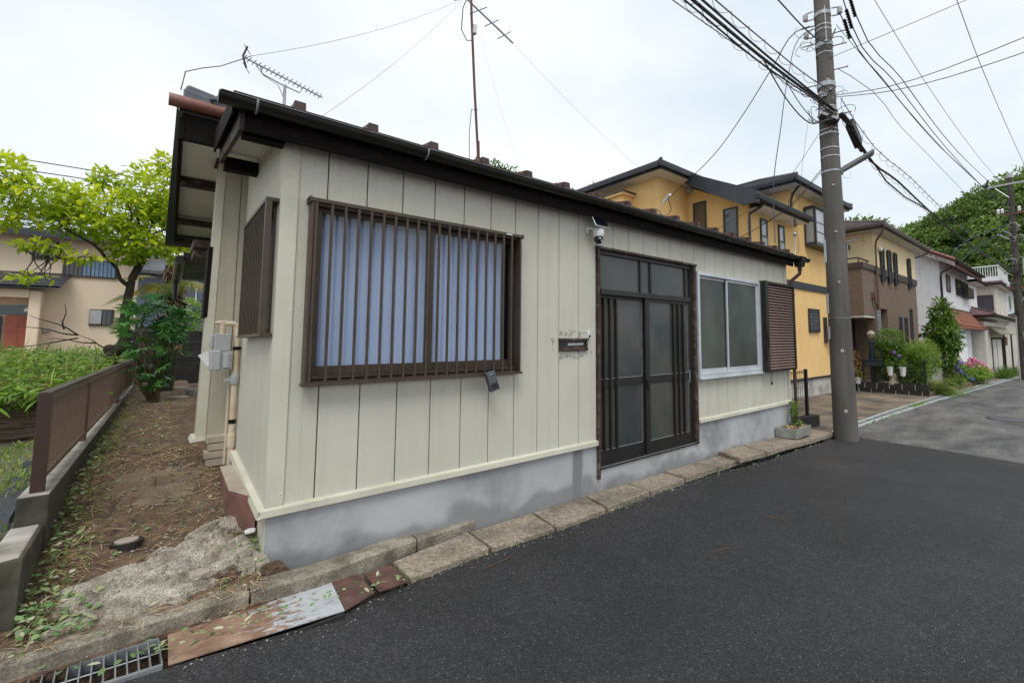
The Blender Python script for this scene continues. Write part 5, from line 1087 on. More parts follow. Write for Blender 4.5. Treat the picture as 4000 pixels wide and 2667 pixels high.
for z, s in ((7.45, -1), (7.08, -1), (6.95, 1), (6.48, 1), (6.25, -1), (5.60, 1), (7.2, 1)):
    c = pole_c(z); e = c + sdv * s * (pole_r(z) + .22) + Vector((0, 0, .0)); build('step_rod', MB().tube([c + sdv * s * pole_r(z) * .8, e], .010, 8).tube([e, e + sdv * s * .012], .019, 8), RED_METAL, up)
for z, h in ((3.02, .42), (2.05, .36), (1.52, .22)):
    p = pole_pt(z, .93, .004); q = pole_pt(z, .99, .006); n = Vector((p - pole_c(z)).to_2d().to_3d()).normalized(); t = Vector((-n.y, n.x, 0))
    build('number_plate', MB().hexa([tuple(p - t * .05 + Vector((0, 0, -h / 2))), tuple(p + t * .05 + Vector((0, 0, -h / 2))), tuple(p + t * .05 + n * .006 + Vector((0, 0, -h / 2))), tuple(p - t * .05 + n * .006 + Vector((0, 0, -h / 2))),
          tuple(p - t * .05 + Vector((0, 0, h / 2))), tuple(p + t * .05 + Vector((0, 0, h / 2))), tuple(p + t * .05 + n * .006 + Vector((0, 0, h / 2))), tuple(p - t * .05 + n * .006 + Vector((0, 0, h / 2)))]), mat('pale_plate', (.62, .68, .74), rough=.4), up)
# street lamp on the pole
slp = thing('street_lamp', (8.3, -.7, 4.5), 'flat grey street lamp on an arm fixed to the near utility pole', 'street lamp')
a_ = pole_c(4.50) - sdv * -1 * 0; rt = -sdv if (-sdv).dot(Vector((.71, -.7, 0))) > 0 else sdv
b_ = a_ + rt * .17
build('arm', MB().tube([a_ + rt * .14, b_ + rt * .05 + Vector((0, 0, .0))], .016, 8).box(b_.x - .03, b_.x + .03, b_.y - .03, b_.y + .03, 4.44, 4.56), STEEL, slp)
h0 = b_ + rt * .02 + Vector((0, 0, -.02)); h1 = h0 + rt * .52 + Vector((0, 0, .26)); up_ = Vector((0, 0, 1)); fw = vd
build('lamp_head', MB().hexa([tuple(h0 - fw * .06), tuple(h1 - fw * .12), tuple(h1 + fw * .12), tuple(h0 + fw * .06), tuple(h0 - fw * .06 + up_ * .09), tuple(h1 - fw * .12 + up_ * .05), tuple(h1 + fw * .12 + up_ * .05), tuple(h0 + fw * .06 + up_ * .09)]), mat('lamp_grey', (.20, .20, .21), (.17, .17, .18), rough=.5), slp, bevel=.008)
build('lamp_wire', MB().tube([b_, b_ + Vector((0, 0, -.12)) + rt * .03, b_ + rt * .14 + Vector((0, 0, -.15)), b_ + rt * .16 + Vector((0, 0, -.05))], .004, 5), WHITE_P, slp)
# closures, insulators
bx1 = thing('cable_closure', (8.1, -.85, 5.4), 'black cable splice closure strapped to the front of the near pole', 'cable closure')
c1 = pole_c(5.45) + vd * .25 + sdv * -0
d1 = rt * .8 + Vector((0, 0, -.5)); d1.normalize()
build('closure_body', MB().tube([c1 - rt * .12 + Vector((0, 0, .08)), c1 + rt * .16 + Vector((0, 0, -.10))], .085, 8), BLACK_P, bx1, bevel=.01)
build('closure_lid', MB().tube([c1 - rt * .14 + Vector((0, 0, .10)), c1 - rt * .11 + Vector((0, 0, .075))], .07, 8), METER, bx1)
bx2 = thing('cable_closure', (8.75, -.85, 5.3), 'brown-black cable splice box hanging on the cables right of the near pole', 'cable closure')
build('closure_body', MB().hexa([(8.50, -.94, 5.36), (8.98, -.94, 5.08), (8.98, -.80, 5.08), (8.50, -.80, 5.36), (8.56, -.94, 5.52), (9.0, -.94, 5.26), (9.0, -.80, 5.26), (8.56, -.80, 5.52)]), mat('closure_brown', (.03, .026, .024), rough=.5), bx2, bevel=.01)
build('closure_neck', MB().tube([(8.3, -.8, 5.55), (8.55, -.87, 5.42)], .05, 8).tube([(8.95, -.87, 5.15), (9.15, -.88, 5.08)], .045, 8), BLACK_P, bx2)
for z, s in ((7.66, -1), (7.30, -1), (7.62, 1)):
    c = pole_c(z) + (rt * s) * .30; ins = thing('insulator', tuple(c), ['white ribbed insulator on the top left of the near pole', 'white ribbed insulator below the topmost one left of the near pole', 'white ribbed insulator at the top right of the near pole'][[(7.66, -1), (7.30, -1), (7.62, 1)].index((z, s))], 'insulator', 'insulators on the near pole')
    build('porcelain', MB().lathe(tuple(c), [(.03, -.07), (.05, -.055), (.035, -.04), (.05, -.02), (.035, -.005), (.05, .015), (.035, .03), (.045, .05), (.02, .06)], 14), WHITE_P, ins, smooth=True)
    build('strap', MB().tube([c + Vector((0, 0, .07)), c + rt * -s * .14 + Vector((0, 0, .09))], .012, 6), STEEL, ins); build('strap', MB().tube([c + Vector((0, 0, -.08)), c + rt * -s * .14 + Vector((0, 0, -.07))], .012, 6), STEEL, ins)
# loose wire loops on the pole
wl_ = thing('pole_wiring', (8.2, -.85, 5.6), 'tangle of thin loose wires and foil-wrapped joint on the near pole', 'wires')
rr = random.Random(5)
for k in range(16):
    z = rr.choice([5.95, 5.75, 5.55, 5.35, 6.9, 7.0, 7.3, 5.85]); p = pole_c(z) + vd * (pole_r(z) + .03) + rt * rr.uniform(-.35, .35); r = rr.uniform(.05, .14); ph = rr.uniform(0, 6)
    build('loop', MB().tube([p + rt * r * 1.3 * math.cos(ph + a) + Vector((0, 0, r * math.sin(ph + a))) + vd * .03 * math.sin(a * 2) for a in [i * .45 for i in range(rr.randint(7, 13))]], rr.choice([.004, .005, .007]), 5), rr.choice([RUBBER, RUBBER, METER, BLUE_CABLE]), wl_, smooth=True)
mb = MB()
for k in range(10): p = pole_c(5.98) + vd * (pole_r(6) + .01) + rt * rr.uniform(-.12, .12) + Vector((0, 0, rr.uniform(-.06, .06))); mb.ball(tuple(p), rr.uniform(.02, .04), 6, 4, .6)
build('foil_joint', mb, mat('crumpled_foil', (.8, .82, .85), rough=.15, metal=.9), wl_)
build('down_wire', MB().tube([pole_pt(z, .9, .008) for z in (7.6, 7.2, 6.6, 6.0, 5.6, 5.0, 4.6)], .007, 6), RUBBER, wl_, smooth=True)
build('down_wire', MB().tube([pole_pt(z, -.3, .008) + Vector((0, 0, 0)) for z in (7.7, 7.4, 7.1, 6.95)], .007, 6), WHITE_P, wl_, smooth=True)

# ------------------------------------------------------------------ cables
def catline(pts, n=14, sag=0.0):
    pts = [Vector(p) for p in pts]
    if len(pts) == 2:
        a, b = pts; return [a.lerp(b, i / n) - Vector((0, 0, sag * 4 * (i / n) * (1 - i / n))) for i in range(n + 1)]
    out = []; N = len(pts); ln = [(pts[i + 1] - pts[i]).length for i in range(N - 1)]
    sl = [(pts[i + 1] - pts[i]) / ln[i] for i in range(N - 1)]
    T = [sl[0]] + [(sl[i - 1] * ln[i] + sl[i] * ln[i - 1]) / (ln[i] + ln[i - 1]) for i in range(1, N - 1)] + [sl[-1]]
    for i in range(N - 1):
        for k in range(4):
            t = k / 4; a, b = pts[i], pts[i + 1]; L_ = ln[i]
            out.append(a * (2 * t ** 3 - 3 * t * t + 1) + T[i] * L_ * (t ** 3 - 2 * t * t + t) + b * (3 * t * t - 2 * t ** 3) + T[i + 1] * L_ * (t ** 3 - t * t))
    out.append(pts[-1]); return out
def cable(name, pts, r, m, label, cat='cable', sag=0.0, group=None, coil=None):
    L = catline(pts, 16, sag); o = tag(build(name, MB().tube(L, r, 6), m, smooth=True), label, cat, group)
    if coil:
        R0, step, rc = coil; cp = []; d = 0
        for i in range(len(L) - 1):
            a, b = L[i], L[i + 1]; ln = (b - a).length; n = max(2, int(ln / step * 8)); t = (b - a).normalized(); u = t.cross(Vector((0, 0, 1))).normalized(); w = u.cross(t)
            for k in range(n):
                d += ln / n; q = a.lerp(b, k / n); th = 2 * math.pi * d / step; cp.append(q + (u * math.cos(th) + w * (math.sin(th) - .9)) * R0)
        c = build('lashing_coil', MB().tube(cp, rc, 4, cap=False), m, o, smooth=True)
    return o
PZ = pole_c(5.7)
FP = Vector((37.4, -.9, 0))
def lft(z, zz): return [(-22, -.9, z + .2), (3.7, -.75, z), (5.3, -.75, zz), (8.15, -.72, zz + .12)]
cable('thick_cable', [(-22, -.8, 5.6), (3.71, -.75, 5.35), (5.33, -.75, 5.38), (7.31, -.75, 5.51), (8.1, -.75, 5.58)], .022, RUBBER, 'thick black cable of the lower bundle running from the near pole up to the left', coil=(.05, .55, .004))
cable('thick_cable', [(-22, -.85, 5.66), (3.75, -.79, 5.40), (5.35, -.79, 5.42), (7.3, -.77, 5.53), (8.1, -.78, 5.56)], .016, RUBBER, 'second black cable lying against the thickest one left of the near pole')
cable('thick_cable', [(-22, -.9, 5.5), (3.75, -.72, 5.30), (5.35, -.72, 5.32), (7.3, -.74, 5.47), (8.1, -.75, 5.5)], .012, RUBBER, 'thinner cable under the thick bundle left of the near pole', coil=(.035, .35, .003))
cable('coiled_cable', [(-22, -.8, 6.0), (4.2, -.75, 5.61), (5.52, -.75, 5.67), (7.2, -.75, 5.79), (8.09, -.75, 5.93)], .009, RUBBER, 'cable with wide open coils above the main bundle left of the near pole', coil=(.05, .45, .0035))
cable('thin_cable', [(-22, -.8, 5.5), (3.33, -.75, 5.14), (5.16, -.75, 5.27), (6.64, -.75, 5.34), (8.0, -.75, 5.72)], .006, RUBBER, 'lowest thin cable left of the near pole')
cable('wrapped_cable', [(-22, -.8, 7.3), (5.97, -.75, 6.57), (7.02, -.75, 6.59), (7.5, -.75, 6.66), (8.0, -.78, 6.85), (8.25, -.8, 7.2)], .012, RUBBER, 'single wrapped cable rising left from high on the near pole')
cable('hanging_cable', [(5.4, -.75, 5.38), (6.1, -.78, 5.0), (6.9, -.78, 4.92), (7.6, -.78, 5.2), (8.1, -.78, 5.42)], .010, RUBBER, 'slack cable sagging below the bundle just left of the near pole')
cable('hanging_cable', [(6.0, -.75, 5.4), (6.6, -.78, 5.1), (7.2, -.78, 5.05), (8.0, -.78, 5.45)], .007, RUBBER, 'shorter slack cable sagging below the bundle near the pole')
cable('hanging_cable', [(7.3, -.6, 5.35), (7.5, -.6, 5.2), (7.45, -.6, 5.45), (7.8, -.65, 5.5)], .005, RUBBER, 'small curled wire end left of the near pole')
FZ = -1.1
cable('thick_cable', [(8.2, -.85, 5.52), (8.81, -.9, 5.14), (11.56, -.9, 5.04), (14.86, -.9, 4.94), (20.36, -.9, 4.91), (28.75, -.9, 5.22), (37.3, -.9, 5.5)], .022, RUBBER, 'thick lashed cable running from the near pole down the street', coil=(.045, .5, .004))
cable('thick_cable', [(8.2, -.9, 5.48), (8.9, -.94, 5.1), (14.86, -.94, 4.9), (20.4, -.94, 4.87), (37.3, -.94, 5.45)], .016, RUBBER, 'second cable under the thick lashed one down the street', coil=(.03, .3, .003))
cable('coiled_cable', [(8.2, -.85, 5.8), (8.83, -.9, 5.52), (12.8, -.9, 5.43), (17.98, -.9, 5.35), (29.15, -.9, 5.92), (37.3, -.9, 6.2)], .008, RUBBER, 'cable with wide coils running from the near pole down the street', coil=(.06, .5, .0035))
for i, (L, r, m) in enumerate([([(8.35, -.85, 7.55), (8.55, -.9, 7.31), (10.96, -.9, 7.21), (15.44, -.9, 7.32), (21.56, -.9, 7.86), (37.4, -.9, 9.2)], .011, BLUE_CABLE), ([(8.35, -.9, 7.9), (8.8, -.9, 7.54), (11.66, -.9, 7.54), (15.92, -.9, 7.6), (23.5, -.9, 8.05), (37.4, -.9, 9.5)], .011, BLUE_CABLE),
                               ([(8.4, -.95, 8.3), (9.13, -.9, 7.89), (12.44, -.9, 7.9), (17.2, -.9, 7.98), (27.72, -.9, 8.97), (37.4, -.9, 9.8)], .011, BLUE_CABLE), ([(8.3, -.8, 7.3), (7.9, -.9, 7.18), (10.95, -.9, 7.17), (18.35, -.9, 7.54), (37.4, -.9, 9.7)], .006, RUBBER)]):
    cable('power_line', L[0:1] + L[1:] if i < 3 else [L[0]] + L[2:], r, m, ['lowest blue power line from the near pole down the street', 'middle blue power line from the near pole down the street', 'uppermost blue power line from the near pole down the street', 'thin black line just below the blue power lines'][i], 'power line', group='power lines down the street')
for i, (x, z) in enumerate(((8.45, 7.4), (8.6, 7.68), (8.85, 8.05))):
    mb = MB()
    for k in range(7): mb.lathe((x + k * .04, -.9, z - k * .035), [(.02, -.03), (.04, -.01), (.022, .01), (.03, .02)], 8)
    tag(build('strain_insulator', mb, BLACK_P), ['lowest black ribbed sleeve on the blue lines at the near pole', 'middle black ribbed sleeve on the blue lines at the near pole', 'uppermost black ribbed sleeve on the blue lines at the near pole'][i], 'insulator', 'line sleeves at the near pole')
cable('power_line', [(-10, -.9, 9.3), (10.49, -.9, 8.93), (14.31, -.9, 8.9), (21.38, -.9, 9.18), (37.4, -.9, 10.7)], .007, RUBBER, 'high thin line passing over the pole without touching it', 'power line')
cable('power_line', [(6, -2.0, 10.1), (13.3, -2.0, 9.82), (16.24, -2.0, 9.73), (20.62, -2.0, 9.91), (38, -2.0, 11.2)], .009, RUBBER, 'steep line at the far right of the sky', 'power line')
cable('thin_cable', [(8.3, -.8, 6.42), (8.6, -.9, 6.38), (12.15, -.9, 6.53), (23.46, -.9, 6.94), (37.4, -.9, 7.5)], .006, RUBBER, 'thin straight cable from the middle of the near pole down the street')
cable('cross_wire', [(8.15, -.55, 6.62), (9.12, -2.62, 7.2), (10.4, -5.3, 8.0)], .005, RUBBER, 'thin wire crossing the road high to the upper right')
cable('cross_wire', [(8.24, -.72, 5.92), (8.1, -1.6, 5.66), (7.74, -3.38, 5.5), (7.2, -6.5, 5.8)], .006, RUBBER, 'upper of two wires crossing the road to the right')
cable('cross_wire', [(8.25, -.75, 5.88), (8.1, -1.7, 5.56), (7.85, -3.3, 5.34), (7.3, -6.5, 5.6)], .006, RUBBER, 'lower of two wires crossing the road to the right')
cable('cross_wire', [(2, -3.4, 6.5), (6.5, -3.55, 6.35), (12, -3.9, 6.6)], .010, BLUE_CABLE, 'short dark cable in the top right corner of the sky')
cable('service_drop', [(8.2, -.35, 7.45), (7.93, -.18, 7.28), (8.4, .49, 7.12), (9.09, 1.57, 6.74), (9.6, 2.67, 6.27), (9.80, 4.5, 5.45)], .010, RUBBER, 'service cable curving down from the near pole to the yellow house wall', 'cable')
cable('service_drop', [(8.1, -.3, 7.3), (7.95, -.24, 7.14), (7.68, -.11, 6.29), (7.43, -.04, 5.21), (7.28, .05, 4.25), (7.2, .03, 3.1)], .008, BLUE_CABLE, 'service cable dropping steeply to the cream house eave', 'cable')
cable('service_drop', [(8.05, -.35, 5.7), (7.85, -.34, 5.2), (7.6, -.3, 4.2), (7.5, -.25, 3.4)], .003, RUBBER, 'very thin wire hanging to the hook on the gutter end', 'cable')
cable('service_drop', [(8.14, -.45, 5.23), (8.99, .65, 4.75), (9.62, 1.62, 4.64), (9.93, 2.7, 4.4), (10.6, 4.9, 4.2)], .005, RUBBER, 'thin cable from the near pole running behind the roof edge', 'cable')
cable('service_drop', [(8.15, -.46, 4.55), (8.24, .12, 4.08), (8.37, .78, 3.82), (8.53, 1.54, 3.62), (8.7, 2.6, 3.4)], .007, RUBBER, 'upper of the cables entering behind the cream house from the pole', 'cable')
cable('service_drop', [(8.15, -.46, 4.50), (8.14, .12, 3.98), (8.17, .78, 3.72), (8.2, 1.54, 3.5), (8.2, 2.6, 3.3)], .005, RUBBER, 'lower of the cables entering behind the cream house from the pole', 'cable')
hk = thing('roof_hook', (7.5, -.2, 2.9), 'bright steel hook with black clip on the gutter end', 'hook')
build('hook_rod', MB().tube([(7.0, -.19, 2.83), (7.3, -.2, 2.83), (7.42, -.2, 2.86), (7.5, -.2, 2.95), (7.5, -.2, 3.22)], .011, 8), STEEL, hk, smooth=True)
build('hook_ball', MB().ball((7.5, -.2, 3.27), .035, 12, 8), STEEL, hk, smooth=True)
build('clip', MB().box(7.485, 7.525, -.22, -.19, 3.40, 3.56), BLACK_P, hk, bevel=.01)
build('tail_wire', MB().tube([(7.5, -.2, 3.62), (7.62, -.2, 3.35), (7.66, -.2, 3.1), (7.6, -.2, 2.95)], .003, 5), RUBBER, hk, smooth=True)
cl = thing('service_clamp', (9.83, 4.4, 5.35), 'white cable clamp with hanging wire loops at the yellow wall corner', 'cable clamp')
build('clamp_body', MB().tube([(9.72, 4.3, 5.55), (9.80, 4.6, 5.42)], .04, 8), WHITE_P, cl)
build('wire_loop', MB().tube([(9.76, 4.4, 5.46), (9.95, 4.45, 5.2), (9.85, 4.5, 5.02), (9.7, 4.6, 5.0), (9.6, 4.7, 5.2)], .012, 6), BLACK_P, cl, smooth=True)
build('wire_loop', MB().tube([(9.76, 4.4, 5.46), (9.6, 4.6, 5.25), (9.65, 4.6, 5.05), (9.8, 4.5, 4.95)], .012, 6), METER, cl, smooth=True)
for i, (a, b) in enumerate((((-26, 24.5, 8.35), (20, 27.7, 9.8)), ((-26, 24.6, 7.95), (20, 27.8, 9.4)), ((-26, 24.7, 6.4), (20, 27.9, 9.0)))):
    cable('distant_line', [a, b], .022, BLUE_CABLE, ['uppermost distant line behind the yellow-green tree', 'middle distant line behind the yellow-green tree', 'lowest distant line behind the yellow-green tree'][i], 'power line', sag=.1, group='distant lines behind the tree')

# antennas on the roof
am = thing('mast_antenna', (3.27, 3.42, 4.25), 'tall rusty antenna mast with four feet on the roof ridge', 'antenna')
MASTR = mat('rusty_mast', (.14, .05, .04), (.085, .035, .03), scale=12, rough=.7)
build('mast', MB().tube([(3.265, 3.42, 4.55), (3.17, 3.42, 5.8), (3.08, 3.4, 7.05), (3.05, 3.4, 7.9)], .021, 10), MASTR, am, smooth=True)
for dx, dy in ((-.22, -.18), (-.1, .2), (.08, -.1), (.24, .12)): build('foot', MB().tube([(3.265, 3.42, 4.62), (3.265 + dx, 3.42 + dy, 4.22)], .015, 6), MASTR, am)
build('socket', MB().tube([(3.265, 3.42, 4.6), (3.255, 3.42, 4.85)], .028, 10), MASTR, am)
build('booster', MB().box(3.10, 3.16, 3.34, 3.42, 6.72, 6.88), WHITE_P, am, bevel=.005)
build('coax', MB().tube([(3.05, 3.4, 7.5), (2.92, 3.4, 7.1), (2.9, 3.4, 6.7), (3.0, 3.4, 6.55), (3.1, 3.4, 6.6)], .008, 6), RUBBER, am, smooth=True)
build('coax', MB().tube([(3.23, 3.4, 5.4), (3.10, 3.38, 5.35), (3.06, 3.36, 4.9), (3.07, 3.35, 4.25)], .006, 6), MASTR, am, smooth=True)
def yag(P0, P1, n, el, r, parent, tilt=(0, 1, 0), els=None):
    P0, P1 = Vector(P0), Vector(P1); build('boom', MB().tube([P0, P1], r, 8), STEEL, parent)
    e = Vector(tilt).normalized()
    for i in range(n):
        c = P0.lerp(P1, (i + .3) / n); L = els[i] if els else el; build('element', MB().tube([c - e * L, c + e * L], r * .5, 5), RUBBER, parent)
yag((2.35, 3.4, 7.55), (3.92, 3.4, 6.93), 6, .0, .016, am, tilt=(.5, .3, .55), els=[.42, .45, .42, .38, .34, .34])
for i, (a, b) in enumerate((((2.95, 3.4, 7.3), (-.01, 2.0, 4.28)), ((2.95, 3.4, 7.3), (.4, 1.7, 3.55)), ((3.08, 3.4, 7.34), (2.84, 1.3, 3.3)), ((3.11, 3.4, 7.35), (7.6, 3.4, 5.4)))):
    build('guy_wire', MB().tube(catline([a, b], 12, .12), .0028, 4), METER, am)
build('guy_wire', MB().tube([(-.01, 2.0, 4.28), (-.26, 1.7, 3.93), (-.40, 1.5, 3.76), (-.50, 1.3, 3.60), (-.52, 1.26, 3.42)], .004, 5), BARGE_M, am)
a2 = thing('yagi_antenna', (.42, 3.0, 4.0), 'smaller many-rod aerial on a short pole above the left eave', 'antenna')
build('mast', MB().tube([(.43, 3.0, 3.9), (.42, 3.0, 4.56)], .017, 8), STEEL, a2, smooth=True)
yag((.0, 2.96, 4.72), (.83, 3.02, 4.56), 18, .042, .009, a2, tilt=(.45, .0, .8))
build('arm', MB().tube([(.17, 2.98, 4.68), (.19, 2.98, 4.60), (.40, 3, 4.55), (.58, 3, 4.52), (.60, 3, 4.61)], .008, 8), STEEL, a2, smooth=True)
for s in (1, -1): build('reflector', MB().tube([(.0, 2.96, 4.73), (.035 + (.0), 2.96, 4.73 + s * .13)], .011, 6).tube([(.0, 2.9, 4.73 + s * .11), (.08, 3.1, 4.73 + s * .12)], .004, 5), RUBBER, a2)
build('feeder', MB().tube([(.12, 2.97, 4.69), (.2, 2.97, 4.58), (.35, 2.99, 4.53), (.41, 2.99, 4.4)], .004, 5), RUBBER, a2, smooth=True)

# ------------------------------------------------------------------ neighbouring houses on the right
def swin(name, x0, x1, z0, z1, Y, P, fm, gm, t=.04, d=.05, split=None, rail=None):
    w = build(name, MB().box(x0, x0 + t, Y - d, Y, z0, z1).box(x1 - t, x1, Y - d, Y, z0, z1).box(x0 + t, x1 - t, Y - d, Y, z0, z0 + t).box(x0 + t, x1 - t, Y - d, Y, z1 - t, z1), fm, P)
    build('pane', MB().box(x0 + t, x1 - t, Y - d * .5, Y - .003, z0 + t, z1 - t), gm, w)
    if split: build('mullion', MB().box(split - .02, split + .02, Y - d, Y - d * .5, z0 + t, z1 - t), fm, w)
    if rail: build('rail', MB().box(x0 + t, x1 - t, Y - d, Y - d * .5, rail - .02, rail + .02), fm, w)
    return w
def xwin(name, y0, y1, z0, z1, X, P, fm, gm, t=.04, d=.05):
    w = build(name, MB().box(X - d, X, y0, y0 + t, z0, z1).box(X - d, X, y1 - t, y1, z0, z1).box(X - d, X, y0 + t, y1 - t, z0, z0 + t).box(X - d, X, y0 + t, y1 - t, z1 - t, z1), fm, P)
    build('pane', MB().box(X - d * .5, X - .003, y0 + t, y1 - t, z0 + t, z1 - t), gm, w); return w
def hip(P, x0, x1, y0, y1, z, pitch, m, name='roof', th=.06, ribs=None, ribm=None):
    w = min(x1 - x0, y1 - y0) / 2; h = z + w * pitch
    if x1 - x0 >= y1 - y0: r0, r1 = (x0 + w, (y0 + y1) / 2, h), (x1 - w, (y0 + y1) / 2, h)
    else: r0, r1 = ((x0 + x1) / 2, y0 + w, h), ((x0 + x1) / 2, y1 - w, h)
    a, b, c, d = (x0, y0, z), (x1, y0, z), (x1, y1, z), (x0, y1, z)
    mb = MB(); o = 0
    vs = [a, b, c, d, r0, r1]
    fs = [(0, 1, 5, 4), (1, 2, 5), (2, 3, 4, 5), (3, 0, 4)] if x1 - x0 >= y1 - y0 else [(0, 1, 4), (1, 2, 5, 4), (2, 3, 5), (3, 0, 4, 5)]
    mb.add(vs + [(v[0], v[1], v[2] - th) for v in vs[:4]], fs + [(0, 6, 7, 1), (1, 7, 8, 2), (2, 8, 9, 3), (3, 9, 6, 0), (9, 8, 7, 6)])
    r = build(name, mb, m, P)
    if ribs:     # courses parallel to the eaves
        n = ribs; cb = MB()
        for k in range(n):
            t = k / n; q = .012
            cor = [(lerp(v[0], rr_[0], t), lerp(v[1], rr_[1], t), lerp(v[2], rr_[2], t)) for v, rr_ in ((a, r0), (b, r1 if x1 - x0 >= y1 - y0 else r0), (c, r1), (d, r0 if x1 - x0 >= y1 - y0 else r1))]
            t2 = min(1, (k + .55) / n); co2 = [(lerp(v[0], rr_[0], t2), lerp(v[1], rr_[1], t2), lerp(v[2], rr_[2], t2)) for v, rr_ in ((a, r0), (b, r1 if x1 - x0 >= y1 - y0 else r0), (c, r1), (d, r0 if x1 - x0 >= y1 - y0 else r1))]
            for i in range(4):
                j = (i + 1) % 4; p0, p1, p2, p3 = cor[i], cor[j], co2[j], co2[i]
                cb.add([(p0[0], p0[1], p0[2] + .03), (p1[0], p1[1], p1[2] + .03), (p2[0], p2[1], p2[2] + .012), (p3[0], p3[1], p3[2] + .012), (p0[0], p0[1], p0[2] - .01), (p1[0], p1[1], p1[2] - .01)], [(0, 1, 2, 3), (4, 5, 1, 0)])
        build('roof_courses', cb, ribm or m, r, kind='stuff')
    hb = MB()
    for v, q in ((a, r0), (b, r1 if x1 - x0 >= y1 - y0 else r0), (c, r1), (d, r0 if x1 - x0 >= y1 - y0 else r1), (r0, r1)): hb.tube([(v[0], v[1], v[2] + .04), (q[0], q[1], q[2] + .04)], .05, 6)
    build('hip_caps', hb, m, r, kind='stuff')
    return r
def eaves(P, x0, x1, y0, y1, z, wx0, wx1, wy0, wy1, trim, soff=WHITE_SOFFIT):
    build('soffit', MB().box(x0 + .06, x1 - .06, y0 + .06, y1 - .06, z - .19, z - .17), soff, P)
    f = build('fascia', MB().box(x0 + .05, x1 - .05, y0 + .05, y0 + .07, z - .19, z - .01).box(x0 + .05, x0 + .07, y0 + .07, y1 - .07, z - .19, z - .01).box(x1 - .07, x1 - .05, y0 + .07, y1 - .07, z - .19, z - .01), trim, P)
    for nm, a, b, c, d in (('gutter', x0 - .04, x1 + .04, y0 - .06, y0 + .045), ('gutter', x0 - .06, x0 + .045, y0 + .05, y1), ('gutter', x1 - .045, x1 + .06, y0 + .05, y1)):
        g = MB().hexa([(a + .02, c + .02, z - .14), (b - .02, c + .02, z - .14), (b - .02, d, z - .14), (a + .02, d, z - .14), (a, c, z - .02), (b, c, z - .02), (b, d, z - .02), (a, d, z - .02)])
        build(nm, g, trim, P, bevel=.015)
# --- yellow house
yh = thing('yellow_house', (13, 4, -.4), 'yellow stucco two-storey house with navy-black gutters and band', 'house')
build('wall', MB().box(9.83, 17.55, 4.82, 11.5, .17, 6.25), YELLOW_WALL, yh)
build('wall', MB().extr([(11.3, 2.75, .17), (11.3, 4.82, .17), (11.3, 4.82, 6.25), (11.3, 2.75, 5.25)], (2.6, 0, 0)), YELLOW_WALL, yh)
build('wall', MB().box(13.901, 17.55, 2.75, 4.819, .17, 6.25), YELLOW_WALL, yh)
build('foundation', MB().box(9.85, 17.53, 4.8, 11.4, -.7, .10).box(11.32, 17.53, 2.77, 4.8, -.7, .10), mat('stained_white_foundation', (.52, .51, .48), (.4, .39, .36), scale=1, rough=.9, dirt_or_tint=(.08, .075, .06), dscale=1.3, damt=.85), yh)
build('base_flashing', MB().box(11.27, 17.58, 2.72, 4.8, .10, .17).box(9.8, 11.27, 4.79, 11.5, .10, .17), NAVY_TRIM, yh)
build('floor_band', MB().box(11.26, 17.59, 2.71, 2.75, 3.06, 3.30), NAVY_TRIM, yh); build('floor_band', MB().box(11.26, 11.3, 2.75, 4.8, 3.06, 3.30), NAVY_TRIM, yh)
eaves(yh, 9.33, 13.6, 4.30, 12, 6.43, 9.83, 13, 4.82, 11, NAVY_TRIM)
hip(yh, 9.3, 16.2, 4.27, 12.1, 6.44, .42, NAVY_ROOF, ribs=14)
eaves(yh, 13.3, 18.1, 2.2, 9, 6.45, 13.9, 17.5, 2.75, 8, NAVY_TRIM)
hip(yh, 13.27, 18.13, 2.17, 9.1, 6.46, .42, NAVY_ROOF, ribs=12)
# lower lean-to roof with raking fascia
build('lean_roof', MB().extr([(10.78, 2.2, 5.28), (10.78, 4.6, 6.47), (13.6, 4.6, 6.47), (14.25, 2.2, 5.28)], (0, 0, .09)), NAVY_ROOF, yh)
build('rake_fascia', MB().extr([(10.74, 2.15, 5.08), (10.74, 2.62, 5.08), (10.74, 4.5, 6.14), (10.74, 4.5, 6.52), (10.74, 2.15, 5.38)], (.06, 0, 0)), NAVY_TRIM, yh)
build('rake_soffit', MB().extr([(10.8, 2.25, 5.12), (10.8, 4.6, 6.28), (11.3, 4.6, 6.28), (11.3, 2.25, 5.12)], (0, 0, .02)), WHITE_SOFFIT, yh)
build('lean_soffit', MB().box(11.3, 14.15, 2.25, 2.75, 5.10, 5.12), WHITE_SOFFIT, yh)
build('lean_fascia', MB().box(10.8, 14.2, 2.23, 2.25, 5.10, 5.28), NAVY_TRIM, yh)
build('gutter', MB().hexa([(10.72, 2.11, 5.16), (14.28, 2.11, 5.16), (14.28, 2.22, 5.16), (10.72, 2.22, 5.16), (10.7, 2.08, 5.29), (14.3, 2.08, 5.29), (14.3, 2.22, 5.29), (10.7, 2.22, 5.29)]), NAVY_TRIM, yh, bevel=.015)
build('downpipe', MB().tube([(11.1, 2.18, 5.15), (11.15, 2.3, 5.05), (11.22, 2.68, 4.95), (11.22, 2.69, 4.75), (11.22, 2.69, .2)], .04, 8), NAVY_TRIM, yh, smooth=True)
build('downpipe', MB().tube([(13.75, 2.3, 6.28), (13.9, 2.6, 6.1), (13.95, 2.68, 5.9), (13.95, 2.66, 5.5), (14.0, 2.3, 5.4), (14.6, 2.25, 5.35)], .04, 8), NAVY_TRIM, yh, smooth=True)
xwin('slim_window', 4.15, 4.61, 4.6, 5.67, 11.3, yh, NAVY_TRIM, mat('brown_slat_glass', (.12, .09, .06), rough=.4)); xwin('slim_window', 3.09, 3.55, 4.3, 5.26, 11.3, yh, NAVY_TRIM, FARGLASS)
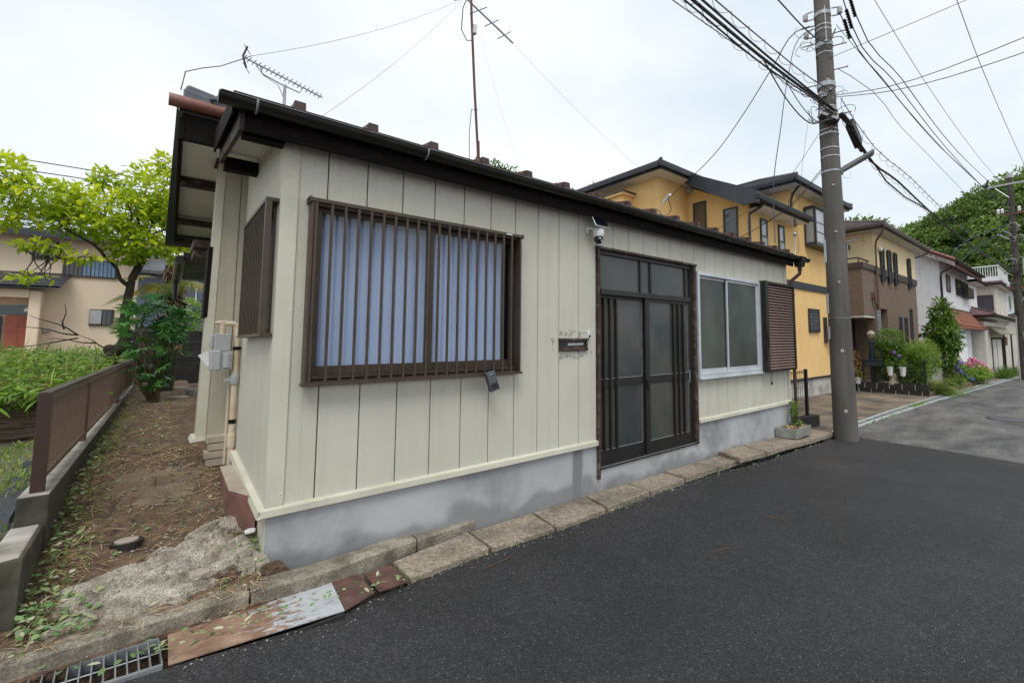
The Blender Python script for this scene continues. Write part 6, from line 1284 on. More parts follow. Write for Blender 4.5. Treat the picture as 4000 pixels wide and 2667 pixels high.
for a, b in ((11.93, 12.33), (13.07, 13.46)):
    swin('slim_window', a, b, 3.95, 4.97, 2.75, yh, NAVY_TRIM, PALEGLASS, rail=4.45)
    build('window_panel', MB().box(a + .04, b - .04, 2.71, 2.735, 3.99, 4.42), METER, yh)
bw_ = build('bay_window', MB().hexa([(15.04, 2.35, 4.57), (16.95, 2.35, 4.57), (16.95, 2.75, 4.57), (15.04, 2.75, 4.57), (15.04, 2.35, 4.68), (16.95, 2.35, 4.68), (16.95, 2.75, 4.68), (15.04, 2.75, 4.68)]), NAVY_TRIM, yh)
build('bay_top', MB().hexa([(15.04, 2.32, 5.82), (16.98, 2.32, 5.82), (16.98, 2.75, 5.82), (15.0, 2.75, 5.82), (15.1, 2.4, 5.94), (16.9, 2.4, 5.94), (16.9, 2.75, 5.94), (15.1, 2.75, 5.94)]), NAVY_TRIM, bw_)
for x in (15.04, 15.95, 16.88): build('bay_post', MB().box(x, x + .07, 2.35, 2.42, 4.68, 5.82), NAVY_TRIM, bw_)
build('bay_post', MB().box(15.04, 15.1, 2.69, 2.75, 4.68, 5.82), NAVY_TRIM, bw_)
build('pane', MB().box(15.06, 15.07, 2.42, 2.69, 4.68, 5.82), PALEGLASS, bw_); build('pane', MB().box(15.11, 15.95, 2.37, 2.38, 4.68, 5.82), PALEGLASS, bw_); build('pane', MB().box(16.02, 16.88, 2.37, 2.38, 4.68, 5.82), PALEGLASS, bw_)
build('bay_filling', MB().box(15.13, 16.86, 2.5, 2.74, 4.69, 5.81), mat('lace_curtain', (.7, .72, .75), (.5, .52, .56), scale=9, stretch=(3, 1, .4), rough=.9), bw_)
for z in (5.02, 5.35): build('glazing_bar', MB().box(15.11, 16.88, 2.355, 2.365, z, z + .02), NAVY_TRIM, bw_)
lt = build('lattice_window', MB().box(15.06, 15.89, 2.68, 2.75, 1.66, 1.72).box(15.06, 15.89, 2.68, 2.75, 2.40, 2.46).box(15.06, 15.12, 2.68, 2.75, 1.72, 2.40).box(15.83, 15.89, 2.68, 2.75, 1.72, 2.40), NAVY_TRIM, yh)
build('pane', MB().box(15.12, 15.83, 2.72, 2.745, 1.72, 2.40), PALEGLASS, lt)
for k in range(-4, 8):
    for s in (1, -1):
        x0 = 15.12 + k * .115; pts = [(x0 + s * 0 + (.34 if s < 0 else 0), 2.67, 1.72), (x0 + (.34 if s > 0 else 0), 2.67, 2.40)]
        a, b = pts
        def clipx(p, q):
            out_ = []
            for u in [i / 12 for i in range(13)]:
                x = lerp(p[0], q[0], u)
                if 15.12 <= x <= 15.83: out_.append((x, 2.675, lerp(p[2], q[2], u)))
            return out_
        c = clipx(a, b)
        if len(c) >= 2: build('lattice_strip', MB().tube([c[0], c[-1]], .012, 4), NAVY_TRIM, lt)
build('shuttered_window', MB().box(16.33, 16.45, 2.65, 2.75, 1.3, 2.2), NAVY_TRIM, yh); build('mesh_panel', MB().box(16.46, 16.75, 2.55, 2.56, 1.2, 2.15), mat('beige_mesh', (.55, .42, .25), rough=.7), yh)
pb = build('left_balcony', MB().box(9.35, 9.83, 5.82, 8.5, 5.0, 5.82), YELLOW_WALL, yh); build('balcony_cap', MB().box(9.28, 9.86, 5.74, 8.6, 5.82, 5.90), YELLOW_WALL, pb); build('balcony_flashing', MB().box(9.25, 9.88, 5.70, 8.6, 5.90, 5.94), NAVY_TRIM, pb)
build('louvre', MB().box(9.30, 9.35, 6.37, 7.3, 5.3, 5.78), NAVY_TRIM, pb)
build('dome_vent', MB().ball((11.26, 4.74, 6.13), .11, 12, 8), METER, yh, smooth=True)
shb = thing('bare_shrub', (12.0, 2.0, -.4), 'sparse twiggy shrub in front of the yellow wall', 'shrub')
bs_ = MB()
for k in range(12): branch(bs_, (11.6 + random.uniform(-.1, .1), 2.3, -.2), (11.7 + random.uniform(-.1, .75), 2.2 + random.uniform(-.3, .2), random.uniform(1.8, 2.8)), .012, .004, .06, 5)
build('twigs', bs_, BARK2, shb); blob_leaves('leaves', [(12.0, 2.2, 1.9, .5, .3, .5), (12.1, 2.2, 2.5, .3, .2, .3)], 130, .05, .02, L_FERN, shb, shell=.1)
# --- garden wall, mesh fence, lamp, pots
gw = thing('garden_wall', (18.5, 1.5, -.6), 'low black block garden wall along the driveway', 'garden wall')
for r in range(2):
    for c in range(9):
        y0 = .15 + c * .40 - (.0 if r else .2); y1 = y0 + .39
        y0 = max(y0, .15)
        build('block', MB().box(18.44, 18.56, y0, y1, -.62 + r * .235, -.62 + r * .235 + .228), BLACK_BLOCK, gw, bevel=.004)
        build('joint', MB().box(18.435, 18.45, y1 - .0, y1 + .012, -.60 + r * .235, -.60 + r * .235 + .2), CHAN_EDGE, gw)
gf = thing('garden_fence', (18.5, .3, -.15), 'black wire garden fence standing on the black block wall', 'fence')
for y in (.25, 2.2): build('post', MB().box(18.47, 18.53, y - .03, y + .03, -.15, .70), BLACK_P, gf)
for k in range(24): build('wire', MB().tube([(18.5, .28 + k * .083, -.12), (18.5, .28 + k * .083, .62)], .006, 4), BLACK_P, gf)
for z in (-.05, .2, .42, .62): build('cross_wire', MB().tube([(18.5, .25, z), (18.5, 2.3, z)], .006, 4), BLACK_P, gf)
ld = thing('garden_lamp', (18.75, 1.95, -.6), 'dark blue garden lamp post with white globe above a mailbox', 'lamp post')
LB = mat('dark_blue_post', (.015, .03, .05), (.01, .02, .035), rough=.35)
build('post', MB().lathe((18.75, 1.95, -.62), [(.07, 0), (.07, .9), (.075, .92), (.075, 1.25), (.085, 1.27), (.085, 1.9), (.11, 1.92), (.11, 1.97), (.07, 2.0), (.06, 2.05)], 14), LB, ld, smooth=True)
build('globe', MB().ball((18.75, 1.95, 1.60), .145, 18, 12), STONE_TOP, ld, smooth=True); build('globe_ring', MB().lathe((18.75, 1.95, 1.585), [(.158, 0), (.158, .014)], 18), BLACK_P, ld)
mbx = build('mailbox', MB().box(18.45, 18.72, 1.55, 2.15, .42, .62).box(18.43, 18.74, 1.52, 2.18, .62, .68), LB, ld, bevel=.03)
soil2 = strip('garden_soil', [18.56, 20, 22, 24, 27.3], lambda x: .2, lambda x: 2.2, lambda x, y: rz(x) + .17, SOIL, ny=3)
for i, (y, z, l) in enumerate(((1.28, .28, 'left white hanging pot on the garden fence'), (.88, .28, 'right white hanging pot on the garden fence'))):
    p = thing('hanging_pot', (18.42, y, z), l, 'plant pot', 'white pots on the garden fence'); build('pot', MB().lathe((18.4, y, z), [(.07, -.16), (.11, .14), (.12, .16), (.10, .16)], 14), WHITE_P, p, smooth=True); blob_leaves('plant', [(18.4, y, z + .27, .14, .14, .12)], 70, .08, .03, L_BUSH, p, shell=.2)
p = thing('white_bucket', (18.4, 2.42, -.3), 'white pot on a stand at the far end of the black wall', 'plant pot'); build('pot', MB().lathe((18.35, 2.35, -.22), [(.08, 0), (.11, .2), (.12, .21)], 14), WHITE_P, p, smooth=True); build('stand', MB().tube([(18.35, 2.35, -.55), (18.35, 2.35, -.2)], .012, 5), STEEL, p)
blob_leaves('plant', [(18.4, 2.35, .12, .25, .25, .15)], 80, .22, .015, L_GRASS, p, shell=.1)
sg_ = thing('stone_ornament', (18.65, 1.25, -.15), 'pale weathered stone ornament among the garden plants', 'ornament')
build('ornament_body', MB().lathe((18.62, 1.25, -.2), [(.20, 0), (.17, .1), (.12, .22), (.13, .3), (.08, .38), (.02, .42)], 12), STONE_TOP, sg_, smooth=True)

# --- brown and cream house
bh = thing('brown_cream_house', (24, 4, -.6), 'two-storey house, pale yellow above and brown textured cladding below', 'house')
build('upper_wall', MB().box(20.5, 27.2, 2.2, 10, 4.15, 5.85), CREAM_WALL, bh)
for a, b, c, d in ((22.0, 27.2, -.8, 4.15), (20.5, 22.0, 2.7, 4.15)): build('lower_wall', MB().box(a, b, 2.202, 10, c, d), CLADDING, bh)
build('lower_wall', MB().box(20.5, 22.0, 3.6, 10, -.8, 2.7), DARK_INT, bh); build('porch_pillar', MB().box(20.3, 20.62, 2.21, 2.5, -.7, 2.699), CLADDING, bh)  # back of the recess near-black, its shade put into the colour
build('waist_band', MB().box(20.46, 27.24, 2.15, 2.2, 4.12, 4.42), mat('dark_brown_band', (.075, .055, .05), (.06, .045, .04), rough=.5), bh); build('waist_band', MB().box(20.46, 20.5, 2.2, 8, 4.12, 4.42), MATS['dark_brown_band'], bh)
eaves(bh, 19.95, 27.75, 1.65, 10.5, 6.05, 20.5, 27.2, 2.2, 10, MATS['dark_brown_band'], BEIGE_WALL)
hip(bh, 19.9, 27.8, 1.6, 10.6, 6.06, .36, BROWN_ROOF, ribs=16)
bc = build('balcony', MB().box(18.95, 20.46, 2.2, 5.5, 2.35, 4.20), CLADDING, bh)
build('balcony_cap', MB().box(18.90, 20.46, 2.14, 5.5, 4.20, 4.42), MATS['dark_brown_band'], bc); build('balcony_rail', MB().tube([(20.3, 2.35, 4.62), (19.1, 2.35, 4.62), (19.02, 2.45, 4.62), (19.02, 5.5, 4.62)], .035, 8), MATS['dark_brown_band'], bc, smooth=True)
for p in ((19.1, 2.35), (20.1, 2.35), (19.02, 3.2), (19.02, 4.2)): build('rail_post', MB().box(p[0] - .02, p[0] + .02, p[1] - .02, p[1] + .02, 4.42, 4.62), MATS['dark_brown_band'], bc)
build('balcony_underside', MB().box(18.98, 20.45, 2.22, 5.5, 2.28, 2.349), WHITE_SOFFIT, bc)
build('dryer_pole', MB().tube([(19.6, 2.9, 4.3), (19.6, 2.9, 5.35)], .03, 6).tube([(19.3, 2.5, 5.38), (19.9, 3.4, 5.38)], .03, 6).tube([(19.1, 2.6, 5.45), (21.0, 2.4, 5.5)], .016, 6), STEEL, bh)
build('vent_hood', MB().ball((20.44, 3.2, 5.35), .14, 10, 6).tube([(20.45, 3.2, 5.35), (20.3, 3.35, 5.25)], .1, 10), BLACK_P, bh)
for x0, x1, z0, z1 in ((21.25, 21.66, 3.86, 5.32), (22.26, 22.69, 3.87, 5.34), (23.22, 23.64, 3.87, 5.35), (25.61, 26.03, 3.89, 5.38), (23.72, 24.11, .6, 2.44), (24.63, 25.03, .6, 2.44), (25.63, 26.01, .6, 2.90)):
    swin('slit_window', x0, x1, z0, z1, 2.145 if z0 > 3 else 2.2, bh, NAVY_TRIM, FARGLASS, t=.05, rail=(z0 + z1) / 2)
build('wall_light', MB().ball((21.15, 2.1, 5.2), .1, 10, 8), WHITE_P, bh, smooth=True)
build('porch_door', MB().box(20.62, 21.9, 3.5, 3.58, -.5, 2.4), BLACK_P, bh); 
bd = build('entrance_door', MB().box(18.99, 20.3, 4.4, 4.46, -.5, 2.28), BLACK_P, bh)
for k in range(3): build('door_groove', MB().box(19.3 + k * .3, 19.33 + k * .3, 4.385, 4.4, -.4, 2.2), DARK_METAL, bd)
build('door_pull', MB().box(19.15, 19.18, 4.3, 4.34, .4, 1.2).box(19.15, 19.3, 4.3, 4.33, .85, .9), STEEL, bd)
build('porch_back', MB().box(18.99, 20.5, 4.47, 4.6, -.7, 2.35), DARK_INT, bh)  # porch shade painted as a near-black back
build('porch_floor', MB().box(18.7, 22.0, 2.1, 4.4, -.7, -.35), DRIVE, bh)
BDP = mat('brown_pipe', (.16, .085, .06), (.12, .065, .045), rough=.5)
build('downpipe', MB().tube([(20.1, 1.65, 5.95), (20.15, 1.75, 5.7), (20.42, 2.05, 5.45), (20.45, 2.1, 5.2), (20.5, 2.1, 2.6), (20.58, 2.1, -.4)], .045, 8), BDP, bh, smooth=True)
build('downpipe', MB().tube([(27.75, 1.65, 5.85), (27.4, 2.0, 5.65), (27.22, 2.16, 5.6)], .04, 8), MATS['dark_brown_band'], bh, smooth=True)
build('hopper', MB().box(19.9, 20.15, 2.05, 2.2, 3.05, 3.3).tube([(20.02, 2.1, 3.05), (20.1, 2.1, 2.85), (20.45, 2.1, 2.65)], .04, 8), BDP, bh)
tl = build('trellis', MB().box(20.03, 20.46, 2.06, 2.08, -.35, -.3), STEEL, bh)
for k in range(4): build('trellis_wire', MB().tube([(20.05 + k * .13, 2.05, -.3), (20.05 + k * .13, 2.05, 2.6)], .012, 4), STEEL, tl)
for k in range(14): build('trellis_wire', MB().tube([(20.05, 2.05, -.2 + k * .2), (20.44, 2.05, -.2 + k * .2)], .010, 4), STEEL, tl)

# --- white house with maroon roof and orange tile awning
wh = thing('white_house', (34, 3, -.9), 'white stucco house with maroon tiled roof and orange tile awning', 'house')
build('wall', MB().extr([(30.2, 1.7, -1.2), (30.2, 8, -1.2), (30.2, 8, 6.3), (30.2, 4.6, 7.6), (30.2, 1.7, 5.95)], (8.8, 0, 0)), WHITE_WALL, wh)
rfw = build('roof', MB().extr([(29.6, .85, 5.62), (29.6, 4.6, 7.72), (29.6, 8.5, 5.9), (29.6, 8.5, 5.78), (29.6, 4.6, 7.58), (29.6, .85, 5.48)], (9.6, 0, 0)), RED_TILE, wh)
for k in range(8): y0 = .85 + k * .47; z0 = 5.66 + (y0 - .85) * .56; build('verge_tile', MB().hexa([(29.5, y0, z0 - .1), (29.75, y0, z0 - .02), (29.75, y0 + .46, z0 + .24), (29.5, y0 + .46, z0 + .16), (29.5, y0, z0), (29.75, y0, z0 + .08), (29.75, y0 + .46, z0 + .34), (29.5, y0 + .46, z0 + .26)]), RED_TILE, rfw, bevel=.03)
build('barge', MB().extr([(29.62, .9, 5.28), (29.62, 4.6, 7.35), (29.62, 4.6, 7.58), (29.62, .9, 5.50)], (.05, 0, 0)), mat('peeling_white_board', (.5, .48, .46), (.25, .2, .18), scale=8, rough=.9), wh)
build('eave_board', MB().box(29.7, 39.1, .92, 1.0, 5.28, 5.5).extr([(29.7, 1.0, 5.35), (29.7, 1.7, 5.75), (29.7, 1.7, 5.78), (29.7, 1.0, 5.38)], (9.4, 0, 0)), mat('dark_red_board', (.12, .04, .035), (.08, .03, .028), rough=.6), wh)
build('gutter', MB().tube([(29.6, .80, 5.60), (39.3, .80, 5.58)], .07, 8), GUTTER_M, wh, smooth=True)
build('downpipe', MB().tube([(30.0, .82, 5.5), (30.0, 1.1, 5.3), (30.1, 1.6, 5.05), (30.15, 1.64, 4.8), (30.3, 1.64, 2.5)], .055, 8), GUTTER_M, wh, smooth=True)
swin('red_framed_window', 31.8, 32.85, 4.15, 5.15, 1.7, wh, mat('red_frame', (.16, .03, .03), rough=.5), PALEGLASS, t=.12)
gwn = swin('barred_window', 34.6, 38.6, 4.12, 5.12, 1.7, wh, GUTTER_M, FARGLASS, t=.12, d=.1, split=36.4)
build('balconet', MB().box(36.6, 38.7, 1.35, 1.65, 4.1, 4.75), mat('dark_mesh', (.05, .04, .035), rough=.6), gwn)
aw = build('awning_roof', MB().extr([(30.7, 1.69, 3.15), (30.2, .95, 2.12), (40.4, .95, 2.12), (39.2, 1.69, 3.15)], (0, 0, -.1)), ORANGE_TILE, wh)
for r in range(4):
    for c in range(34):
        t0, t1 = r / 4, (r + 1.05) / 4; x = lerp(30.25, 40.1, c / 34); w = .27
        xa = lerp(30.7 + (x - 30.25) * .862, x, 1) ; 
        def pt(x_, t): return (lerp(30.7 + (x_ - 30.2) * .8333, x_, t), lerp(1.69, .95, t), lerp(3.16, 2.13, t))
        a, b, c_, d = pt(x, t0), pt(x + w * .55, t0), pt(x + w * .55, t1), pt(x, t1)
        tl_ = MB().hexa([d, c_, b, a, (d[0], d[1] - .02, d[2] + .07), (c_[0], c_[1] - .02, c_[2] + .07), (b[0], b[1] - .01, b[2] + .04), (a[0], a[1] - .01, a[2] + .04)])
        build('awning_tile', tl_, ORANGE_TILE, aw)
build('awning_ridge', MB().tube([(30.7, 1.66, 3.2), (39.2, 1.66, 3.2)], .05, 6), NAVY_ROOF, aw); build('hip_tile', MB().tube([(39.2, 1.66, 3.2), (40.4, .93, 2.18)], .07, 6), ORANGE_TILE, aw); build('hip_tile', MB().tube([(30.7, 1.66, 3.2), (30.2, .93, 2.18)], .1, 6), ORANGE_TILE, aw)
build('porch_wall', MB().box(29.9, 34.4, 1.3, 1.68, .1, 2.1), WHITE_WALL, wh); build('porch_base', MB().box(29.9, 34.4, 1.31, 1.66, -.8, .1), mat('ochre_base', (.35, .22, .11), (.28, .18, .1), rough=.8), wh)
build('step', MB().box(28.5, 36, .9, 1.3, -1.0, -.62), DRIVE, wh)
# --- off-white house further on
oh = thing('offwhite_house', (46, 3, -1.2), 'off-white house with dull maroon roofs and a white roof-top balcony', 'house')
build('lower_wall', MB().box(39.3, 51.8, 1.0, 8, -2, 2.62), BEIGE_WALL, oh)
eaves(oh, 38.8, 53.5, .35, 8.5, 3.05, 39.3, 51.8, 1, 8, GUTTER_M, BEIGE_WALL); hip(oh, 38.7, 53.6, .3, 8.6, 3.06, .40, mat('faded_maroon_roof', (.24, .14, .155), (.17, .1, .11), scale=3, rough=.5), ribs=9)
build('upper_wall', MB().box(39.5, 43, 1.75, 8, 2.6, 5.3), WHITE_WALL, oh); build('upper_wall', MB().box(46.0, 53.6, 1.0, 8, 2.6, 5.55), BEIGE_WALL, oh)
eaves(oh, 45.2, 54.6, .5, 8.5, 5.76, 46, 53, 1.3, 8, GUTTER_M, BEIGE_WALL); hip(oh, 45.1, 54.7, .45, 8.6, 5.78, .10, MATS['faded_maroon_roof'], ribs=6)
eaves(oh, 38.9, 43.6, 1.15, 8.5, 5.5, 39.5, 44, 2.6, 8, GUTTER_M, BEIGE_WALL)
xwin('shutter_window', 1.12, 2.2, 3.6, 4.85, 45.99, oh, GUTTER_M, mat('purple_grey_shutter', (.09, .08, .10), (.07, .06, .08), scale=3, stretch=(1, 1, 14), rough=.6))
rb = build('roof_balcony', MB().box(46.6, 46.7, .75, 5.5, 5.9, 6.35), WHITE_P, oh); build('balcony_side', MB().box(46.7, 53.5, .75, .85, 5.9, 6.35), WHITE_P, rb)
for k in range(30): build('baluster', MB().box(46.62, 46.68, .76 + k * .155, .80 + k * .155, 6.35, 7.15), WHITE_P, rb)
for k in range(16): build('baluster', MB().box(46.9 + k * .42, 46.98 + k * .42, .77, .83, 6.35, 7.15), WHITE_P, rb)
build('hand_rail', MB().box(46.58, 46.72, .72, 5.5, 7.15, 7.23), WHITE_P, rb); build('hand_rail', MB().box(46.72, 53.5, .72, .86, 7.15, 7.23), WHITE_P, rb)
swin('slider', 42.0, 47.6, -1.4, 1.55, 1.0, oh, GUTTER_M, BEIGE_WALL, t=.15, split=44.5)
build('entry_door', MB().box(48.0, 49.0, .93, .99, -1.5, 1.5), DARK_METAL, oh); build('entry_light', MB().box(49.8, 50.3, .85, .99, .9, 1.6), MATS['ochre_base'], oh)
cp = build('lean_canopy', MB().extr([(41.2, .99, 2.3), (40.5, .3, 1.75), (50.0, .3, 1.85), (50.2, .99, 2.35)], (0, 0, -.05)), mat('corrugated_plastic', (.42, .42, .34), (.3, .3, .24), scale=2, rough=.4), oh)
for k in range(26): build('corrugation', MB().tube([(41.2 + k * .345, .98, 2.325), (40.5 + k * .365, .29, 1.79)], .03, 4), MATS['corrugated_plastic'], cp)
build('canopy_post', MB().box(43.0, 43.15, .35, .45, -1.4, 1.8), DARK_METAL, oh); build('canopy_post', MB().box(47.7, 47.85, .35, .45, -1.4, 1.8), DARK_METAL, oh)
lw = thing('roadside_wall', (40, .2, -1.3), 'low dark wall with grasses in front of the off-white house', 'low wall'); build('wall_body', MB().box(38.5, 47, .15, .3, -1.5, -.75), BLACK_BLOCK, lw)
fh = thing('far_white_house', (62, 4, -1.5), 'pale far house with white bay windows behind the second pole', 'house')
build('wall', MB().box(58, 75, 2.2, 12, -3, 7.2), WHITE_WALL, fh); hip(fh, 57, 76, 1.2, 13, 7.3, .3, NAVY_ROOF)
for z in (3.4, 5.6):
    for x in (59, 64, 69): swin('window', x, x + 2.4, z - .9, z + .9, 2.2, fh, WHITE_P, FARGLASS, t=.2, split=x + 1.2)
fh2 = thing('far_grey_house', (66, 1.5, -2), 'grey distant house at the end of the street', 'house'); build('wall', MB().box(62, 71, .9, 2.1, -4, 3.6), BEIGE_WALL, fh2); hip(fh2, 61.5, 71.6, .3, 2.19, 3.7, .35, NAVY_ROOF)
for x in (63, 66): swin('window', x, x + 2, 1.2, 2.9, .9, fh2, WHITE_P, FARGLASS, t=.2)

# ------------------------------------------------------------------ far pole
fp = thing('utility_pole', (37.4, -.95, -1.1), 'distant dark utility pole with cross-arms at the right edge', 'utility pole')
FPM = mat('far_pole_brown', (.075, .062, .052), (.04, .034, .03), scale=3, rough=.85)
FT = 11.75
build('shaft', MB().tube([(37.4, -.95, -1.4), (37.4, -.98, 5), (37.4, -1.0, FT)], [.23, .19, .14], 16), FPM, fp, smooth=True)
build('pole_cap', MB().lathe((37.4, -1.0, FT), [(.15, -.25), (.15, .02), (.1, .06)], 14), METER, fp)
frt = Vector((.05, -1, 0)).normalized()
def farm(z, a, b, m=METER, r=.05, name='cross_arm'): 
    c = Vector((37.4, -1.0, z)); return build(name, MB().box(37.25, 37.35, c.y - b, c.y + a, z - r, z + r), m, fp)
farm(11.1, 1.15, 1.2); farm(9.2, .55, 1.3, RED_METAL); farm(4.55, .5, 1.2, RED_METAL)
build('brace', MB().tube([(37.3, -.2, 11.05), (37.3, -.95, 10.2)], .035, 6), STEEL, fp); build('brace', MB().tube([(37.3, -1.7, 4.4), (37.3, -1.0, 3.6)], .05, 6), STEEL, fp)
build('end_insulator', MB().lathe((37.3, .12, 11.1), [(.05, 0), (.12, .08), (.05, .12), (.1, .2), (.04, .28)], 10).tube([(37.3, .12, 11.4), (37.3, .02, 11.6)], .06, 6), BLACK_P, fp)
for y, z in ((-.55, 9.3), (-.15 - .4, 4.65), (-1.4, 4.65), (-1.35, 9.3), (-.35, 9.3)): build('insulator', MB().lathe((37.3, y, z), [(.07, 0), (.10, .08), (.06, .12), (.10, .2), (.05, .3)], 10), WHITE_P, fp, smooth=True)
for k in range(18):
    z = 4.0 + (k * .43) % 7 if k < 14 else -.6 + (k - 14) * .8; build('tie_band', MB().lathe((37.4, -.97, z), [(.225 - .008 * (z + 1) / 1.0 * .9, 0), (.232 - .008 * (z + 1) * .9, .03)], 14), METER, fp)
for k in range(10): s_ = rng.choice([-1, 1]); z = random.uniform(1, 10); build('step_rod', MB().box(37.36, 37.40, -.97, -.97 + .38 * float(s_), z, z + .03), METER, fp)
build('transformer_box', MB().box(37.1, 37.5, -1.75, -1.3, 5.3, 6.3), METER, fp, bevel=.05); build('pole_sign', MB().box(37.1, 37.12, -1.35, -1.1, .8, 1.8), WHITE_P, fp)
build('conduit', MB().tube([(37.2, -.78, -1.2), (37.2, -.80, 2.8)], .035, 6), METER, fp)
rr = random.Random(9)
wl2 = build('wire_cluster', MB().tube([(37.3, -.9, 7.9), (37.2, -.5, 8.2), (37.2, -.2, 8.0), (37.3, -.8, 7.6)], .025, 5), WHITE_P, fp)
for k in range(14):
    z = rr.choice([8.0, 7.6, 5.6, 5.4, 6.2, 8.4]); y = -.97 + rr.uniform(-.4, .4); build('loop', MB().tube([(37.15, y + .25 * math.cos(a), z + .2 * math.sin(a * 1.1)) for a in [i * .6 for i in range(8)]], .018, 4), rr.choice([METER, RUBBER, STEEL]), wl2)
cable('street_cable', [(37.3, -.9, 7.3), (33.5, -.3, 7.2), (29, .8, 6.3), (27.3, 2.1, 5.0)], .006, RUBBER, 'thin service wire from the distant pole to the brown and cream house')
cable('street_cable', [(37.3, -.9, 8.6), (33, 1.2, 6.8), (31.2, 1.6, 5.4)], .016, BLUE_CABLE, 'left one of two blue wires falling from the distant pole')
cable('street_cable', [(37.3, -.9, 8.2), (34.5, .7, 6.8), (32.6, 1.6, 5.2)], .016, BLUE_CABLE, 'right one of two blue wires falling from the distant pole')
cable('street_cable', [(37.4, -1, 9.5), (60, -1.6, 10), (90, -2, 10)], .03, BLUE_CABLE, 'blue line continuing beyond the distant pole')
cable('street_cable', [(37.4, -1, 5.6), (60, -1.6, 6), (90, -2, 6.5)], .05, RUBBER, 'thick cable continuing beyond the distant pole')

# ------------------------------------------------------------------ wooded hill
hm = MB(); HX = [70 + i * 5 for i in range(18)]; HY = [-60 + j * 5 for j in range(36)]
def sst(t): t = max(0, min(1, t)); return t * t * (3 - 2 * t)
def hz(x, y):
    h = 19 + 4.5 * math.exp(-((y + 2) / 17) ** 2) + 1.6 * math.sin(y * .22 + 1) + 1.2 * math.sin(x * .13) * math.sin(y * .17)
    h *= sst((x - 74 - max(0, y - 20) * .1) / 30) * (1 - .6 * sst((y - 34) / 40))
    return -4.2 + h + 4 * sst((x - 74) / 30)
for x in HX:
    for y in HY: hm.v.append((x, y, hz(x, y)))
for i in range(len(HX) - 1):
    for j in range(len(HY) - 1): k = i * len(HY) + j; hm.f.append((k, k + len(HY), k + len(HY) + 1, k + 1))
build('hill', hm, mat('hill_undergrowth', (.03, .055, .015), (.015, .03, .01), scale=2, rough=.95), smooth=True, kind='structure')
# clumped crowns over the hill side that faces the street
cl_ = []
while len(cl_) < 1050:
    x, y = random.uniform(74, 118), random.uniform(-16, 60); z = hz(x, y)
    if z < -3.5: continue
    r = random.uniform(1.9, 3.9); cl_.append((x, y, z + r * .8, r, r, r * random.uniform(.65, .95)))
def forest(name, clumps, per, leaf, m):
    n = len(clumps) * per; B = np.repeat(np.array(clumps), per, axis=0); cv = np.repeat(rng.random(len(clumps)), per)
    u = rng.normal(0, 1, (n, 3)); u /= np.linalg.norm(u, axis=1, keepdims=True); u[:, 2] = np.abs(u[:, 2]) * .9 - .15
    lump = 1 + .22 * np.sin(u[:, 0] * 7 + cv * 20) * np.sin(u[:, 1] * 6 + cv * 11) + .1 * np.sin(u[:, 2] * 15 + cv * 5)
    P = B[:, :3] + u * B[:, 3:6] * (lump * (.75 + .25 * rng.random(n)))[:, None]
    D = u + rng.normal(0, .5, (n, 3)); L = B[:, 3] * leaf * (.6 + .8 * rng.random(n))
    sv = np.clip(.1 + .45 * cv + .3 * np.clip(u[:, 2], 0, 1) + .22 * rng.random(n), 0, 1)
    return leafmesh(name, P, D, u + rng.normal(0, .4, (n, 3)), L, L * .55, m, None, .3, 'stuff', sv)
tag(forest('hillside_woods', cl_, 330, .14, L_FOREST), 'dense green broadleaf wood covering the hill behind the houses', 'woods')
def tree(name, base, h, blobs, n, L, Wd, m, label, tr_=.09, cat='tree', bark=BARK):
    t = thing(name, base, label, cat); mb = MB(); b = Vector(base)
    top = Vector((blobs[0][0], blobs[0][1], blobs[0][2])); mb.tube([b - Vector((0, 0, .1)), b.lerp(top, .4) + Vector((.05, 0, 0)), top], [tr_, tr_ * .75, tr_ * .35], 8)
    build('trunk', mb, bark, t, smooth=True); lm_ = MB()
    for q in blobs: branch(lm_, b.lerp(top, random.uniform(.35, .7)), q[:3], tr_ * .35, tr_ * .1, .06, 5)
    build('limbs', lm_, bark, t, smooth=True, kind='stuff'); blob_leaves('crown', blobs, n, L, Wd, m, t, shell=.35, kind='stuff'); return t
# trees peeping over the roofs
tree('roadside_tree', (58, 14, 0), 12, [(58, 14, 13.4, 3.0, 3, 2.3), (56.5, 15.5, 13.2, 2.4, 2, 1.6), (59, 12, 13.6, 1.6, 1.2, 1.6), (57.8, 17.5, 12.8, 3, 3, 1.8)], 5200, .5, .24, L_FOREST, 'leafy tree standing behind the roof of the brown and cream house', .3)
tree('roof_tree', (9.9, 13.4, 0), 9, [(9.9, 13.5, 7.7, 1.2, 1.2, 1.3), (9.5, 13.6, 8.6, .45, .45, .6), (10.5, 13.1, 8.2, .5, .5, .5)], 2600, .2, .07, L_TREE, 'tree top showing above the cream house roof beside the antenna mast', .12)
tree('roof_tree', (15.6, 17.0, 0), 9, [(15.6, 17.0, 9.6, 1.0, 1, .9), (15.0, 17.4, 9.2, .8, .8, .8)], 1500, .16, .08, L_TREE, 'small round tree top left of the yellow house roof', .12)
tree('roof_tree', (17.6, 15.6, 0), 9, [(17.6, 15.6, 9.9, .9, .9, .8)], 1000, .16, .08, L_TREE, 'tree top just touching the left slope of the yellow house roof', .12)

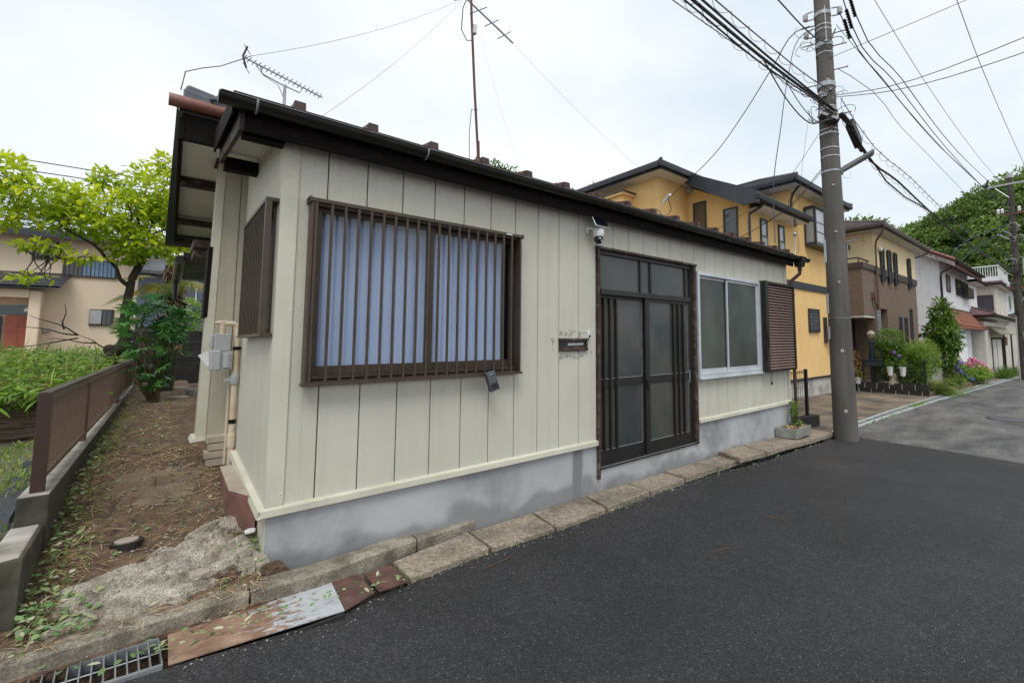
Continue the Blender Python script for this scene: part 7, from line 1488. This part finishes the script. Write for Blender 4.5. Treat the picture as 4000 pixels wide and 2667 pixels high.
# garden planting
tree('young_tree', (23.3, .55, -.65), 3, [(23.25, .5, 2.45, .42, .45, .5), (23.3, .55, 1.7, .78, .7, .5), (23.2, .5, 2.9, .16, .18, .22), (23.5, .5, 1.2, .7, .6, .45), (23.3, .5, .6, .5, .5, .4)], 3300, .21, .08, L_BUSH, 'tall fresh-green young tree with drooping leaves by the white house', .05, 'tree', BARK2)
def shrub(name, base, label, blobs, n, L, Wd, m, cat='shrub', stems=5, shell=.45):
    t = thing(name, base, label, cat); mb = MB()
    for k in range(stems):
        q = random.choice(blobs); branch(mb, (base[0] + random.uniform(-.1, .1), base[1] + random.uniform(-.1, .1), base[2]), q[:3], .018, .006, .05, 4)
    build('stems', mb, BARK2, t, smooth=True, kind='stuff'); blob_leaves('foliage', blobs, n, L, Wd, m, t, shell=shell, kind='stuff'); return t
shrub('garden_shrub', (19.2, 1.45, -.35), 'dense rounded green shrub behind the garden lamp', [(19.2, 1.45, 1.35, .6, .55, .5), (19.3, 1.2, .75, .6, .6, .5), (19.4, 1.8, .8, .5, .45, .5)], 5200, .085, .04, L_BUSH)
shrub('garden_shrub', (20.2, .75, -.35), 'feathery mid-green shrub at the corner of the garden fence', [(20.1, .8, .8, .95, .5, .6), (20.8, .65, .95, .7, .45, .45), (19.6, .7, .3, .9, .4, .5), (21.5, .7, .5, .8, .4, .6)], 6500, .11, .028, L_FERN)
shrub('garden_shrub', (19.0, .9, -.4), 'dark low foliage inside the wire garden fence', [(18.95, .9, .05, .3, .75, .33), (18.95, 1.5, .3, .3, .5, .4), (18.95, .5, .35, .3, .3, .45), (19.1, 1.1, .7, .35, .5, .35), (19.1, .45, .8, .4, .3, .4)], 6500, .08, .035, L_BUSH)
fe = thing('fern_clump', (20.3, .05, -.65), 'big pale green fern clump spilling over the road edge', 'fern')
for k in range(110):
    a = random.uniform(0, 6.28); el = random.uniform(.35, 1.45); L = random.uniform(.8, 1.6); b0 = Vector((20.3 + random.uniform(-.5, .6), .12 + random.uniform(-.1, .2), -.6)); pts, dd = [], []
    for i in range(13):
        t = i / 12; pts.append(b0 + Vector((math.cos(a) * L * t * .9, math.sin(a) * L * t * .65, L * (math.sin(el) * t * 1.2 - .75 * t * t)))) 
    P, D = [], []
    for i in range(1, 13):
        ax_ = (pts[i] - pts[i - 1]).normalized(); sd_ = ax_.cross(Vector((0, 0, 1))).normalized()
        for s in (-1, 1): P.append(tuple(pts[i])); D.append(tuple(sd_ * s + ax_ * .5))
    n = len(P); leafmesh('frond', np.array(P), np.array(D), np.tile((0, 0, 1.), (n, 1)), np.array([.16 * math.sin(math.pi * (.12 + .88 * (1 - i // 2 / 12)) * .8) for i in range(n)]), np.full(n, .035), L_FERN, fe, droop=.2, seedv=np.full(n, random.random()))
def flowers(t, pts, r, m, name='flower_head'):
    for p in pts:
        n = 46; u = rng.normal(0, 1, (n, 3)); u /= np.linalg.norm(u, axis=1, keepdims=True); leafmesh(name, np.array(p) + u * r * .75, np.cross(u, rng.normal(0, 1, (n, 3))), u, np.full(n, r * .6), np.full(n, r * .55), m, t, droop=.1)
hy = shrub('pink_hydrangea', (28.8, .3, -.85), 'pink hydrangea bush in a trough beside the road', [(28.8, .3, -.25, 1.0, .55, .42), (30.2, .2, -.4, .8, .5, .3)], 1500, .14, .085, L_WEED, 'hydrangea')
flowers(hy, [(27.6, .25, .2), (28.2, .3, .38), (28.9, .3, .36), (29.4, .2, .2), (29.9, .25, .12), (30.4, .15, .1), (28.6, .1, -.0), (30.8, .1, -.1), (31.4, -.05, -.35), (29.6, -.1, -.1)], .17, F_PINK)
build('trough', MB().box(27.6, 29.6, .15, .55, -.86, -.62), BLACK_BLOCK, hy, bevel=.03)
hv = shrub('violet_hydrangea', (24.3, .3, -.72), 'violet and blue hydrangea at the foot of the young tree', [(24.3, .3, -.1, .7, .45, .4)], 700, .14, .08, L_BUSH, 'hydrangea')
flowers(hv, [(24.3, .3, .42), (23.9, .25, .25), (24.8, .2, .35)], .15, F_VIOL); flowers(hv, [(24.6, .1, .02), (24.2, -.0, -.1), (23.8, .1, .05), (25.2, -.1, -.3)], .13, F_BLUE)
hv2 = shrub('purple_hydrangea', (19.0, 1.15, -.35), 'deep purple hydrangea heads behind the white hanging pots', [(19.0, 1.15, .3, .25, .3, .4)], 260, .12, .07, L_BUSH, 'hydrangea')
flowers(hv2, [(18.75, 1.22, .92), (18.75, 1.05, .80), (18.7, 1.0, .15)], .085, F_VIOL)
shrub('copper_shrub', (18.9, 2.75, -.45), 'small copper-leaved shrub beside the dark entrance of the brown house', [(18.9, 2.7, .65, .3, .3, .35), (18.9, 2.6, .2, .3, .3, .3)], 700, .12, .05, L_COPPER)
gt_ = thing('grass_tuft', (38, 0, -1.1), 'dark arching grass tuft by the low wall of the far house', 'grass')
for (x, y) in ((37.5, .1), (39.0, .0), (41, -.05)):
    n = 160; P = np.tile((x, y, -1.12), (n, 1)) + rng.normal(0, .12, (n, 3)) * [1.5, .5, .1]; D = rng.normal(0, .6, (n, 3)); D[:, 2] = .8
    leafmesh('blades', P, D, rdir(n, .2), .5 + .5 * rng.random(n), np.full(n, .03), L_BUSH, gt_, droop=.5)
P = np.concatenate([scat(140, (14.6, 16.2), (-.25, -.12), lambda x, y: rz(x) + .025), scat(200, (21, 30), (-.35, .05), lambda x, y: rz(x) + .03), scat(120, (9, 20), (-.29, -.25), lambda x, y: rz(x) + .0)])
n = len(P); D = rng.normal(0, .6, (n, 3)); D[:, 2] = .4; tag(leafmesh('channel_weeds', P, D, upn(n, .4), .05 + .08 * rng.random(n), .015 + .01 * rng.random(n), L_WEED, droop=.3, kind='stuff'), 'small weeds growing in the drainage channel along the road', 'weeds')
P = np.concatenate([scat(90, (.65, 8.2), (-.75, -.3), lambda x, y: rz(x) + .01, lambda x, y: abs(y - ey(x)) < .03), scat(120, (-1.2, .7), (-.62, -.45), lambda x, y: interp(x, kx, kz) - .04)])
n = len(P); tag(leafmesh('gutter_weeds', P, rdir(n, .3), upn(n, .4), .02 + .03 * rng.random(n), .012 + .012 * rng.random(n), L_DEAD, droop=.2, kind='stuff'), 'tiny weeds in the joints between kerb, slabs and asphalt', 'weeds')
mb = MB()
for k in range(420):
    x = random.uniform(-.4, 8.6); y = ey(x) - abs(random.gauss(0, .06)) - .005; r = random.uniform(.002, .007); mb.ball((x, y, rz(x) + r * .3), r, 5, 3, .6)
tag(build('road_grit', mb, PEBBLE, kind='stuff'), 'loose grit gathered along the edge of the dark asphalt', 'grit')
# twigs lying on the asphalt
for pts in ([(3.6, -1.5), (3.63, -1.62), (3.62, -1.68)], [(1.15, -.66), (1.3, -.64), (1.42, -.62)], [(2.6, -1.6), (2.75, -1.65)]):
    tag(build('fallen_twig', MB().tube([(x, y, rz(x) + .008) for x, y in pts], .003, 4), L_LITTER), {3.6: 'thin hooked dry twig lying on the open dark asphalt', 1.15: 'dry stalk lying along the first gutter slab', 2.6: 'short straight dry twig on the dark asphalt'}[pts[0][0]], 'twig')
